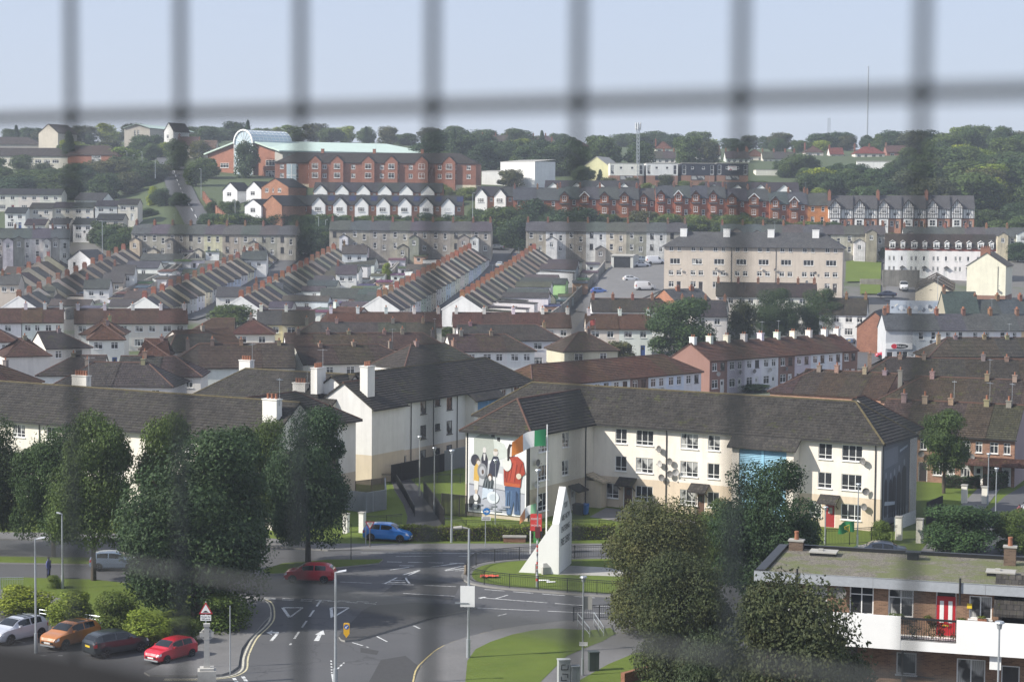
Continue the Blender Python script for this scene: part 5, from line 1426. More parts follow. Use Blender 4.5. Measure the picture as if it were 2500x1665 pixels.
# sign seen from behind on the lamp
p = W(1145, E(1143, 1609).y - .14); s = empty('direction_sign', (p.x, p.y, 0), -.05, 'white back of a direction sign on the street lamp', 'sign')
z0_, z1_ = P(1145, 1481, p.y).z, P(1145, 1430, p.y).z
m = MB(); m.box(-.46, .46, -.02, .02, z0_, z1_); m.build('board', 'white_paint', s)
m = MB(); m.box(-.80, .05, -.06, -.022, z0_ + .22, z0_ + .28); m.build('bracket', 'galvanised', s)
# cabinets, bench, bins
def cabinet(px, py, w, d, h, c, label, rz=.2):
    p = G(px, py, .12); m = MB(); m.box(-w/2, w/2, -d/2, d/2, 0, h); m.box(-w/2 - .03, w/2 + .03, -d/2 - .03, d/2 + .03, h, h + .06); m.box(-.008, .008, -d/2 - .006, -d/2 - .001, .08, h - .06)
    o = m.build('street_cabinet', 'paint', None, color=c); o.location = p; o.rotation_euler = (0, 0, rz); tag(o, label, 'cabinet'); return o
c1 = cabinet(1376, 1672, .72, .45, 1.55, (.40, .42, .42), 'tall grey street cabinet with black graffiti')
m = MB()
for k, (a, b_) in enumerate((((-.2, .35), (.15, .35)), ((-.2, .35), (-.2, .6)), ((-.15, .75), (.2, .72)), ((.2, .72), (.18, .5)), ((-.22, 1.0), (.2, 1.0)), ((-.2, 1.0), (-.18, 1.3)), ((-.18, 1.3), (.05, 1.3)), ((.2, 1.0), (.22, 1.28)))): m.bar((a[0], -.232, a[1]), (b_[0], -.232, b_[1]), .012, .05)
m.build('graffiti', 'black_metal', c1)
cabinet(1404, 1672, .50, .42, 1.15, (.30, .33, .35), 'smaller grey street cabinet beside the graffiti one')
cabinet(1449, 1636, .62, .42, 1.15, (.05, .065, .06), 'dark green street cabinet left of the round trees')
p = G(1256, 1323, .11); s = empty('stone_bench', p, -.02, 'long stone bench on brick base before the hedge', 'bench')
m = MB(); m.box(-.95, .95, -.22, .22, 0, .42); m.build('base', 'brick', s, color=(.22, .12, .085)); m = MB(); m.box(-1.02, 1.02, -.28, .28, .42, .56); m.build('seat', 'concrete', s)
def wheelie(px, py, c, label):
    p = E(px, py); s = empty('wheeled_bin', (p.x, p.y, .02), -.5, label, 'bin'); m = MB()
    lo = [(-.22, -.25), (.22, -.25), (.22, .25), (-.22, .25)]; hi = [(-.28, -.33), (.28, -.33), (.28, .33), (-.28, .33)]
    a = [(x, y, .08) for x, y in lo]; b_ = [(x, y, .95) for x, y in hi]; m.face(a[::-1]); m.face(b_)
    for i in range(4): m.face((a[i], a[(i+1) % 4], b_[(i+1) % 4], b_[i]))
    m.build('body', 'paint', s, color=c); m = MB(); m.slab([(-.30, -.36, .98), (.30, -.36, .98), (.30, .36, 1.06), (-.30, .36, 1.06)], .05); m.build('lid', 'paint', s, color=tuple(x*.8 for x in c))
    for sx in (-.22, .22):
        m = MB(); m.tube((sx, .3, .1), (sx + .06*(1 if sx > 0 else -1), .3, .1), .1); m.build('wheel', 'rubber', s)
wheelie(1428, 1257, (.03, .13, .36), 'blue wheeled bin beside the mural block'); wheelie(1416, 1258, (.03, .035, .04), 'black wheeled bin left of the blue bin'); wheelie(1407, 1256, (.035, .03, .03), 'brown black wheeled bin closest to the doorway')
def pillar(px, py, h, label, w=.45, c=(.78, .77, .72)):
    p = E(px, py); m = MB(); m.box(-w/2, w/2, -w/2, w/2, -.1, h, 0); m.box(-w/2 - .05, w/2 + .05, -w/2 - .05, w/2 + .05, h, h + .1, 1); o = m.build('gate_pillar', ['render', 'concrete'], None, color=c); o.location = (p.x, p.y, 0); o.rotation_euler = (0, 0, -.4); tag(o, label, 'pillar')
pillar(884, 1303, 1.85, 'white gate pillar left of the blue car'); pillar(845, 1302, 1.7, 'white gate pillar behind the left tree')
for px, py, h, lab in ((2194, 1318, 2.0, 'cream pillar at the right corner, left of the front pair'), (2245, 1325, 2.05, 'cream pillar at the right corner, right of the front pair'), (2354, 1228, 1.75, 'cream pillar on the right lane, left of the rear pair'), (2404, 1230, 1.65, 'cream pillar on the right lane, right of the rear pair')): pillar(px, py, h, lab, .55, (.74, .71, .62))
# fences and hedges
railing([E(x, y) for x, y in ((1085, 1290), (1130, 1296), (1300, 1300), (1480, 1296), (1560, 1290))], .95, 'black railing between hedge and mural', post=2.4, z=.02)
hedge([E(x, y) for x, y in ((895, 1318), (1000, 1322), (1180, 1322), (1300, 1322), (1500, 1318))], 1.35, .9, 'long clipped hedge below the mural', 420)
railing([E(x, y) for x, y in ((890, 1286), (945, 1284), (982, 1280))], .95, 'black railing on the lawn behind the blue car', post=2.0, z=.02)
railing([E(x, y) for x, y in ((1012, 1262), (988, 1218), (968, 1185))], 1.05, 'black railing down the left side of sloping path', post=2.0, z=.06, bar=.07)
railing([E(x, y) for x, y in ((900, 1180), (1000, 1178), (1130, 1180))], .95, 'black railing across the green before the grey flats', post=2.4, z=.02)
railing([E(x, y) for x, y in ((1083, 1285), (1060, 1248), (1035, 1215))], 1.5, 'dark timber fence along right side of sloping path', post=2.0, z=.05, bar=.14, solid=True, name='timber_fence', mat='timber_dark', cat='fence')
railing([E(x, y) for x, y in ((1078, 1256), (1140, 1263))], 2.0, 'dark board fence touching the mural block', post=2.0, z=.02, bar=.14, solid=True, name='timber_fence', mat='timber_dark', cat='fence')
railing([E(x, y) for x, y in ((955, 1180), (1020, 1166), (1092, 1148))], 1.9, 'dark board fence below the grey shaded flats', post=2.0, z=.02, bar=.14, solid=True, name='timber_fence', mat='timber_dark', cat='fence')
railing([E(x, y) for x, y in ((1085, 1150), (1140, 1138))], 2.2, 'blue grey board fence left of the mural block', post=2.0, z=.02, bar=.14, solid=True, name='timber_fence', mat='lead', cat='fence')
railing([E(x, y) for x, y in ((835, 1244), (895, 1252), (942, 1244), (940, 1214))], 1.9, 'grey weathered board fence left of the green', post=2.0, z=.02, bar=.14, solid=True, name='timber_fence', mat='lead', cat='fence')
railing([E(x, y) for x, y in ((868, 1222), (940, 1213))], 1.9, 'pale new board fence behind the grey one', post=2.0, z=.02, bar=.14, solid=True, name='timber_fence', mat='timber', cat='fence')
railing([E(x, y) for x, y in ((2016, 1332), (2060, 1331), (2190, 1322))], 1.4, 'iron garden fence below the right end of flats', post=2.2, z=.02)
railing([E(x, y) for x, y in ((2262, 1280), (2300, 1262))], 2.0, 'dark board fence right of the grey mural', post=2.0, z=.02, bar=.14, solid=True, name='timber_fence', mat='timber_dark', cat='fence')
hedge([E(x, y) for x, y in ((2300, 1190), (2392, 1192))], 1.2, 1.0, 'dark clipped hedge under the maple', 420, 'leaf_dark')
hedge([E(x, y) for x, y in ((2408, 1198), (2468, 1184))], 1.5, 1.0, 'rounded dark hedge by the shaded gable', 420, 'leaf_dark')
railing(GP([(-60, 1452), (0, 1451), (58, 1450)]), 1.1, 'pale railing on the grass at the left edge', post=1.8, z=.16, mat='galvanised', bar=.12)
for px, py, lab in ((112, 1528, 'black crash rail between the left bushes, left of two'), (222, 1540, 'black crash rail between the left bushes, right of two')):
    a, b_ = GP([(px - 15, py - 2), (px + 24, py + 4)]); s = empty('crash_rail', (a.x, a.y, .1), 0, lab, 'rail'); d = b_ - a
    m = MB(); m.tube((0, 0, 1.0), (d.x, d.y, 1.0), .04); m.tube((0, 0, .75), (d.x, d.y, .75), .03); m.build('rail', 'galvanised', s)
    for q in (0, 1):
        m = MB(); m.tube((d.x*q, d.y*q, -.1), (d.x*q, d.y*q, 1.0), .04); m.build('post', 'galvanised', s)
# people
def person(px, py, h, top, legs, label, rz=0, D=None):
    p = E(px, py) if D is None else W(px, D, py)
    root = empty('person', (p.x, p.y, terrain(p.x, p.y) + .05), rz, label, 'person')
    vs = [(0, 0, .52), (0, 0, .68), (0, 0, .80), (0, 0, .845), (0, .005, .93), (-.11, 0, .79), (-.145, .02, .62), (-.13, -.03, .47), (.11, 0, .79), (.145, .02, .62), (.13, -.03, .47),
          (-.055, 0, .50), (-.065, -.02, .27), (-.065, .04, .04), (-.07, -.05, .015), (.055, 0, .50), (.065, .02, .27), (.065, .03, .04), (.07, -.06, .015)]
    ed = [(0, 1), (1, 2), (2, 3), (3, 4), (2, 5), (5, 6), (6, 7), (2, 8), (8, 9), (9, 10), (0, 11), (11, 12), (12, 13), (13, 14), (0, 15), (15, 16), (16, 17), (17, 18)]
    rad = [.085, .085, .08, .032, .062, .042, .032, .022, .042, .032, .022, .06, .042, .028, .024, .06, .042, .028, .024]
    me = bpy.data.meshes.new('body'); me.from_pydata([(x*h, y*h, z*h) for x, y, z in vs], ed, [])
    o = obj('body', me, root, top); me.materials.append(MATS['paint'])
    sk = o.modifiers.new('skin', 'SKIN'); sb = o.modifiers.new('sub', 'SUBSURF'); sb.levels = sb.render_levels = 2
    for v, r_ in zip(me.skin_vertices[0].data, rad): v.radius = (r_*h*1.25, r_*h)
    me.skin_vertices[0].data[0].use_root = True
    m = MB()
    for i in range(6):
        for j in range(10):
            f = lambda i, j: (.066*h*math.sin(math.pi*i/12)*math.cos(2*math.pi*j/10), .01*h + .07*h*math.sin(math.pi*i/12)*math.sin(2*math.pi*j/10), .93*h + .072*h*math.cos(math.pi*i/12))
            m.face([f(i+1, j), f(i+1, j+1), f(i, j+1), f(i, j)])
    m.build('hair', 'hair', root, True)
    m = MB(); m.tube((-.06*h, 0, .5*h), (-.066*h, .02*h, .03*h), .062*h, .04*h, 8); m.tube((.06*h, 0, .5*h), (.066*h, .02*h, .03*h), .062*h, .04*h, 8); m.build('trousers', 'paint', root, True, color=legs)
person(119, 1414, 1.72, (.10, .11, .30), (.03, .03, .04), 'person in a blue top walking behind the left trees', 1.2)
person(2488, 1276, 1.7, (.35, .10, .12), (.04, .05, .08), 'person in a red top at the right edge of lane, left of two', .3)
person(2499, 1272, 1.75, (.5, .5, .52), (.04, .04, .05), 'person in a pale top at the right edge of lane, right of two', -.4)
# cars
car(42, 1562, 236, (.45, .47, .52), 'suv', 'silver white parked car with black roof at left edge', roofc=(.015, .016, .018))
car(172, 1574, 238, (.40, .145, .03), 'suv', 'orange brown parked car with dark roof facing the viewer', roofc=(.02, .018, .017))
car(283, 1594, 44, (.018, .024, .028), 'suv', 'black parked car seen from behind with yellow plate')
car(417, 1610, 236, (.50, .012, .03), 'hatch', 'bright red small parked car beside the stone cross', scale=.93)
car(757, 1420, 176, (.42, .015, .028), 'hatch', 'red hatchback driving on the road at the junction', name='car')
car(948, 1322, -14, (.010, .19, .58), 'suv', 'bright blue car parked on the grass before the hedge', z=.1)
car(282, 1390, 2, (.16, .22, .32), 'hatch', 'pale blue car on the road behind the left trees', name='car')
car(2146, 1364, 172, (.02, .03, .05), 'saloon', 'dark blue car behind the gravel roof', z=.05)
car(1880, 0, 165, (.65, .66, .68), 'hatch', 'white car at the bottom edge below the brown tree', D=112, z=.02)
# near trees
tree_px(-25, 1345, 1000, 230, 'big2', 'dark tree cut by the left edge of view', trunkh=.14)
tree_px(131, 1362, 1032, 200, 'big1', 'green tree right of the left edge tree, trunk on verge', trunkh=.16)
tree_px(229, 1421, 998, 225, 'big1', 'tall green tree in front of the long left roof', trunkh=.22)
tree_px(548, 1440, 1040, 250, 'big2', 'dark tree just right of the largest dark tree', trunkh=.08)
tree_px(402, 1405, 1006, 160, 'big5', 'thin topped tree behind the big dark tree', trunkh=.2)
tree_px(478, 1512, 1050, 430, 'big2', 'largest dark tree on the grass bank above the cars', trunkh=.06)
tree_px(752, 1378, 992, 245, 'big2', 'dark tree on verge above the red hatchback', trunkh=.13)
tree_px(645, 1336, 1012, 165, 'big1', 'green tree between the largest dark tree and the verge', trunkh=.14)
tree_px(1595, 1545, 1222, 300, 'big3', 'round brownish tree right of the roundabout', trunkh=.05)
tree_px(1662, 1690, 1348, 275, 'big4', 'round brownish tree nearest, below the other one', trunkh=.05, D=118)
tree_px(1868, 1470, 1124, 270, 'big2', 'dark green tree in front of the blue shutters', trunkh=.08)
tree_px(1750, 1420, 1212, 140, 'big1', 'green tree between the dark and the brownish trees', trunkh=.08)
tree_px(1970, 0, 1408, 400, 'big4', 'olive brown tree before the flat roofed maisonettes', D=91, trunkh=.2)
tree_px(1775, 0, 1545, 220, 'big3', 'brown tree at bottom left of the olive one', D=93, trunkh=.15)
tree_px(2304, 1204, 998, 135, 'big5', 'slender maple right of the grey mural', trunkh=.26)
tree_px(2345, 1350, 1228, 195, 'big5', 'pale green shrubby tree behind the gravel roof', trunkh=.02)
tree_px(2478, 1350, 1240, 130, 'big5', 'shrubby tree at the right edge behind the chimney', trunkh=.02)
tree_px(1975, 1345, 1262, 60, 'mid1', 'small tree left of the iron garden fence', trunkh=.05)
tree_px(2150, 1325, 1268, 55, 'bush2', 'small shrub in front of the grey mural', trunkh=.02, name='bush', cat='bush')
for px, pb, ptp, w, k, lab in ((60, 1500, 1428, 150, 'bush1', 'yellow green bush above the white car'), (172, 1532, 1438, 135, 'bush1', 'dull green bush above the orange car'), (284, 1548, 1438, 125, 'bush2', 'upright green bush above the black car'),
                              (362, 1574, 1488, 145, 'bush1', 'bright yellow green bush above the red car'), (448, 1570, 1500, 90, 'bush2', 'dark green bush left of the hump sign'), (545, 1540, 1440, 150, 'bush2', 'dark shrub under the largest tree'), (133, 1440, 1400, 40, 'bush2', 'small shrub by the grey lamp on grass bank')):
    tree_px(px, pb, ptp, w, k, lab, name='bush', cat='bush', trunkh=.0)
# garden walls at the bottom
a, b_ = GP([(1520, 1672), (1600, 1650)]); m = MB(); m.bar((a.x, a.y, .35), (b_.x, b_.y, .35), .3, .8); o = m.build('garden_wall', 'brick', None, color=(.24, .12, .08)); tag(o, 'low brick garden wall under the nearest brownish tree', 'wall')
# ------------------------------------------------------------------ the mesh fence the view is taken through, and the rampart coping under it
sf = empty('security_fence', (0, 1.0, CAMZ), 0, 'out of focus dark mesh fence across the whole view', 'fence')
for i in range(-2, 10):
    x = -.2543 + .0712*i; y = 1.15 - .05*i
    m = MB(); m.tube((x, y - 1.0, -.55), (x, y - 1.0, .45), .0028, .0028, 8); m.build('bar', 'fence_wire', sf, True)
for z, rw in ((.049, .0034), (-.2075, .0025)):
    m = MB(); m.tube((-.2543 - .0712*3, .15 + .15 + .006, z), (-.2543 + .0712*10, .15 - .05*10 + .006, z), rw, rw, 8); m.build('rail', 'fence_wire', sf, True)
m = MB(); rr = random.Random(5)
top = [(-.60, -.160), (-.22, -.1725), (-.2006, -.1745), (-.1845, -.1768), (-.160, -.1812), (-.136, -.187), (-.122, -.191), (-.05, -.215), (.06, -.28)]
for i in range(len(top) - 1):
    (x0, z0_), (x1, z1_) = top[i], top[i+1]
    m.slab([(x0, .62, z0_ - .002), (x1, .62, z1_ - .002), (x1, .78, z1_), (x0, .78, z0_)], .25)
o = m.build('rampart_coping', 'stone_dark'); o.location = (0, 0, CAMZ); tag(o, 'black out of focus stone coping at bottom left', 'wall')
# ------------------------------------------------------------------ the estate of brown roofs
rh_ = random.Random(31)
def jit(c, a=.06): return tuple(max(0, x * (1 + rh_.uniform(-a, a))) for x in c)
WHITE = (.80, .80, .77); OFFW = (.74, .71, .64); PINKB = (.42, .26, .19); BRICKR = (.30, .115, .065); GREYP = (.40, .375, .32); SLATE = (.085, .088, .095); BSL = (.060, .062, .068)
WC = (.74, .73, .69)
def row(x1, y1, x2, y2, n, labels, he=5.2, Wd=8.0, rise=2.3, hips=(0, 0), roofc=BROWN, walls=(OFFW,), style='est', D=None, chim='w', rmat='tile', wmat='render', group=None, rear=None, far=True, ridge=None, found=2.0, ov=.3, ops=None, frame='white_frame', name='house', cat='house', chx=None, ovg=.12, band=None, dish=.3, gut=False):
    """a row of n houses under the front eave running between two pixels"""
    if D is None:
        A = E(x1, y1, he); B = E(x2, y2, he); za = (terrain(A.x, A.y) + terrain(B.x, B.y)) / 2
    else:
        a = P(x1, y1, D[0]); b = P(x2, y2, D[1]); A = Vector((a.x, a.y)); B = Vector((b.x, b.y)); za = (a.z + b.z) / 2 - he
    out = []
    for i in range(n):
        a = A.lerp(B, i / n); b = A.lerp(B, (i + 1) / n); l = (b - a).length
        lab = labels if n == 1 else labels.replace('#', ORD[i])
        ch = []
        if chim == 'w': ch = [(.35 if i else .6, Wd/2, .6, 1.0, .95, 'render', jit(WC, .1), 2)]
        if chim == 'b': ch = [(.4, Wd/2, .55, 1.1, .9, 'brick', jit((.22, .115, .08), .15), 3)]
        if chim == 'r' : ch = [(.4, Wd/2, .6, 1.0, 1.0, 'render', jit((.44, .40, .34), .15), 3)]
        if chim == 's' and rh_.random() < .8: ch = [(l*rh_.uniform(.3, .7), Wd/2 - .3, .55, .55, rh_.uniform(.35, .75), 'brick' if rh_.random() < .5 else 'render', jit((.26, .205, .165), .2), 1)]
        if chim and chim in 'wbr' and i == n - 1 and not hips[1] and n > 1: ch.append((l - .4, Wd/2, .6, 1.0, .95, ch[0][5], ch[0][6], 2))
        o = unit_op(style, l, he) if ops is None else ops(l, he, i)
        ds = [('f', l*rh_.uniform(.3, .7), he - 2.2)] if rh_.random() < dish and style else []
        out.append(house(lab, a, b, Wd, he, rise, za, name=name, cat=cat, hips=(hips[0] if i == 0 else 0, hips[1] if i == n - 1 else 0), roofc=jit(roofc, .12), wall=jit(walls[i % len(walls)], .03), rmat=rmat, wmat=wmat,
                  op=o, chim=ch, group=group if n > 1 else None, far=far, ridge=ridge, found=found, ov=ov, ovg=ovg if (i in (0, n-1)) else 0.0, frame=frame, band=band, dishes=ds, gut=gut))
    return out
EST = 'houses of the brown roofed estate'
def est(x1, y1, x2, y2, n, lab, **k):
    k.setdefault('group', EST); k.setdefault('ridge', 'ridge_tile'); k.setdefault('far', True); return row(x1, y1, x2, y2, n, lab, **k)
DB = (.060, .052, .046); RB = (.095, .050, .036)
est(-70, 787, 52, 786, 1, 'brown roofed white house at left edge, upper row', roofc=RB, walls=(WHITE,))
est(54, 786, 155, 785, 2, '# of two brown roofed white houses below slate terraces at left', roofc=RB, walls=(WHITE,))
est(182, 788, 458, 787, 4, '# from left of four brown roofed cream houses left of dark tree', roofc=RB, walls=(OFFW,))
est(197, 814, 303, 814, 1, 'hip roofed grey walled house with dark roof, left estate', hips=(1, 1), roofc=RB, walls=(GREYW,), chim='s')
est(216, 827, 303, 826, 1, 'white hip roofed house with two windows, left estate', hips=(1, 1), roofc=RB, walls=(WHITE,), chim='s', Wd=7)
est(112, 849, 222, 845, 1, 'cream house with two dark windows, left estate', hips=(0, 1), roofc=DB, walls=(OFFW,), chim='s', style='estk')
est(-60, 833, 40, 832, 1, 'low brown roof house cut by the left edge, upper', hips=(0, 1), roofc=RB, walls=(WHITE,), chim='s')
est(14, 868, 122, 865, 1, 'plain pale walled house with brown hip roof, far left', hips=(1, 1), roofc=RB, walls=(OFFW,), style=None, chim='s')
est(-60, 948, 30, 940, 1, 'pale blue house under brown roof at the left edge', hips=(0, 0), roofc=RB, walls=((.60, .64, .72),), chim='s', style='upper')
est(32, 939, 102, 928, 1, 'white house end with blue downpipe, left edge', hips=(0, 1), roofc=RB, walls=(WHITE,), style='upper', chim='s')
est(92, 914, 250, 914, 1, 'white walled house under wide dark roof, left', hips=(1, 0), roofc=DB, walls=(WHITE,), style=None, chim='s', Wd=9)
est(132, 937, 420, 941, 2, '# of two joined white houses under long grey brown hip roof', hips=(1, 1), roofc=(.062, .058, .052), walls=(WHITE,), chim='s', style='upper', Wd=8.5, rise=2.6)
est(339, 868, 412, 868, 1, 'small white house with brown hip roof, left estate', hips=(1, 1), roofc=RB, walls=(WHITE,), style=None, chim='s')
est(285, 915, 490, 916, 2, '# of two houses under plain dark brown roof, left estate', hips=(0, 1), roofc=DB, walls=(OFFW,), style='upper', chim='s')
est(405, 896, 720, 894, 4, '# of four houses under the widest brown roof', hips=(1, 0), roofc=(.070, .054, .045), walls=(WHITE,), style=None, chim='s', Wd=9.5, rise=3.0)
est(455, 846, 590, 838, 1, 'brown roofed house with white gutter boards, left middle', hips=(0, 0), roofc=RB, walls=(OFFW,), style=None, chim='s')
est(410, 858, 545, 850, 1, 'dark roofed house below slanting white verge', hips=(1, 0), roofc=DB, walls=(OFFW,), style=None, chim='s')
est(563, 813, 668, 813, 1, 'cream hip roofed house with two white windows', hips=(1, 1), roofc=RB, walls=(OFFW,), style='est', chim='s')
est(460, 812, 570, 812, 1, 'brown hip roofed house beside the cream one', hips=(1, 0), roofc=RB, walls=(OFFW,), style=None, chim='s')
est(628, 790, 690, 790, 1, 'yellow walled house under slate grey roof', roofc=BSL, walls=((.70, .62, .42),), rmat='slate', style='est')
est(690, 791, 768, 791, 1, 'yellow walled house under brown roof, beside slate one', roofc=(.075, .055, .045), walls=((.62, .55, .38),), style='est')
est(785, 780, 860, 784, 1, 'brown roofed house with pale blue chimney', roofc=RB, walls=(OFFW,), style='upper')
est(711, 822, 1065, 822, 5, '# from left of five houses under grey lichened roof', hips=(1, 0), roofc=(.075, .070, .062), walls=(OFFW,), style='upper', chim='s', ov=.4)
est(700, 853, 1100, 850, 6, '# from left of six houses in the second brown row', hips=(0, 1), roofc=(.072, .050, .042), walls=(WHITE,), style='upper', chim='s')
est(740, 888, 1008, 880, 3, '# of three houses under dark brown roof left of hip roof', hips=(0, 1), roofc=(.066, .052, .044), walls=(OFFW,), style='upper', chim='s')
est(988, 896, 1178, 884, 2, '# of two houses under dark grey hip roof centre', hips=(1, 1), roofc=(.060, .056, .050), walls=(OFFW,), style='upper', chim='s', rise=2.8)
est(800, 796, 1078, 796, 4, '# from left of four red brown roofed houses left of centre', roofc=RB, walls=(OFFW,), style='upper')
est(1107, 797, 1395, 797, 4, '# from left of four red brown roofed houses at centre', roofc=RB, walls=(OFFW,), style='est')
est(1122, 829, 1374, 828, 3, '# of three houses under lichened hip roof at centre', hips=(0, 1), roofc=(.068, .060, .052), walls=((.78, .78, .78),), style='est', chim='s', dish=.6)
est(1103, 856, 1305, 854, 3, '# of three houses under plain brown roof at centre', hips=(0, 1), roofc=(.066, .050, .043), walls=(WHITE,), style='upper', chim='s')
est(1378, 855, 1508, 852, 1, 'tan hip roofed house behind the red and white flag', hips=(1, 1), roofc=(.085, .060, .05), walls=((.60, .54, .42),), style='est', chim='s', rise=2.6)
est(1432, 801, 1592, 801, 2, '# of two red brown roofed houses right of the flag', roofc=RB, walls=((.74, .68, .58), WHITE), style='est')
est(1446, 760, 1640, 758, 4, '# from left of four dark roofed white houses above the flag', roofc=(.062, .054, .048), walls=(WHITE,), style='est', chim='b')
est(1655, 762, 1770, 764, 2, '# of two slate grey roofed houses behind big round tree', roofc=BSL, walls=(OFFW,), style='est', chim='b', rmat='slate')
# the two long rows receding to the right, seen on their shaded fronts
est(1300, 944, 1712, 902, 9, '# from near end of the long red brown terrace', roofc=(.110, .058, .040), walls=((.75, .76, .78), (.24, .16, .13), (.70, .73, .78), (.68, .74, .84)), style='estk', chim=None, hips=(1, 1), dish=.6, he=5.2)
est(1733, 881, 2094, 851, 9, '# from near end of the long terrace with brown gable', roofc=(.110, .060, .044), walls=((.26, .16, .125), (.60, .57, .60), (.76, .77, .80), (.76, .77, .80)), style='estk', hips=(0, 0), dish=.4, he=5.2)
est(1780, 905, 1850, 903, 1, 'little white outhouse with pitched roof right of brown gable', he=2.6, rise=1.2, Wd=5, roofc=DB, walls=(WHITE,), style=None, chim=None)
est(1945, 886, 2035, 888, 1, 'low white bungalow with red brown roof', he=2.7, rise=1.6, Wd=6, hips=(0, 1), roofc=(.12, .06, .045), walls=(WHITE,), style=None, chim=None, ops=lambda l, he, i: [('f', l*.25, .9, 1.4, 1.2, '2t'), ('f', l*.75, .9, 1.2, 1.2, '2t')])
est(2030, 890, 2084, 884, 1, 'low white bungalow with grey roof and lilac gable', he=2.7, rise=1.8, Wd=6, roofc=(.075, .062, .056), walls=(WHITE,), style=None, chim=None)
# right hand estate
est(2271, 868, 2560, 868, 5, '# from left of five pink brick houses under lichened roof', hips=(1, 0), roofc=(.072, .064, .055), walls=(PINKB,), wmat='brick', style='est', chim='s', he=5.0, rise=2.6)
est(2095, 921, 2560, 932, 7, '# from left of seven mossy roofed houses in the right estate', hips=(1, 0), roofc=(.062, .052, .045), walls=(PINKB,), wmat='brick', style=None, chim='s', Wd=9, rise=2.6)
est(1880, 952, 2160, 968, 5, '# from left of five houses under mossy brown roof', hips=(1, 0), roofc=(.064, .048, .040), walls=(PINKB,), wmat='brick', style=None, chim='s', Wd=9, rise=2.6)
est(2150, 972, 2560, 990, 6, '# from left of six houses in the lower mossy row', hips=(1, 0), roofc=(.064, .050, .042), walls=(PINKB,), wmat='brick', style=None, chim='s', Wd=9, rise=2.6)
r_ = est(2140, 1051, 2478, 1069, 5, '# from left of five brick houses behind the maple', roofc=(.068, .056, .048), walls=((.30, .19, .14),), wmat='brick', style='est', chim='s', Wd=9.5, rise=3.0, far=False, gut=True)
for r1 in r_[3:]:
    m = MB(); m.slab([(.3, -1.3, 2.35), (7.0, -1.3, 2.35), (7.0, -.01, 3.0), (.3, -.01, 3.0)], .14); m.build('porch_roof', 'tile', r1, color=(.10, .055, .045))
m = MB(); l5 = (E(2478, 1069, 5.2) - E(2140, 1051, 5.2)).length / 5 + .03
m.face([(l5, .05, 0), (l5, 9.45, 0), (l5, 9.45, 5.1), (l5, 4.75, 8.0), (l5, .05, 5.1)]); m.build('rendered_gable', 'render', r_[4], color=(.36, .29, .29))
# street of the shop
shop = row(2163, 803, 2229, 803, 1, 'grey corner shop with red and black McLean sign', he=6.6, D=(355, 355), Wd=8, rise=2.6, roofc=SLATE, rmat='slate', walls=((.52, .54, .56),), chim='b', style=None, name='shop', cat='shop',
           ops=lambda l, he, i: [('f', l*.62, .7, 2.0, 1.9, '2'), ('f', l*.16, .1, 1.1, 2.4, 'Dk')])[0]
m = MB(); m.box(.02, 4.75, -.18, -.01, 3.0, 4.0); m.build('fascia_sign', 'white_paint', shop)
m = MB(); m.face([(x, -.2, z) for x, z in disc(2.5, 3.5, 1.5, .42, 20)]); m.build('sign_panel', 'black_metal', shop)
m = MB(); m.face([(x, -.21, z) for x, z in disc(1.5, 3.5, .55, .44, 20)]); m.build('sign_panel', 'paint', shop, color=(.55, .02, .04))
text(shop, 'lettering', 'McLean', .55, (2.75, -.215, 3.5), (math.pi/2, 0, 0), (.8, .8, .8), ext=.004)
row(2229, 803, 2560, 806, 5, '# from the shop in the slate roofed terrace on its right', he=6.2, D=(355, 357), Wd=8, rise=2.6, roofc=SLATE, rmat='slate', walls=((.66, .69, .72), WHITE, WHITE, WHITE, (.78, .60, .34)), chim='b', group='slate terrace beside the shop', style='street')
row(2310, 768, 2392, 766, 1, 'tan gabled house with blue grey slate roof behind the shop', he=4.6, D=(385, 385), Wd=9, rise=4.2, roofc=(.06, .075, .085), rmat='slate', walls=((.34, .32, .24),), chim='b', style=None)
row(2392, 766, 2560, 766, 3, '# of three slate roofed cottages behind the shop terrace', he=4.6, D=(385, 387), Wd=8, rise=2.6, roofc=(.075, .08, .09), rmat='slate', walls=(WHITE,), chim='b', style='upper', group='slate cottages behind the shop')
gb = house('brick house with white panelled gable by the shop corner', W(2090, 372), W(2175, 370), 9, 5.4, 2.8, terrain(64, 371) - .4, roof='y', wall=(.33, .165, .115), wmat='brick', roofc=BSL, rmat='slate', op=[('f', 4.9, 3.3, 1.5, 1.2, '2t'), ('f', 4.9, .7, 1.6, 1.3, '3t')], chim=[(5.0, 5, .6, .9, .8, 'brick', (.28, .13, .08), 2)], dishes=[('f', 5.0, 2.7)])
m = MB(); m.box(4.02, 5.8, -.06, -.012, 2.0, 6.0); m.build('white_panel', 'white_paint', gb)
# pale flats, white dormered terrace and the cream gable on the right
def f1(l, he, i):
    o = []
    for k in range(2):
        x = l*(k + .5)/2
        o += [('f', x - .9, he - 1.35, .95, .95, '2'), ('f', x + .9, he - 1.35, .8, .95, '2'), ('f', x, he - 4.3, 2.3, 1.25, '3'), ('f', x - .9, he - 6.8, 1.1, 1.1, '2t'), ('f', x + .9, he - 6.8, 1.1, 1.1, '2t'), ('f', x - .8, he - 9.5, 1.2, 1.3, '2t'), ('f', x + .9, he - 10.3, 1.0, 2.1, 'Dk')]
    return o
def big(x1, y1, x2, y2, D, he, Wd, rise, lab, **k):
    a = P(x1, y1, D[0]); b = P(x2, y2, D[1]); z0 = (a.z + b.z)/2 - he
    return house(lab, (a.x, a.y), (b.x, b.y), Wd, he, rise, z0, **k)
a = P(1622, 600, 452); b = P(2058, 601, 444); LF = (b.xy - a.xy).length
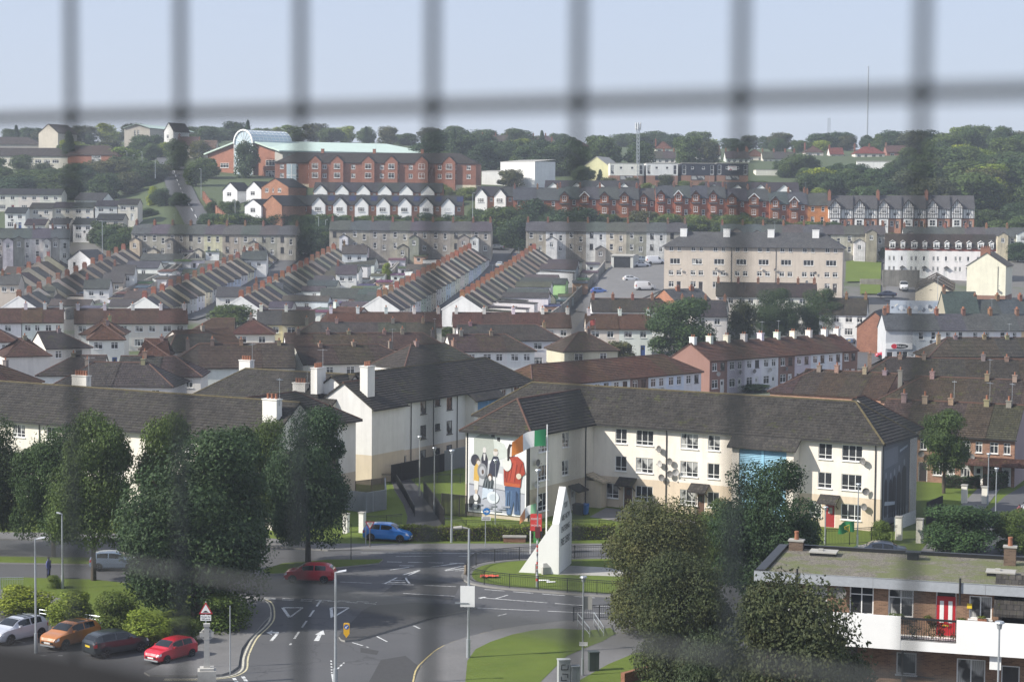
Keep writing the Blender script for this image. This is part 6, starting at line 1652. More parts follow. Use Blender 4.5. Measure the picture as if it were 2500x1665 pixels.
fl = [(s, LF/4*q + dx, zb, w, h, kd) for q in range(4) for (s, dx, zb, w, h, kd) in f1(LF/4, 10.9, q)]
big(1622, 600, 2058, 601, (452, 444), 10.9, 9, 3.0, 'long pale four storey flats with four white chimneys', name='block_of_flats', cat='flats', hips=(1, 1), wall=(.58, .51, .43), roofc=SLATE, rmat='slate', op=fl, found=5, dishes=[('f', LF*q, zb) for q, zb in ((.1, 5.3), (.3, 5.6), (.34, 5.0), (.55, 5.8), (.63, 5.6), (.85, 5.0), (.8, 3.0), (.36, 2.2))], pipes=[('f', LF*.38), ('f', LF*.63)],
    chim=[(LF*q, 3.4, 1.5, 1.3, .7, 'render', (.80, .80, .78), 0) for q in (.10, .345, .595, .845)], ov=.5, band=(9.25, (.58, .51, .43)))
bpy.data.objects[-1] if False else None
def f2(l, he, i): return [('f', l*.30, he + .02 - 1.9 - 0, .01, .01, '1')][:0] + [('f', l*.22, he - 3.6, .6, 1.2, '2'), ('f', l*.42, he - 3.6, .6, 1.2, '2'), ('f', l*.78, he - 3.6, .6, 1.2, '1'), ('f', l*.22, he - 6.2, .6, 1.2, '2'), ('f', l*.42, he - 6.2, .6, 1.2, '2'), ('f', l*.78, he - 7.4, 1.0, 2.1, 'Dw')]
dt = row(2161, 602, 2431, 604, 5, '# from left of the white terrace with red band and dormers', he=7.6, D=(505, 500), Wd=8.5, rise=3.2, roofc=(.055, .045, .042), walls=((.80, .80, .78),), chim=None, ops=f2, group='white dormered terrace', found=5)
for o in dt:
    l = 5.6
    m = MB(); m.box(.02, l - .02, -.03, -.003, 6.6, 7.35); m.build('red_band', 'brick', o, color=(.33, .10, .075))
    for x, w in ((1.8, 1.5), (4.4, 1.1)):
        m = MB(); m.box(x - w/2, x + w/2, -.25, 1.8, 7.05, 8.7); dm = m.build('dormer', 'white_paint', o)
        m = MB(); m.slab([(x - w/2 - .15, -.4, 8.62), (x, -.4, 9.2), (x, 2.2, 9.2), (x - w/2 - .15, 2.2, 8.62)][::1], .08); m.slab([(x, -.4, 9.2), (x + w/2 + .15, -.4, 8.62), (x + w/2 + .15, 2.2, 8.62), (x, 2.2, 9.2)], .08); m.build('dormer_roof', 'white_paint', dm)
        wm_, _ = win_meshes(w - .3, 1.2, '2t', 'white_frame', True); wo = obj('window', wm_, dm, None, (x, -.29, 7.2))
    m = MB(); m.slab([(3.7, -.8, 2.35), (4.4, -.8, 2.8), (4.4, 0, 2.8), (3.7, 0, 2.35)], .1); m.slab([(4.4, -.8, 2.8), (5.1, -.8, 2.35), (5.1, 0, 2.35), (4.4, 0, 2.8)], .1); m.build('porch_roof', 'tile', o, color=(.06, .05, .05))
cg = big(2361, 647, 2456, 649, (452, 449), 9.0, 13, 2.9, 'tall cream gable end with brick chimney and brick base', roof='y', wall=(.78, .75, .60), band=(2.2, (.26, .15, .11)), roofc=(.13, .115, .10), rmat='slate', found=4, chim=[(4.0, .5, 2.2, .8, 1.1, 'brick', (.24, .12, .085), 5)], pipes=[('f', 6.9)], dishes=[('f', 7.3, 3.3)])
sh = big(2235, 710, 2321, 710, (454, 452), 2.8, 14, 2.3, 'cream shed with four stepped grey roofs', roof='y', wall=(.74, .67, .52), roofc=(.16, .15, .135), rmat='slate', name='shed', cat='shed', found=2, op=[('f', 3.4, 3.0, .45, .6, '1k')])
for k in range(3):
    m = MB(); z = .5*(k + 1); y0 = 3.3*(k + 1)
    m.slab([(-.3, y0, 2.75 + z), (4.0, y0, 5.1 + z), (4.0, 14, 5.1 + z), (-.3, 14, 2.75 + z)], .35); m.slab([(4.0, y0, 5.1 + z), (8.3, y0, 2.75 + z), (8.3, 14, 2.75 + z), (4.0, 14, 5.1 + z)], .35); m.build('stepped_roof', 'slate', sh, color=(.17, .155, .14))
a = P(2173, 733, 432); b = P(2300, 733, 430); m = MB(); m.box(0, (b.xy - a.xy).length, -.15, .15, -1.5, 2.6); o = m.build('graffiti_wall', 'render', None, color=(.42, .47, .54)); o.location = (a.x, a.y, a.z - 2.6); o.rotation_euler = (0, 0, math.atan2(b.y - a.y, b.x - a.x)); tag(o, 'pale wall painted with blue grey graffiti behind the shop', 'wall')
gl = (b.xy - a.xy).length; gy = -.16
for k in range(26):
    x = .4 + rh_.random()*(gl - .8); z = rh_.uniform(.2, 2.2); r1 = rh_.uniform(.15, .6); c = rh_.choice([(.12, .14, .18), (.62, .66, .72), (.30, .36, .45), (.68, .66, .6)])
    art(o, 'painted_shape', [(x + r1*math.cos(q)*rh_.uniform(.5, 1.2), min(2.5, max(.05, z + r1*math.sin(q)*rh_.uniform(.5, 1.2)))) for q in [2*math.pi*j/7 for j in range(7)]], c, gy); gy -= .002
for (x1, x2, y, D, h, c, lab) in ((2063, 2155, 628, 528, 2.6, (.68, .68, .66), 'white garden wall behind the small green'), (2155, 2245, 660, 482, 4.6, (.30, .285, .25), 'tall stained grey wall beside the van yard'), (2100, 2152, 682, 484, 1.4, (.40, .37, .32), 'low stone wall across the small green')):
    a = P(x1, y, D); b = P(x2, y, D); m = MB(); m.box(0, (b.xy - a.xy).length, -.2, .2, -h, .1); o = m.build('garden_wall', 'pebbledash', None, color=c); o.location = a; o.rotation_euler = (0, 0, math.atan2(b.y - a.y, b.x - a.x)); tag(o, lab, 'wall')
def hill_sheet(name, pxs_, mat, dz=.12, kind='structure'):
    pts = [(*E(x, y), 0) for x, y in pxs_]; m = MB()
    m.face([(p[0], p[1], terrain(p[0], p[1]) + dz) for p in pts]); o = m.build(name, mat); return tag(o, None, None, None, kind)
def hill_strip(name, path, w, mat, dz=.10, seg=14):
    """a road ribbon that follows the slope; path = (px, depth)"""
    P2 = smooth([W(px, D) for px, D in path], seg); m = MB(); prev = None
    for i, p in enumerate(P2):
        tq = (P2[min(i+1, len(P2)-1)] - P2[max(i-1, 0)]).normalized(); n = Vector((-tq.y, tq.x)) * w/2
        a, b = p + n, p - n; row_ = [(q.x, q.y, max(terrain(q.x, q.y), terrain(p.x, p.y)) + dz) for q in (a, a.lerp(b, .5), b)]
        if prev:
            for j in range(2): m.face((prev[j], prev[j+1], row_[j+1], row_[j]))
        prev = row_
    o = m.build(name, mat); tag(o, None, None, None, 'structure'); return P2
hill_sheet('lawn', [(2064, 690), (2150, 690), (2152, 640), (2110, 636), (2066, 640)], 'grass', .25)
hill_sheet('lawn', [(2100, 720), (2150, 720), (2150, 695), (2100, 695)], 'grass', .25)
hill_sheet('road', [(2090, 850), (2165, 875), (2300, 900), (2165, 905), (2060, 900)], 'asphalt', .1)
hill_sheet('road', [(2085, 850), (2160, 850), (2172, 830), (2110, 830)], 'asphalt', .1)
# far yard with vans
hill_sheet('yard', [(1400, 760), (1470, 770), (1640, 700), (1640, 640), (1560, 630), (1490, 650)], 'pavement', .15)
hill_sheet('yard', [(2160, 735), (2300, 735), (2300, 690), (2165, 690)], 'pavement', .15)
# ------------------------------------------------------------------ streets of small terraces climbing the hill
ROWS = [('f', (1128, 421), (1312, 512), 17, True), ('e', (925, 421), (1155, 515), 19, False), ('d', (588, 424), (826, 518), 16, True), ('c', (352, 424), (641, 520), 16, False), ('b', (45, 428), (318, 522), 13, True), ('a', (-60, 455), (160, 520), 9, False)]
names = {'f': 'the terrace right of centre with white returns', 'e': 'the central terrace with pastel fronts', 'd': 'the terrace left of centre with white returns', 'c': 'the left terrace with pastel fronts', 'b': 'the far left terrace with returns', 'a': 'the leftmost slate terrace'}
PASTEL = [(.62, .66, .74), (.66, .67, .70), (.55, .62, .75), (.58, .62, .58), (.70, .66, .55), (.45, .55, .45), (.72, .72, .72), (.50, .56, .66), (.74, .70, .66)]
for key, (pa, Da), (pb, Db), n, rear in ROWS:
    # ridge ends -> front (right hand) eave line
    A = W(pa, Da, 720); B = W(pb, Db, 600); d = (B - A).normalized(); nr = Vector((d.y, -d.x))
    Wd = 8.6
    A = A + nr * Wd/2; B = B + nr * Wd/2
    za = P(pa, 729, Da).z - 7.5; zb = P(pb, 606, Db).z - 7.5
    for i in range(n):
        a = A.lerp(B, i/n); b = A.lerp(B, (i+1)/n); z = za + (zb - za)*((i + .3)/n)**1.05 + rh_.uniform(-.13, .13)
        l = (b - a).length
        wc = WHITE if i == 0 else rh_.choice(PASTEL)
        op = unit_op('street', l, 5.2)
        if rear: op = [q for q in op if q[2] > 2][:1]
        if i == 0 and key in 'fe': pass
        h = house('%s house up %s' % (ORD[i], names[key]), a, b, Wd, 5.0, 2.75, z, wall=jit(wc, .03) if i else (.80, .80, .79), roofc=jit(rh_.choice([SLATE, (.095, .092, .088), (.082, .076, .070), (.07, .066, .062)]), .1), rmat='slate', op=op, ov=.2, ovg=.0, found=2.5,
                  chim=[(.42, Wd/2, .55, 1.05, 1.05, 'brick', jit((.25, .112, .075), .2), 4)], parapet=True, sidec=(.80, .80, .79) if i == 0 else jit(rh_.choice([(.23, .21, .17), (.28, .255, .205), (.20, .19, .16), (.34, .315, .275)]), .08), group=names[key].replace('the ', 'houses of the ', 1))
        if rh_.random() < .93:
            dpt = rh_.uniform(4.5, 11) if rear else rh_.uniform(3, 8); he = rh_.choice([2.6, 4.6, 4.8, 5.0]); wl = l * rh_.uniform(.6, .95); c = jit(rh_.choice([(.80, .80, .79), (.80, .80, .79), (.72, .72, .70), (.60, .58, .52), (.70, .72, .74), (.66, .62, .44) if key == 'f' else (.7, .7, .7)]), .05)
            if key == 'f' and i == 8: c = (.42, .66, .30)
            m = MB(); wall_panel(m, (.1, -dpt), (1, 0), wl, -2.5, he, [(wl*.3, wl*.3 + .9, he - 1.7, he - .6)], (0, -1)); wall_panel(m, (.1, 0), (0, -1), dpt, -2.5, he, [(dpt*.5, dpt*.5 + 1, he - 1.7, he - .6)], (-1, 0)); wall_panel(m, (.1 + wl, -dpt), (0, 1), dpt, -2.5, he, [], (1, 0))
            rt_ = rh_.random() < .7
            if rt_: m.face([(.1, -dpt, he), (.1 + wl, -dpt, he), (.1 + wl/2, -dpt, he + wl*.27)])
            ro = m.build('rear_return', 'render', h, color=c)
            m = MB()
            if rt_:
                m.slab([(-.1, -dpt - .15, he - .05), (.1 + wl/2, -dpt - .15, he + wl*.28), (.1 + wl/2, .0, he + wl*.28), (-.1, .0, he - .05)], .1); m.slab([(.1 + wl/2, -dpt - .15, he + wl*.28), (.3 + wl, -dpt - .15, he - .05), (.3 + wl, 0, he - .05), (.1 + wl/2, 0, he + wl*.28)], .1)
            else: m.slab([(0, -dpt - .15, he + .05), (.2 + wl, -dpt - .15, he + .05), (.2 + wl, 0, he + .45), (0, 0, he + .45)], .14)
            rr_ = m.build('return_roof', 'slate', h, color=jit((.075, .075, .076), .2))
            if not rear:
                for q in (ro, rr_): q.location = (l, Wd, 0); q.rotation_euler = (0, 0, math.pi)
                continue
            wm_, _ = win_meshes(1.0, 1.1, '2t', 'white_frame', True); obj('window', wm_, h, None, (.15, -dpt*.5 - .5, he - 1.7), SIDE_ROT['l']); wm_, _ = win_meshes(.9, 1.1, '2t', 'white_frame', True); obj('window', wm_, h, None, (.1 + wl*.3 + .45, -dpt + .05, he - 1.7), 0)
# yard walls and sheds behind the rows
for key, (pa, Da), (pb, Db), n, rear in ROWS:
    if key == 'a': continue
    A = W(pa, Da, 720); B = W(pb, Db, 600); d = (B - A).normalized(); nr = Vector((d.y, -d.x)) * (1 if rear else -1)
    m = MB(); pv = None
    for i in range(13):
        p = A.lerp(B, i/12) + nr*17.5; z = terrain(p.x, p.y)
        if pv: m.bar((pv[0], pv[1], pv[2] + .9), (p.x, p.y, z + .9), .25, 2.6)
        pv = (p.x, p.y, z)
    o = m.build('yard_wall', 'pebbledash', None, color=(.42, .40, .36)); tag(o, 'long back yard wall behind ' + names[key], 'wall', 'yard walls')
    for k in range(8):
        p = A.lerp(B, (k + .5 + rh_.uniform(-.3, .3))/8) + nr*rh_.uniform(13.5, 15.5); q = p + Vector((rh_.uniform(2.5, 4.5), rh_.uniform(-.6, .2))); c = rh_.choice([(.80, .80, .79), (.76, .76, .75), (.50, .48, .44), (.60, .40, .28), (.70, .72, .74)])
        house('%s yard shed going up the hill behind the %s row' % (ORD[k], {'f': 'right of centre', 'e': 'central pastel', 'd': 'left of centre', 'c': 'left pastel', 'b': 'far left'}[key]), p, q, rh_.uniform(2.5, 4.5), rh_.uniform(2.1, 2.9), .35, terrain(p.x, p.y), name='shed', cat='shed', roof='mono', wall=jit(c), roofc=jit((.11, .11, .11), .5), rmat='slate', group='yard sheds', op=[('f', 1.2, .9, .9, .9, '1')] if k % 2 else [('f', 1.2, .05, .85, 1.95, rh_.choice(['Dw', 'Dn', 'Dk']))], found=2)
# alley and streets between the rows
hill_strip('road', [(1420, 400), (1455, 430), (1520, 470)], 5, 'asphalt', .25)
hill_strip('road', [(1040, 430), (1150, 490), (1215, 530), (1235, 545)], 7, 'asphalt', .25)
hill_strip('road', [(440, 430), (600, 480), (725, 535)], 7, 'asphalt', .25)
# infill yards and outbuildings between the streets
for k, (px, py, w, he, lab, c) in enumerate(((575, 735, 95, 3.2, 'long low white house below the left rows', WHITE), (655, 735, 70, 4.6, 'pale two storey house with dark window below the left rows', (.66, .68, .68)), (235, 725, 62, 4.8, 'white house with single white dormer', WHITE), (830, 738, 95, 3.0, 'low white outbuilding left of the central white gable', WHITE),
        (1220, 752, 90, 3.2, 'long white house right of the white gable', WHITE), (1290, 742, 60, 3.0, 'cream flat roofed extension behind centre', (.72, .66, .45)), (300, 690, 55, 4.8, 'white two storey house among left terraces', WHITE), (275, 700, 50, 3.6, 'tan garage like house among left terraces', (.50, .45, .36)), (620, 655, 60, 4.8, 'white cottage behind the left rows', WHITE), (845, 690, 50, 4.8, 'white two storey return with four pane window', WHITE), (865, 640, 60, 4.8, 'pale house with grey hipped roof above the white returns', (.70, .72, .74)), (100, 735, 60, 3.4, 'pebbledashed cottage at left', GREYP), (20, 715, 50, 5.2, 'tan gabled house with tall chimney at left edge', (.62, .56, .46)))):
    row(px - w/2, py - 22 if he > 4 else py - 12, px + w/2, py - 22 if he > 4 else py - 12, 1, lab, he=he, Wd=7, rise=2.0, roofc=(.075, .077, .08), rmat='slate', walls=(c,), style=None, chim='b' if he > 4 else None, ops=lambda l, he, i: [('f', l*.3, he - 1.8, 1.1, 1.1, '2t'), ('f', l*.7, he - 1.8, 1.0, 1.1, '2t')], found=3)
row(1492, 624, 1546, 624, 1, 'flat roofed garage with dark opening by the yard', he=3.2, D=(509, 507), Wd=5, ops=lambda l, he, i: [('f', l*.5, .1, l*.75, 2.7, '1k')], roofc=(.25, .25, .25), rmat='concrete', walls=((.5, .5, .46),), style=None, chim=None, rise=.3, found=3)
gbh = house('brick house with slate roof and white verges beside the pale flats', W(1577, 410), W(1662, 400), 9, 4.6, 3.4, 4.2, roof='y', wall=(.34, .17, .11), wmat='brick', roofc=SLATE, rmat='slate', chim=[(6.5, 3, .6, .9, .4, 'brick', (.3, .13, .08), 2), (6.5, 6.5, .6, .9, .4, 'brick', (.3, .13, .08), 2)])
row(1749, 722, 1995, 722, 5, '# from left of five dark tiled houses below the pale flats', he=5.0, D=(420, 418), Wd=9, rise=2.6, roofc=(.058, .050, .046), walls=(OFFW,), style='upper', chim='b', group='dark tiled houses below the pale flats')
row(2000, 764, 2115, 766, 2, '# of two dark roofed white houses right of the dark trees', he=5.0, D=(386, 384), Wd=9, rise=2.8, roofc=(.055, .050, .048), walls=(WHITE,), style='est', chim='b', group='dark roofed houses by the trees')
row(1690, 770, 1775, 770, 1, 'slate roofed house glimpsed behind round tree', he=5.0, D=(372, 372), Wd=8, rise=2.4, roofc=BSL, walls=(OFFW,), style='upper', chim='b')
# ------------------------------------------------------------------ the grey terraces across the hill, backs towards us
def terr(x1, y1, x2, y2, D, n, lab, walls, grp, he=7.6, rise=2.3, extra=True, roofc=SLATE):
    u = row(x1, y1, x2, y2, n, lab, he=he, D=D, Wd=7.5, rise=rise, roofc=roofc, rmat='slate', walls=walls, wmat='pebbledash', style='rear3', chim='b', group=grp, found=6, dish=.15)
    if extra:
        for o in u:
            if rh_.random() < .62:
                l = (Vector((x2 - x1, 0)).length) / n * D[0] / FPX; w = l * rh_.uniform(.4, .62); h = rh_.choice([3.0, 5.2, 5.6]); dd = rh_.uniform(2.0, 3.5); x = rh_.choice([.1, l - w - .1]); c = jit(rh_.choice([(.40, .37, .31), (.80, .79, .76), (.66, .60, .45), (.36, .34, .30)]), .06)
                m = MB(); wall_panel(m, (x, -dd), (1, 0), w, -3, h, [(w*.5 - .45, w*.5 + .45, h - 1.9, h - .7)], (0, -1)); wall_panel(m, (x, 0), (0, -1), dd, -3, h, [], (-1, 0)); wall_panel(m, (x + w, -dd), (0, 1), dd, -3, h, [], (1, 0)); m.face([(x, -dd, h), (x + w, -dd, h), (x + w/2, -dd, h + w*.3)]); m.build('rear_return', 'pebbledash', o, color=c)
                m = MB(); m.slab([(x - .15, -dd - .15, h - .05), (x + w/2, -dd - .15, h + w*.31), (x + w/2, 0, h + w*.31), (x - .15, 0, h - .05)], .1); m.slab([(x + w/2, -dd - .15, h + w*.31), (x + w + .15, -dd - .15, h - .05), (x + w + .15, 0, h - .05), (x + w/2, 0, h + w*.31)], .1); m.build('return_roof', 'slate', o, color=SLATE)
                wm_, _ = win_meshes(.9, 1.2, '2t', 'white_frame', True); obj('window', wm_, o, None, (x + w/2, -dd + .05, h - 1.9))
    return u
GW = [(.40, .37, .31), (.43, .40, .34), (.37, .345, .29), (.46, .43, .37)]
terr(321, 570, 722, 571, (522, 518), 9, '# house from left of the stained grey terrace left of centre', GW + [(.66, .60, .44)], 'stained grey terrace left of centre')
terr(804, 562, 1199, 561, (520, 518), 8, '# house from left of the stained grey terrace at centre', GW, 'stained grey terrace at centre')
terr(1284, 565, 1677, 563, (520, 518), 8, '# house from left of the mixed grey and white terrace', [(.40, .37, .31), (.74, .73, .70), (.44, .41, .35), (.78, .77, .74), (.70, .62, .5)], 'mixed grey and white terrace')
terr(1760, 569, 2162, 571, (530, 526), 8, '# house from left of the low grey terrace above the pale flats', [(.45, .43, .36), (.50, .47, .40)], 'low grey terrace above the pale flats', he=5.2)
terr(2206, 575, 2560, 577, (545, 540), 7, '# house from left of the slate terrace at right', [(.74, .73, .70), (.46, .43, .37)], 'slate terrace at right', he=5.0)
terr(-60, 582, 170, 578, (505, 510), 5, '# house from left edge of the white and grey terrace', [(.78, .78, .77), (.44, .42, .37), (.76, .76, .75), (.74, .73, .70)], 'white and grey terrace at left edge', he=6.0)
house('white gabled house with dark doorway above the left terraces', W(168, 500), W(224, 498), 9, 6.0, 2.3, 8.6, roof='y', wall=(.78, .78, .78), roofc=SLATE, rmat='slate', op=[('f', 1.8, 3.8, .7, 1.4, '1sk')], found=3)
house('white gable end left of the low grey terrace', W(2206, 538), W(2232, 536), 9, 4.5, 3.0, 13.2, roof='y', wall=(.66, .68, .70), roofc=SLATE, rmat='slate', found=3)
# ------------------------------------------------------------------ red brick Victorian row and the black and white row
VB = (.30, .110, .062)
def vic(x1, x2, ye, D, n, lab, he, cols_, gabs, first=None, roofc=(.07, .075, .085)):
    def ops(l, he_, i): return [('f', l*.25, he_ - 1.9, .9, 1.35, '1s'), ('f', l*.75, he_ - 1.9, .9, 1.35, '1s'), ('f', l*.25, he_ - 5.1, 1.0, 1.7, '1s'), ('f', l*.72, he_ - 5.1, .9, 1.6, '1s')]
    u = row(x1, ye, x2, ye, n, lab, he=he, D=D, Wd=9, rise=3.4, roofc=roofc, rmat='slate', walls=cols_, wmat='brick', style=None, ops=ops, chim='b', group='red brick bay windowed terrace', found=6)
    for i, o in enumerate(u):
        if not gabs: continue
        l = abs(x2 - x1) / n * D[0] / FPX; x = l*.26; w = l*.42
        m = MB(); m.box(x - w/2, x + w/2, -.7, .0, -6, he - .25); m.face([(x - w/2, -.7, he - .25), (x + w/2, -.7, he - .25), (x + w/2, -.7, he + .7), (x, -.7, he + 1.9), (x - w/2, -.7, he + .7)]); m.face([(x - w/2, 2.0, he + .7), (x - w/2, -.7, he - .25), (x - w/2, -.7, he + .7)]); bo = m.build('bay', 'brick', o, color=jit(VB, .08))
        m = MB(); m.slab([(x - w/2 - .3, -1.0, he + .45), (x, -1.0, he + 2.0), (x, 3.6, he + 2.0), (x - w/2 - .3, 3.6, he + .45)], .12); m.slab([(x, -1.0, he + 2.0), (x + w/2 + .3, -1.0, he + .45), (x + w/2 + .3, 3.6, he + .45), (x, 3.6, he + 2.0)], .12); m.build('bay_roof', 'slate', bo, color=roofc)
        m = MB(); m.bar((x - w/2 - .3, -1.03, he + .42), (x, -1.03, he + 1.97), .06, .22); m.bar((x, -1.03, he + 1.97), (x + w/2 + .3, -1.03, he + .42), .06, .22); m.build('bargeboard', 'white_paint' if i % 3 == 1 else 'dark_frame', bo)
        for z in (he - .9, he - 4.2):
            wm_, _ = win_meshes(1.2, 1.6, '2s', 'white_frame', True); obj('window', wm_, bo, None, (x, -.73, z))
        m = MB(); m.slab([(x - w/2 - .2, -1.0, he - 1.7), (x + w/2 + .2, -1.0, he - 1.7), (x + w/2 + .2, -.72, he - 1.45), (x - w/2 - .2, -.72, he - 1.45)], .1); m.build('bay_canopy', 'slate', bo, color=roofc)
    return u
vic(1253, 1365, 487, (576, 576), 2, '# of the two plain brick houses at left of the red row', 7.0, (VB,), False)
vic(1365, 1560, 485, (576, 576), 4, '# bay fronted house from left in the red row', 7.0, (VB,), True)
vic(1560, 1602, 488, (577, 577), 1, 'narrow dark roofed brick house in the red row', 6.2, ((.20, .085, .06),), True)
vic(1602, 1772, 482, (574, 574), 4, '# tall three storey brick house of the red row', 9.5, (VB,), True)
vic(1772, 1880, 489, (574, 574), 2, '# darker tall brick house of the red row', 8.4, ((.27, .085, .045),), True)
vic(1880, 1972, 497, (572, 572), 2, '# lower brick house right of the tall red ones', 6.0, (VB,), True)
vic(1972, 2022, 500, (572, 572), 1, 'orange painted house at right end of the red row', 5.6, ((.55, .23, .09),), False)
tud = []
for i in range(6):
    x1 = 2022 + i*59.5; a = P(x1, 508, 570); b = P(x1 + 59.5, 508, 569); l = (b - a).length
    h = house('%s house from left of the black and white half timbered row' % ORD[i], (a.x, a.y), (b.x, b.y), 9, 5.8, 3.6, a.z - 5.8, wall=(.74, .73, .71), band=(2.8, (.40, .20, .13)), roofc=(.085, .085, .092), rmat='slate', op=[('f', l*.75, 3.5, 1.1, 1.0, '2'), ('f', l*.62, .6, .9, 1.5, '1s'), ('f', l*.85, .05, .95, 2.1, 'Dk')],
              chim=[(.3, 3.4, .9, 1.6, 1.3, 'brick', (.27, .13, .09), 4)] if i % 2 == 0 else [], group='black and white half timbered row', found=5)
    x = l*.28; w = l*.46
    m = MB(); m.box(x - w/2, x + w/2, -.9, 0, 2.8, 5.9); m.face([(x - w/2, -.9, 5.9), (x + w/2, -.9, 5.9), (x, -.9, 8.1)]); m.box(x - w/2 + .3, x + w/2 - .3, -.85, 0, -5, 2.8); bo = m.build('gabled_bay', 'render', h, color=(.76, .75, .73))
    m = MB(); m.slab([(x - w/2 - .3, -1.2, 5.75), (x, -1.2, 8.3), (x, 3.5, 8.3), (x - w/2 - .3, 3.5, 5.75)], .14); m.slab([(x, -1.2, 8.3), (x + w/2 + .3, -1.2, 5.75), (x + w/2 + .3, 3.5, 5.75), (x, 3.5, 8.3)], .14); m.build('bay_roof', 'slate', bo, color=(.085, .085, .092))
    m = MB()
    for q in range(7):
        xx = x - w/2 + .08 + (w - .16)*q/6; top = 5.9 + 2.0*(1 - abs(xx - x)/(w/2)); m.box(xx - .07, xx + .07, -.95, -.905, 2.9, top)
    m.box(x - w/2, x + w/2, -.96, -.91, 2.75, 2.95); m.box(x - w/2, x + w/2, -.96, -.91, 4.0, 4.15); m.box(x - w/2, x + w/2, -.96, -.91, 5.7, 5.85)
    m.bar((x - w/2 - .3, -1.23, 5.7), (x, -1.23, 8.25), .05, .25); m.bar((x, -1.23, 8.25), (x + w/2 + .3, -1.23, 5.7), .05, .25)
    for q in range(5): m.box(l*.55 + q*l*.1, l*.55 + q*l*.1 + .12, -.04, -.005, 2.85, 5.5)
    m.box(l*.52, l - .02, -.05, -.006, 2.7, 2.9); m.build('timbering', 'dark_frame', bo)
    wm_, _ = win_meshes(1.5, 1.2, '3t', 'white_frame', True); obj('window', wm_, bo, None, (x, -.97, 4.25)); wm_, _ = win_meshes(1.6, 1.7, '2s', 'white_frame', True); obj('window', wm_, bo, None, (x, -.9, .7))
# ------------------------------------------------------------------ modern brick houses with white gables
def gabled(x1, x2, ye, D, n, lab, grp, he=4.6, solar=False, base=(.33, .16, .105), ygab=.5):
    u = row(x1, ye, x2, ye, n, lab, he=he, D=D, Wd=8.5, rise=2.7, roofc=(.042, .043, .046), rmat='slate', walls=(base,), wmat='brick', style=None, chim=None, group=grp, found=5, ops=lambda l, h_, i: [('f', l*.86, 2.9, .8, 1.1, '2t')])
    l = abs(x2 - x1) / n * D[0] / FPX
    for i, o in enumerate(u):
        x = l*.36; w = l*.62
        m = MB(); m.box(x - w/2, x + w/2, -1.2, 0, -5, he - .1); m.face([(x - w/2, -1.2, he - .1), (x + w/2, -1.2, he - .1), (x, -1.2, he + 1.95)]); bo = m.build('gabled_bay', 'white_paint', o)
        m = MB(); m.slab([(x - w/2 - .25, -1.4, he - .2), (x, -1.4, he + 2.1), (x, 3.4, he + 2.1), (x - w/2 - .25, 3.4, he - .2)], .12); m.slab([(x, -1.4, he + 2.1), (x + w/2 + .25, -1.4, he - .2), (x + w/2 + .25, 3.4, he - .2), (x, 3.4, he + 2.1)], .12); m.build('bay_roof', 'slate', bo, color=(.042, .043, .046))
        wm_, _ = win_meshes(1.9, 1.2, '3t', 'white_frame', True); obj('window', wm_, bo, None, (x - .1, -1.23, he - 2.0))
        if solar:
            k = 2.7 / 4.25; f = lambda y: he + y*k + .06
            m = MB(); m.slab([(l*.72, 1.5, f(1.5)), (l*1.02, 1.5, f(1.5)), (l*1.02, 3.6, f(3.6)), (l*.72, 3.6, f(3.6))], .05); m.build('solar_panel', 'solar', o)
    return u
gabled(760, 1128, 500, (566, 564), 7, '# house from left of the white gabled row with solar panels', 'white gabled row with solar panels', solar=True)
gabled(765, 1078, 468, (596, 594), 6, '# house from left of the upper white gabled row', 'upper white gabled row')
row(703, 501, 760, 500, 1, 'brick house at left end of the solar panelled row', he=4.6, D=(566, 566), Wd=8.5, rise=2.7, roofc=(.042, .043, .046), rmat='slate', walls=((.33, .16, .105),), wmat='brick', style='upper', chim=None, found=4)
house('brick gabled house in front of the solar panelled row', W(640, 556), W(688, 553), 12, 3.2, 2.6, P(660, 528, 555).z, roof='y', wall=(.36, .19, .125), wmat='brick', roofc=(.04, .042, .045), rmat='slate', found=4)
house('small white gabled house beside the brick gable', W(598, 557), W(638, 555), 9, 3.0, 1.8, P(617, 528, 556).z, roof='y', wall=(.80, .80, .80), roofc=(.04, .042, .045), rmat='slate', op=[('f', 2.6, 1.0, 1.6, 1.3, '2t')], found=4)
house('brick gabled house of the upper row with three windows', W(639, 592), W(704, 588), 10, 3.4, 2.5, P(670, 484, 590).z, roof='y', wall=(.36, .185, .12), wmat='brick', roofc=(.04, .042, .045), rmat='slate', op=[('f', 1.8, 1.7, 1.2, 1.2, '2t'), ('f', 4.0, 1.7, .5, 1.2, '1'), ('f', 6.2, 1.7, 1.2, 1.2, '2t')], found=4)
house('white house under black roof beside the hill road, left of two', W(545, 600), W(580, 598), 8, 3.2, 2.3, P(560, 490, 600).z, roof='y', wall=(.80, .80, .80), roofc=(.04, .042, .045), rmat='slate', op=[('f', 2.2, 1.3, 1.5, 1.2, '2t')], found=4)
house('white house under black roof beside the hill road, right of two', W(602, 597), W(638, 595), 8, 3.2, 2.3, P(620, 488, 597).z, roof='y', wall=(.80, .80, .80), roofc=(.04, .042, .045), rmat='slate', op=[('f', 2.2, 1.3, 1.5, 1.2, '2t')], found=4)
gabled(1160, 1252, 478, (590, 588), 2, '# white gabled house left of the red brick row', 'pair of white gabled houses left of red row')
gabled(1330, 1560, 462, (622, 620), 4, '# house from left of the black roofs behind the red row', 'black roofed row behind red row')
gabled(1722, 1950, 466, (618, 616), 4, '# house from left of the black roofs with white gables at right', 'black roofed row right')
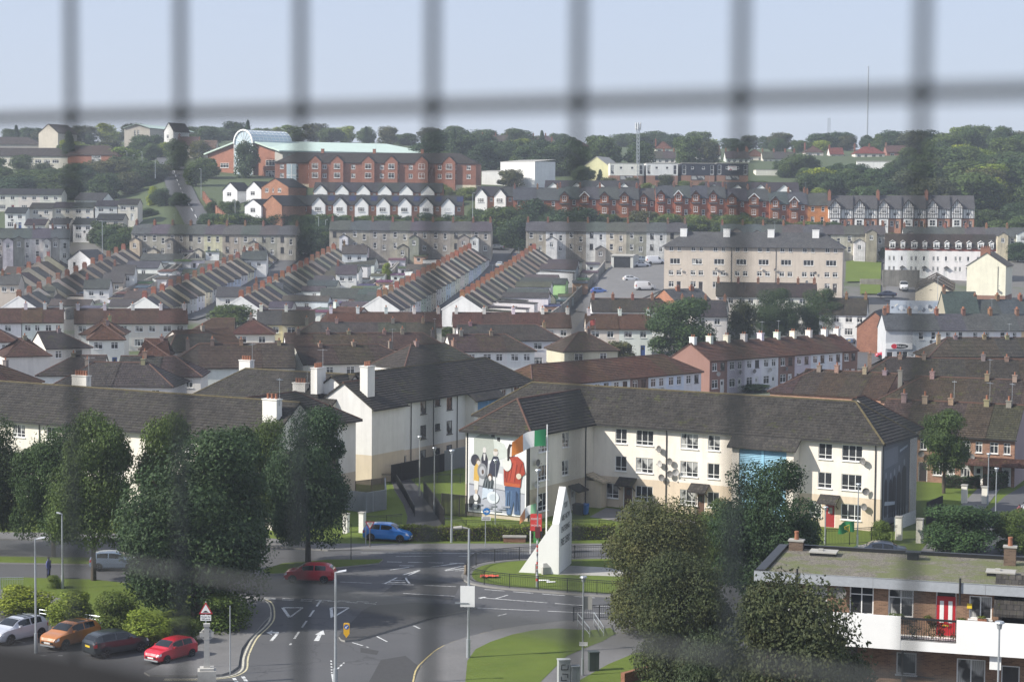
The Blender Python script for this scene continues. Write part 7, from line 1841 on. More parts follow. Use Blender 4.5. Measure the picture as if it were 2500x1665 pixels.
# left edge estate on the slope
LW = (.70, .67, .60)
row(-60, 474, 150, 474, 4, '# house from left edge of the cream slate roofed row', he=5.4, D=(600, 600), Wd=7.5, rise=1.6, roofc=(.05, .052, .056), walls=(LW,), style='est', chim=None, group='cream row on left slope', found=5)
row(182, 487, 250, 488, 1, 'white house with mono pitch roof on left slope', he=4.6, D=(590, 588), Wd=8, rise=2.0, roofc=(.06, .062, .066), walls=(WHITE,), style='est', chim=None, found=5)
for k, (x1, x2, y, D, c, lab) in enumerate(((12, 62, 519, 560, WHITE, 'white box house at left edge of slope'), (72, 128, 508, 565, (.62, .58, .50), 'tan walled house second on left slope'), (130, 178, 506, 566, (.66, .62, .54), 'cream walled house third on left slope'), (178, 228, 506, 566, LW, 'cream walled house fourth on left slope'), (232, 286, 502, 566, (.62, .62, .60), 'grey walled house fifth on left slope'), (288, 336, 498, 566, LW, 'cream house with dark gable sixth on left slope'), (236, 300, 535, 545, (.62, .56, .48), 'tan house with slate roof above the left terrace'), (120, 168, 546, 540, WHITE, 'low white house above the left terrace'), (178, 228, 546, 540, WHITE, 'low white house with window pair above left terrace'), (60, 110, 548, 540, LW, 'low cream house above the left terrace'))):
    row(x1, y, x2, y + .5, 1, lab, he=4.8, D=(D, D), Wd=7.5, rise=1.5, roofc=(.052, .053, .056), walls=(c,), style='est', chim=None, found=5)
# ------------------------------------------------------------------ larger buildings on the hill
def b1op(L):
    o = []
    for k in range(14):
        x = L*(k + .5)/14
        for z in (3.2, 6.0): o.append(('f', x, z, 1.3, 1.4, '2t'))
    return o
a = P(671, 397, 640); b = P(1162, 397, 632); LB = (b.xy - a.xy).length
b1 = big(671, 397, 1162, 397, (640, 632), 8.2, 12, 3.2, 'long red brick building with five gabled bays and cream base', name='brick_building', cat='building', hips=(1, 1), wall=(.27, .125, .088), wmat='brick', band=(1.2, (.70, .64, .50)), roofc=(.055, .048, .044), op=b1op(LB), found=5,
         chim=[(LB*.22, 6, .9, .9, 1.2, 'brick', (.3, .14, .09), 0), (LB*.48, 6, .9, .9, 1.2, 'brick', (.3, .14, .09), 0), (LB*.72, 6, .9, .9, 1.2, 'brick', (.3, .14, .09), 0)])
for q in (.205, .315, .47, .585, .735, .87):
    x = LB*q; w = 4.0; m = MB(); m.box(x - w/2, x + w/2, -1.0, 0, -4, 8.4); m.face([(x - w/2, -1.0, 8.4), (x + w/2, -1.0, 8.4), (x, -1.0, 10.2)]); bo = m.build('gabled_bay', 'brick', b1, color=(.30, .14, .10))
    m = MB(); m.slab([(x - w/2 - .2, -1.1, 8.3), (x, -1.1, 10.3), (x, 4, 10.3), (x - w/2 - .2, 4, 8.3)], .12); m.slab([(x, -1.1, 10.3), (x + w/2 + .2, -1.1, 8.3), (x + w/2 + .2, 4, 8.3), (x, 4, 10.3)], .12); m.build('bay_roof', 'tile', bo, color=(.055, .048, .044))
    for z in (3.2, 6.1):
        wm_, _ = win_meshes(2.0, 1.7, '2t', 'white_frame', True); obj('window', wm_, bo, None, (x, -1.03, z))
m = MB(); x = LB*.085; m.box(x - 1.6, x + 1.6, -.3, 0, .5, 7.6); m.build('stair_window', 'vault_glass', b1)
m = MB(); m.box(x - .12, x + .12, -.36, -.31, .5, 7.6); m.box(x - 1.6, x + 1.6, -.36, -.31, 3.8, 4.1); m.build('glazing_bar', 'white_paint', b1)
# leisure centre with the glazed barrel vault
a = P(507, 372, 690); b = P(700, 384, 668)
lc = empty('brick_hall', (a.x, a.y, P(600, 430, 680).z), math.atan2(b.y - a.y, b.x - a.x), 'brick hall with pale green roof and glazed barrel vault', 'building')
LL = (b.xy - a.xy).length
pf = [(0, 7.6), (LL*.38, 11.4), (LL*.62, 11.4), (LL, 7.0)]
m = MB(); m.face([(0, 0, -4), (LL, 0, -4)] + [(x, 0, z) for x, z in pf[::-1]]); m.face([(0, 24, -4), (0, 0, -4), (0, 0, 7.6), (0, 24, 7.6)]); m.face([(LL, 0, -4), (LL, 24, -4), (LL, 24, 7.0), (LL, 0, 7.0)]); m.build('wall', 'brick', lc, color=(.31, .145, .10))
m = MB()
for (xa, z0_), (xb, zb) in ((pf[0], pf[1]), (pf[2], pf[3])):
    k = (zb - z0_) / (xb - xa); e = .8
    if xa == 0: q = [(xa - e, -1.2, z0_ - e*k + .3), (xb, -1.2, zb + .3), (xb, 26, zb + .3), (xa - e, 26, z0_ - e*k + .3)]
    else: q = [(xa, -1.2, z0_ + .3), (xb + 6, -1.2, zb - 1.2 + .3), (xb + 6, 26, zb - 1.2 + .3), (xa, 26, z0_ + .3)]
    m.slab(q, .5)
m.build('roof', 'green_copper', lc)
xc, rv = LL*.5, LL*.118; ze = 10.9
vt = MB(); fr_ = MB()
for i in range(12):
    t0, t1 = math.pi*i/12, math.pi*(i+1)/12; f = lambda tq, y: (xc - rv*math.cos(tq), y, ze + rv*math.sin(tq)*1.05)
    vt.face([f(t0, -1.5), f(t0, 18), f(t1, 18), f(t1, -1.5)]); fr_.bar(f(t0, -1.6), f(t1, -1.6), .5, .5)
    fr_.bar(f(t0, -1.5), f(t0, 18), .16, .16)
for y in range(0, 19, 2):
    for i in range(12):
        t0, t1 = math.pi*i/12, math.pi*(i+1)/12; fr_.bar(f(t0, y), f(t1, y), .12, .12)
vt.face([(xc - rv*math.cos(math.pi*i/12), -1.4, ze + rv*math.sin(math.pi*i/12)*1.05) for i in range(13)][::1]); vt.face([(xc - rv, -1.4, -3), (xc + rv, -1.4, -3), (xc + rv, -1.4, ze), (xc - rv, -1.4, ze)])
vt.build('glass_vault', 'vault_glass', lc)
for k in range(7): fr_.box(xc - rv + rv*2*k/6 - .1, xc - rv + rv*2*k/6 + .1, -1.55, -1.42, -3, ze)
for z in range(0, 12, 2): fr_.box(xc - rv, xc + rv, -1.55, -1.43, z, z + .15)
for k in range(1, 8): fr_.bar((xc, -1.5, ze), (xc - rv*math.cos(math.pi*k/8), -1.5, ze + rv*math.sin(math.pi*k/8)), .1, .1)
fr_.build('vault_frame', 'white_paint', lc)
for (x, z, w, h) in ((LL*.08, 3.0, 2.2, 2.4), (LL*.22, 2.8, 4.0, 1.6), (LL*.80, 3.4, 4.2, 1.9), (LL*.80, -.5, 4.2, 2.2)):
    wm_, _ = win_meshes(w, h, '3t', 'white_frame', True); obj('window', wm_, lc, None, (x, -.08, z))
m = MB(); m.box(LL*.90, LL*.97, -.3, -.1, 1.6, 4.6); m.build('red_banner', 'paint', lc, color=(.55, .03, .06)); m = MB(); m.box(LL*.90, LL*.95, -.3, -.1, -1.5, 1.2); m.build('green_banner', 'paint', lc, color=(.18, .42, .08)); m = MB(); m.box(LL*.2, LL*.24, -.3, -.1, -1.5, 1.0); m.build('orange_banner', 'paint', lc, color=(.65, .28, .05))
a = P(690, 366, 665); b = P(1040, 372, 690)
m = MB(); m.box(0, (b.xy - a.xy).length, 0, 30, -8, 0, 1); m.slab([(-2, -2, -.3), ((b.xy - a.xy).length + 3, -2, -.3), ((b.xy - a.xy).length - 3, 26, 3.6), (0, 26, 3.6)], .4, 0); o = m.build('sports_hall', ['green_copper', 'concrete']); o.location = a; o.rotation_euler = (0, 0, math.atan2(b.y - a.y, b.x - a.x)); tag(o, 'wide pale green sheet roof behind the long red brick building', 'building')
# church, school, and pale industrial buildings
big(366, 313, 474, 322, (800, 846), 8.5, 11, 1.6, 'stone church with low green roof on the skyline', name='church', cat='church', roof='x', wall=(.46, .42, .36), roofc=(.30, .42, .36), rmat='green_copper', op=[('l', 5.0, 2.5, .8, 5.0, '1k'), ('l', 6.4, 2.5, .8, 5.0, '1k')], found=6, ovg=.6)
big(-80, 380, 170, 381, (720, 716), 4.2, 14, 3.0, 'long low school with grey hipped roof at left', name='school_building', cat='building', hips=(0, 1), wall=(.66, .62, .52), roofc=(.075, .065, .06), found=6, op=[('f', 4 + 3.2*k, 1.6, 2.4, 1.2, '3t') for k in range(10)])
big(165, 377, 288, 378, (716, 712), 5.0, 14, 3.4, 'brick school hall with brown hipped roof and tall window', name='school_building', cat='building', hips=(0, 1), wall=(.27, .12, .08), wmat='brick', roofc=(.085, .06, .052), found=6, op=[('f', 11, .6, 3.6, 4.0, '3t')])
big(-60, 352, 100, 352, (800, 800), 4.0, 14, 3.0, 'grey roofed building on the skyline at left edge', name='school_building', cat='building', hips=(1, 1), wall=(.45, .42, .38), roofc=(.10, .085, .08), found=6)
house('cream gabled house on skyline beside the dark tree', W(99, 790), W(146, 786), 12, 6, 3.5, P(120, 362, 788).z, roof='y', wall=(.55, .50, .42), roofc=(.12, .10, .09), found=6)
house('white gabled house below the church, left of two', W(403, 760), W(425, 758), 10, 6, 3.0, P(415, 358, 760).z, roof='y', wall=(.74, .73, .70), roofc=(.09, .07, .06), found=6, op=[('f', 1.7, 3, 1, 1.4, '2t')])
row(430, 355, 480, 356, 1, 'brown roofed house right of white gabled one below the church', he=5, D=(750, 750), Wd=10, rise=3.4, roofc=(.09, .065, .055), walls=((.5, .46, .4),), style=None, chim='b', found=6)
row(480, 362, 526, 362, 1, 'tan roofed house left of the glazed vault', he=4.5, D=(735, 735), Wd=9, rise=3.0, roofc=(.16, .125, .10), walls=((.55, .5, .42),), style='upper', chim='b', found=6)
big(1222, 396, 1306, 394, (650, 640), 6.5, 10, .8, 'plain white windowless hall with dark side', name='white_hall', cat='building', roof='mono', wall=(.82, .82, .80), roofc=(.2, .2, .2), rmat='concrete', found=5, ov=.05)
big(1176, 418, 1224, 418, (652, 650), 4.5, 10, .4, 'low white shed left of the white hall', name='white_hall', cat='building', roof='mono', wall=(.76, .76, .74), roofc=(.3, .3, .3), rmat='concrete', found=5, ov=.05)
def cb(x1, x2, c, lab, D=655):
    a = P(x1, 400, D); b = P(x2, 400, D); L = (b.xy - a.xy).length
    return big(x1, 400, x2, 400, (D, D), 5.4, 14, .5, lab, name='office_block', cat='building', roof='flat', wall=c, band=(1.5, (.30, .17, .12)), roofc=c, rmat='concrete', ov=.06, found=4, op=[('f', .9, 1.9, 1.1, 3.0, '1s'), ('f', L - .9, 1.9, 1.1, 3.0, '1s'), ('f', L*.33, 3.6, .9, .8, '1'), ('f', L*.66, 3.6, .9, .8, '1'), ('f', L*.5, .1, 4.5, 1.35, '1k')])
cb(1489, 1572, (.78, .77, .70), 'cream flat roofed unit left of two beside the mast'); cb(1578, 1655, (.78, .78, .76), 'white flat roofed unit right of the mast')
db = cb(1664, 1745, (.035, .040, .055), 'navy flat roofed unit on the left'); db2 = cb(1750, 1827, (.035, .040, .055), 'navy flat roofed unit with white banner')
m = MB(); m.box(3.6, 6.6, -.12, -.02, 3.2, 4.6); m.build('banner', 'white_paint', db2)
text(db2, 'lettering', 'SERVICES', .5, (5.1, -.14, 4.0), (math.pi/2, 0, 0), (.45, .05, .08)) if False else None
m = MB(); m.face([(3.9, -.14, 3.3), (5.2, -.14, 3.3), (4.6, -.14, 3.8)]); m.face([(4.0, -.14, 4.2), (6.3, -.14, 4.2), (6.3, -.14, 4.35), (4.0, -.14, 4.35)]); m.build('banner_print', 'paint', db2, color=(.4, .04, .07))
house('pale yellow gabled hall between the trees', W(1420, 668), W(1482, 665), 14, 3.6, 3.2, P(1450, 432, 666).z, roof='y', wall=(.62, .60, .36), roofc=(.55, .53, .38), rmat='concrete', found=5)
big(1846, 416, 1900, 416, (690, 690), 5, 8, .4, 'cream wall of a workshop beside the wood', name='workshop', cat='building', roof='flat', wall=(.78, .76, .66), roofc=(.6, .58, .5), rmat='concrete', ov=.05, found=5)
# houses along the skyline
SK = [(1772, 1830, 386, 760, 2, WHITE, (.09, .075, .07)), (1822, 1868, 381, 775, 1, OFFW, (.16, .08, .06)), (1862, 1945, 387, 770, 3, (.72, .70, .60), (.10, .095, .09)), (1966, 2010, 371, 820, 1, OFFW, (.14, .08, .065)), (2026, 2060, 376, 815, 1, OFFW, (.20, .08, .06)), (2088, 2160, 374, 800, 2, OFFW, (.22, .085, .065)), (2165, 2215, 371, 810, 1, (.3, .16, .12), (.13, .08, .07)),
      (1345, 1440, 358, 760, 2, (.42, .36, .28), (.075, .055, .05)), (1590, 1650, 386, 740, 2, (.70, .69, .64), (.10, .095, .09)), (1600, 1640, 362, 800, 1, OFFW, (.18, .08, .06)), (1175, 1240, 345, 860, 2, OFFW, (.10, .09, .085)), (1300, 1360, 346, 860, 2, OFFW, (.10, .085, .08)), (1700, 1760, 378, 780, 2, OFFW, (.12, .09, .08)), (2380, 2430, 392, 760, 1, (.35, .16, .10), (.10, .07, .06))]
for k, (x1, x2, y, D, n, c, rc) in enumerate(SK):
    wh = ['left of the navy unit roofs', 'with red roof above white houses', 'in the cream row by the wood', 'with brown roof on skyline', 'with small red roof on skyline', 'with wide red roof by the wood', 'of brick near the tall tree', 'with brown roof above the white hall', 'of pale walls by the mast', 'with red roof by the mast', 'far on the skyline at centre', 'far on the skyline right of centre', 'between trees behind navy units', 'of red brick in the right wood'][k]
    row(x1, y, x2, y, n, ('# skyline house ' if n > 1 else 'skyline house ') + wh, he=5.2, D=(D, D), Wd=8, rise=2.6, hips=(1, 1) if k % 2 else (0, 0), roofc=rc, walls=(c,), style='est', chim='b', group='skyline houses ' + wh, found=8)
big(2092, 396, 2186, 394, (722, 720), 4.6, 10, .4, 'long white single storey hall at edge of the wood', name='white_hall', cat='building', roof='flat', wall=(.78, .78, .76), roofc=(.7, .7, .68), rmat='concrete', ov=.1, found=6)
# road up the hill and its wall
hr = hill_strip('road', [(505, 545), (485, 565), (455, 600), (437, 640), (425, 690), (412, 740), (400, 780)], 8.0, 'asphalt', .35)
for w_, off in ((.12, 0.0),):
    q = offset(hr, off); m = MB(); acc = 0
    for i in range(0, len(q) - 1):
        if (i // 2) % 2 and off == 0: continue
        a, b = q[i], q[i+1]; n = (b - a).normalized(); n = Vector((-n.y, n.x)) * w_
        zz = lambda p: max(terrain(p.x, p.y), 0) + .75
        m.face([(a.x - n.x, a.y - n.y, zz(a)), (b.x - n.x, b.y - n.y, zz(b)), (b.x + n.x, b.y + n.y, zz(b)), (a.x + n.x, a.y + n.y, zz(a))])
    m.build('road_marking', 'road_paint', mk, color=WH)
wl_ = empty('brick_boundary_wall', (0, 0, 0), 0, 'long brick boundary wall with piers beside the hill road', 'wall')
pp = smooth([W(px, D) for px, D in ((577, 556), (545, 570), (515, 588), (497, 608))], 8)
for a, b in zip(pp[:-1], pp[1:]):
    za, zb = terrain(a.x, a.y), terrain(b.x, b.y); m = MB(); m.bar((a.x, a.y, za + .8), (b.x, b.y, zb + .8), .25, 2.2); m.build('wall_panel', 'brick', wl_, color=(.36, .19, .13))
    m = MB(); m.box(a.x - .3, a.x + .3, a.y - .3, a.y + .3, za - 1, za + 2.4); m.build('pier', 'brick', wl_, color=(.38, .20, .14))
# masts
def mast(px, pyb, pyt, D, w, lab, top=True, color=(.45, .46, .47)):
    p = W(px, D); zb = P(px, pyb, D).z; zt = P(px, pyt, D).z; h = zt - zb
    root = empty('telecom_mast', (p.x, p.y, zb), .4, lab, 'mast'); m = MB(); n = max(6, int(h / (w*1.1)))
    for k in range(3):
        a = 2*math.pi*k/3; m.bar((w*.5*math.cos(a), w*.5*math.sin(a), -4), (w*.5*math.cos(a), w*.5*math.sin(a), h), .14, .14)
        b = 2*math.pi*(k+1)/3
        for i in range(n):
            z0_, z1_ = h*i/n, h*(i+1)/n; m.bar((w*.5*math.cos(a), w*.5*math.sin(a), z0_), (w*.5*math.cos(b), w*.5*math.sin(b), z1_), .08, .08)
    m.build('lattice', 'galvanised', root)
    if top:
        for k in range(6):
            a = 2*math.pi*k/6; m = MB(); m.box(.9*math.cos(a) - .16, .9*math.cos(a) + .16, .9*math.sin(a) - .12, .9*math.sin(a) + .12, h - 1.9, h + .4); m.build('antenna', 'white_paint', root)
        m = MB(); m.tube((0, 0, h - 1.6), (0, 0, h - 1.4), 1.0); m.build('platform', 'galvanised', root)
    return root
mast(1551, 440, 303, 655, 1.1, 'lattice phone mast with white antennas'); mast(2013, 345, 288, 1000, 1.4, 'short lattice mast on the right skyline', False)
o, h = pole(2117, 335, 162, .45, 'galvanised', 'very tall thin mast on the right skyline', 'telecom_mast', 'mast', D=1000)
# far lamps and poles
for k, (px, D, pyb, pyt, lab) in enumerate(((310, 690, 392, 370, 'lamp by the school, left of three'), (325, 690, 402, 379, 'lamp by the school, middle of three'), (347, 690, 406, 371, 'lamp by the school, right of three'), (379, 640, 420, 390, 'lamp left of hill road'), (491, 610, 480, 413, 'lamp post right of the hill road'), (574, 570, 528, 490, 'lamp by the boundary wall'), (778, 535, 605, 530, 'pole beside the parked car between the grey terraces'), (795, 540, 592, 537, 'pole second beside the grey terrace'), (250, 510, 610, 540, 'pole beside the white gabled house at left'), (1154, 545, 530, 472, 'pole right of the solar panelled row'))):
    lamp_post(px, pyb, pyt, 'distant slender ' + lab, D=D, z=P(px, pyb, D).z - 2, rad=.08, side=1 if k % 2 else -1)
# cars far away
FC = [(740, 625, 530, 80, (.66, .67, .68), 'hatch', 'white car between the two grey terraces'), (1221, 655, 485, 80, (.40, .43, .45), 'saloon', 'silver car parked in the terrace street'), (1261, 635, 505, 82, (.05, .06, .10), 'suv', 'dark blue car parked in the terrace street'), (1212, 612, 525, 170, (.10, .11, .12), 'saloon', 'dark grey car at the top of terrace street'),
      (1512, 652, 462, 25, (.25, .02, .05), 'suv', 'dark red car in the yard'), (1566, 655, 460, 8, (.55, .56, .58), 'saloon', 'silver white car in the yard, front'), (1568, 643, 475, 8, (.30, .36, .42), 'suv', 'blue grey car in the yard, behind'), (1540, 690, 435, 10, (.68, .69, .70), 'hatch', 'white car lower in the yard'),
      (1575, 712, 425, 8, (.70, .70, .71), 'van', 'white van lower in the yard'), (1600, 648, 478, 10, (.70, .70, .71), 'van', 'white van at the back of the yard'), (1462, 720, 420, 10, (.05, .13, .42), 'hatch', 'blue car at the alley mouth'), (2206, 712, 400, 262, (.66, .66, .66), 'van', 'white van parked in the walled yard'), (2262, 728, 392, 175, (.70, .70, .70), 'saloon', 'white car before the cream shed'), (2165, 728, 394, 170, (.06, .07, .12), 'saloon', 'dark car left of the cream shed'),
      (2163, 878, 338, 178, (.50, .02, .05), 'hatch', 'red car parked before the shop'), (2212, 878, 336, 178, (.07, .09, .14), 'saloon', 'dark blue car parked before the shop'), (2250, 870, 340, 100, (.10, .11, .13), 'van', 'dark van beside the shop'), (2083, 842, 372, 60, (.06, .09, .16), 'saloon', 'dark blue car at corner by the hedge'), (2245, 888, 330, 4, (.55, .56, .57), 'saloon', 'silver car end by the brick row'),
      (605, 421, 665, 8, (.62, .63, .65), 'saloon', 'white car before the brick hall'), (645, 420, 665, 8, (.03, .10, .36), 'suv', 'blue car before the brick hall'), (662, 420, 668, 8, (.6, .6, .6), 'hatch', 'pale car behind blue one before the brick hall'), (400, 412, 690, 95, (.2, .2, .21), 'saloon', 'grey car on the hill road, left'), (414, 412, 690, 95, (.6, .6, .6), 'hatch', 'white car on the hill road, right'), (466, 428, 660, 95, (.6, .6, .62), 'hatch', 'white car parked right of hill road')]
for px, py, D, hd, c, kd, lab in FC:
    q = E(px, py); car(px, py, hd, c, kd, lab, D=q.y, z=terrain(q.x, q.y) + .3, group='distant cars')
# ------------------------------------------------------------------ trees among the houses
for px, pb, pt, w, key, lab in ((1662, 885, 726, 200, 'big5', 'large round tree among the brown roofs right of centre'), (1895, 842, 704, 118, 'big2', 'dark tree, left of the dark pair'), (2000, 838, 704, 112, 'big2', 'dark tree, right of the dark pair'), (1812, 850, 735, 80, 'mid3', 'brown willow left of the dark pair'), (1905, 930, 853, 78, 'mid4', 'bright tree before the long terrace'),
        (1238, 908, 826, 102, 'big5', 'round green tree between roofs at centre'), (555, 945, 876, 96, 'mid4', 'bright green tree behind the hipped roof'), (566, 802, 742, 118, 'mid1', 'round tree below the left terraces'), (862, 800, 748, 92, 'mid1', 'round tree below the central terraces'), (372, 845, 766, 82, 'mid3', 'dark brown tree among left roofs'), (1508, 890, 832, 84, 'mid3', 'brown tree right of the tan house'),
        (1096, 830, 796, 44, 'mid1', 'small tree between brown roofs at centre'), (240, 960, 912, 105, 'spare', 'thin green tree behind the long left roof'), (30, 800, 768, 52, 'mid3', 'brown bush among roofs at left edge'), (800, 925, 882, 50, 'mid4', 'yellow green bush beside the tall chimney'), (945, 690, 640, 30, 'mid4', 'small bright tree in the terrace yards'), (700, 885, 882, 60, 'mid1', 'low bush behind the dark ridge'),
        (280, 600, 545, 85, 'mid2', 'dark tree beside white gabled house at left'), (1900, 690, 668, 90, 'mid2', 'bush before the pale flats, left'), (1925, 692, 660, 40, 'con1', 'spiky shrub before the pale flats'), (2485, 640, 590, 60, 'mid2', 'dark bush at right edge below slate terrace'), (1960, 960, 945, 70, 'mid1', 'low bush between brick rows'), (1840, 955, 935, 90, 'mid1', 'garden shrubs right of brown gable'), (2155, 640, 600, 24, 'mid2', 'narrow bush at the green corner')):
    tree_px(px, pb, pt, w, key, lab)
hedge([E(x, y) for x, y in ((2080, 830), (2160, 822))], 1.6, 2.0, 'green hedge below the brick gable by the shop', 120, 'leaf_hedge', .3, z=terrain(70, 365))
# ------------------------------------------------------------------ single trees on the hill and the skyline
rk = random.Random(77)
def ht(px, D, pyt, w, key, lab, grp=None, pyb=None):
    p = W(px, D); z = terrain(p.x, p.y) - .5 if pyb is None else P(px, pyb, D).z
    h = P(px, pyt, D).z - z
    return tree_at(p.x, p.y, z, key, max(h, 2.0), w * D / FPX, lab, grp, trunkh=.04)
for px, D, pt, w, key, lab in ((606, 760, 292, 34, 'con1', 'pointed conifer above the glazed vault'), (600, 668, 345, 70, 'mid2', 'dark tree in front of the glazed vault'), (45, 850, 305, 30, 'con1', 'conifer on the skyline at left edge'), (172, 720, 318, 62, 'con1', 'broad dark conifer left of the church'), (222, 800, 327, 28, 'mid2', 'small round tree left of the church'), (510, 830, 308, 82, 'mid2', 'dark round tree right of the church'), (432, 690, 340, 62, 'mid2', 'dark tree beside the hill road top'), (505, 665, 385, 75, 'mid1', 'round tree right of the hill road'), (480, 640, 395, 60, 'mid1', 'second round tree right of the hill road'),
        (375, 600, 455, 36, 'mid4', 'yellow green tree on left slope'), (395, 595, 460, 60, 'mid2', 'dark tree left of the hill road'), (440, 592, 470, 55, 'mid2', 'dark tree touching the hill road'), (365, 580, 508, 50, 'mid1', 'green tree among the cream houses'), (1105, 720, 310, 38, 'con1', 'tall conifer behind the brick building'), (892, 870, 308, 26, 'con1', 'narrow conifer on the skyline left of centre'), (1262, 850, 316, 80, 'mid2', 'wide dark tree on the skyline at centre'), (1318, 840, 318, 26, 'con1', 'narrow conifer right of the wide tree'), (1270, 790, 338, 62, 'mid4', 'pale green tree below the wide dark one'), (1245, 640, 414, 68, 'mid3', 'brown round tree before the white hall'),
        (962, 640, 410, 34, 'con1', 'conifer before the brick building'), (935, 640, 420, 40, 'mid1', 'small tree before the brick building'), (1470, 690, 333, 82, 'mid1', 'green tree left of the phone mast'), (1560, 690, 345, 80, 'mid2', 'dark tree behind the phone mast'), (1670, 720, 330, 75, 'mid1', 'tree over the navy unit, left'), (1725, 720, 345, 60, 'mid3', 'tree over the navy unit, right'), (1360, 690, 352, 90, 'mid2', 'big dark tree left of the yellow hall'), (1420, 660, 405, 60, 'mid1', 'round tree before the yellow hall'), (1460, 660, 413, 25, 'con1', 'small conifer before the yellow hall'), (2060, 880, 330, 52, 'mid3', 'copper dark tree on right skyline'), (2140, 870, 326, 56, 'mid1', 'round green tree on right skyline'), (2105, 880, 330, 34, 'mid2', 'dark tree left of the round green one'), (2352, 760, 312, 76, 'mid1', 'tall round tree rising above the right wood'), (2440, 800, 322, 50, 'con1', 'conifer above the right wood'), (1995, 860, 342, 50, 'mid4', 'pale tree on right skyline'), (1800, 860, 345, 60, 'mid2', 'dark tree behind skyline houses'), (1890, 850, 338, 55, 'mid1', 'green tree behind skyline houses'), (1940, 850, 342, 40, 'mid1', 'smaller green tree behind skyline houses')):
    ht(px, D, pt, w, key, lab)
def zone(n, x0, x1, D0, D1, h0, h1, keys, lab, grp, seed, wf=(1.0, 1.7)):
    nm = 'bush' if ('bush' in lab or 'shrub' in lab) else 'tree'
    r = random.Random(seed)
    for i in range(n):
        px = x0 + (x1 - x0) * (i + r.random()) / n; D = r.uniform(D0, D1); p = W(px, D); h = r.uniform(h0, h1)
        tree_at(p.x, p.y, terrain(p.x, p.y) - .6, r.choice(keys), h, h * r.uniform(*wf), ordinal(i) + ' from left, ' + lab, grp, name=nm, cat=nm, trunkh=.01)
MIX = ['mid1', 'mid2', 'mid1', 'mid3', 'mid1', 'mid4']
zone(34, -40, 1250, 860, 960, 4.5, 9.5, MIX, 'tree in the belt along the left skyline', 'left skyline trees', 1, (1.1, 2.0))
zone(32, 1200, 2540, 870, 970, 4.5, 9.5, MIX, 'tree in the belt along the right skyline', 'right skyline trees', 2, (1.1, 2.0))
zone(14, 1950, 2230, 600, 650, 5, 8.5, ['mid1', 'mid2', 'mid4', 'mid1'], 'tree on the low left part of the right hand wood', 'right hand wood, low part', 19, (1.2, 1.8))
zone(20, 2210, 2580, 596, 650, 8, 13, ['mid1', 'mid2', 'mid1', 'mid1', 'mid3', 'mid4'], 'tree in the front of the right hand wood', 'right hand wood, front', 3, (1.1, 1.7))
zone(10, 1900, 2200, 655, 700, 5, 8, ['mid1', 'mid2', 'mid1'], 'tree behind the low part of the right hand wood', 'right hand wood, behind low part', 20, (1.2, 1.8))
zone(22, 2190, 2580, 660, 760, 7, 12.5, ['mid1', 'mid2', 'mid1', 'mid4', 'mid1'], 'tree in the middle of the right hand wood', 'right hand wood, middle', 4, (1.0, 1.6))
zone(12, 2150, 2580, 780, 860, 7, 12, MIX, 'tree at the top of the right hand wood', 'right hand wood, top', 12)
zone(30, -30, 400, 630, 705, 5, 8.5, ['mid1', 'mid2', 'mid3', 'mid1'], 'bushy tree on the left slope below the school', 'left slope trees', 5, (1.2, 2.0))
zone(16, 150, 500, 715, 790, 6, 9, MIX, 'tree between church and school', 'trees below the church', 6, (1.1, 1.8))
zone(22, 1040, 1480, 680, 790, 8, 12, ['mid2', 'mid1', 'mid2'], 'tree in the wood behind the white hall', 'wood behind the white hall', 7, (1.0, 1.7))
zone(30, 500, 1150, 555, 559, 4.4, 5.6, ['bush2', 'mid1', 'mid2'], 'bush in the hedge under the solar panelled row', 'hedge bushes under the white gables', 8, (1.3, 2.0))
zone(18, 1140, 1430, 536, 564, 6, 9.5, ['mid2', 'mid1', 'mid2'], 'tree in the thicket between the grey terraces', 'thicket between the grey terraces', 9, (1.0, 1.5))
zone(24, 1420, 2030, 556, 562, 3.5, 6.0, ['bush2', 'mid1', 'mid3'], 'shrub in front of the red brick row', 'shrubs before the red row', 10, (1.3, 2.0))
zone(16, 2030, 2560, 552, 562, 2.2, 3.6, ['bush2', 'mid1'], 'shrub in front of the half timbered row', 'shrubs before the half timbered row', 11, (1.3, 2.0))
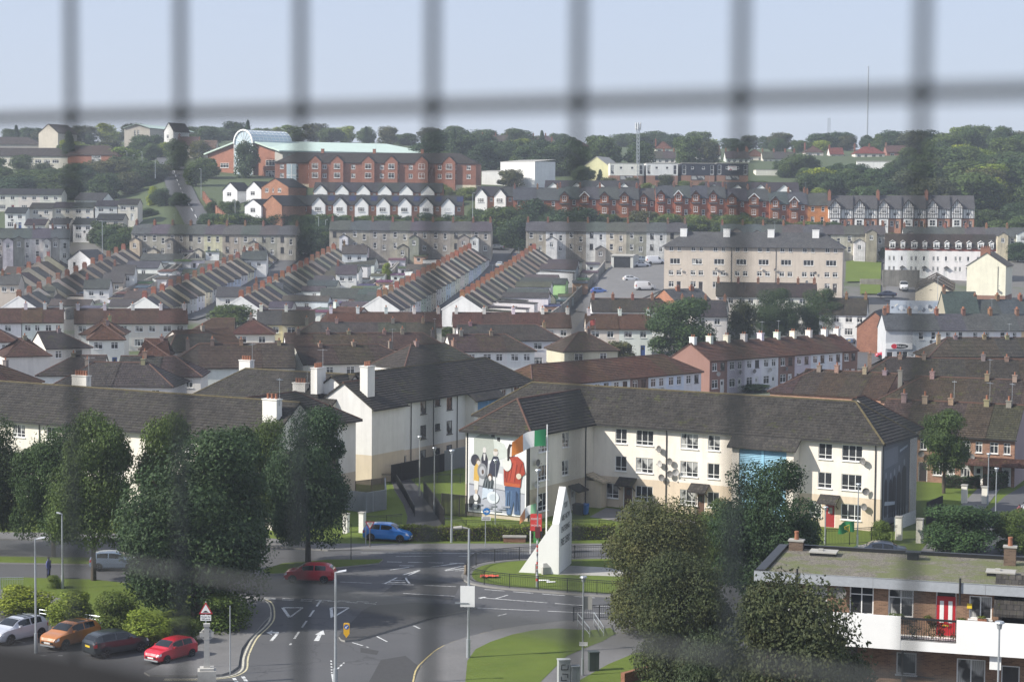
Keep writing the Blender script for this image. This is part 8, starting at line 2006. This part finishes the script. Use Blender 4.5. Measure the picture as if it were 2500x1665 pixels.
zone(12, 1470, 1960, 632, 645, 2.5, 5, ['mid3', 'bush2', 'mid1'], 'bush below the flat roofed units', 'bushes below the flat roofed units', 13, (1.2, 1.9))
zone(12, 1060, 1180, 600, 628, 2.5, 4.5, ['mid3', 'bush2'], 'bush on the bank right of the upper white gables', 'bushes on the bank', 14, (1.2, 1.9))
zone(12, 710, 805, 524, 548, 5, 8, ['mid2', 'mid1'], 'tree in the gap between the grey terraces at left', 'trees between the terraces at left', 15, (1.0, 1.5))
zone(12, 1690, 1950, 560, 600, 3, 5, ['mid1', 'mid2'], 'bush behind the red brick row', 'bushes behind the red row', 16, (1.2, 1.9))
zone(9, 2385, 2570, 562, 596, 5, 9, ['mid1', 'mid2'], 'tree right of the half timbered row', 'trees right of the half timbered row', 18)
zone(7, 515, 650, 572, 584, 2.6, 4.6, ['mid1', 'mid2', 'spare'], 'small tree by the white houses on the hill road', 'trees by the hill road houses', 21, (.8, 1.3))
zone(9, 690, 1100, 606, 622, 2.5, 5, ['mid1', 'mid2', 'con1', 'spare'], 'small tree before the long brick building', 'trees before the long brick building', 22, (.7, 1.3))
zone(14, 1870, 2240, 672, 704, 3, 4.8, ['mid1', 'mid2', 'mid4', 'mid1'], 'tree below the white single storey hall', 'trees below the white hall', 23, (1.1, 1.8))
zone(8, 240, 330, 520, 545, 4, 6.5, ['mid1', 'mid2'], 'tree beside the left grey terrace', 'trees beside the left grey terrace', 17, (1.0, 1.5))
# haze between us and the hill
hz = MB(); hz.box(-900, 900, -6, 1150, -8, 95); o = hz.build('haze', 'white_paint', None, uv=False)
m = bpy.data.materials.new('haze'); m.use_nodes = True; nt = m.node_tree; nt.nodes.clear()
out = nt.nodes.new('ShaderNodeOutputMaterial'); v = nt.nodes.new('ShaderNodeVolumePrincipled'); v.inputs['Density'].default_value = .00024; v.inputs['Color'].default_value = (.80, .88, 1.0, 1); v.inputs['Anisotropy'].default_value = .2
nt.links.new(v.outputs[0], out.inputs['Volume']); o.data.materials.clear(); o.data.materials.append(m); tag(o, 'thin bluish haze over the town', 'haze', None, 'stuff')
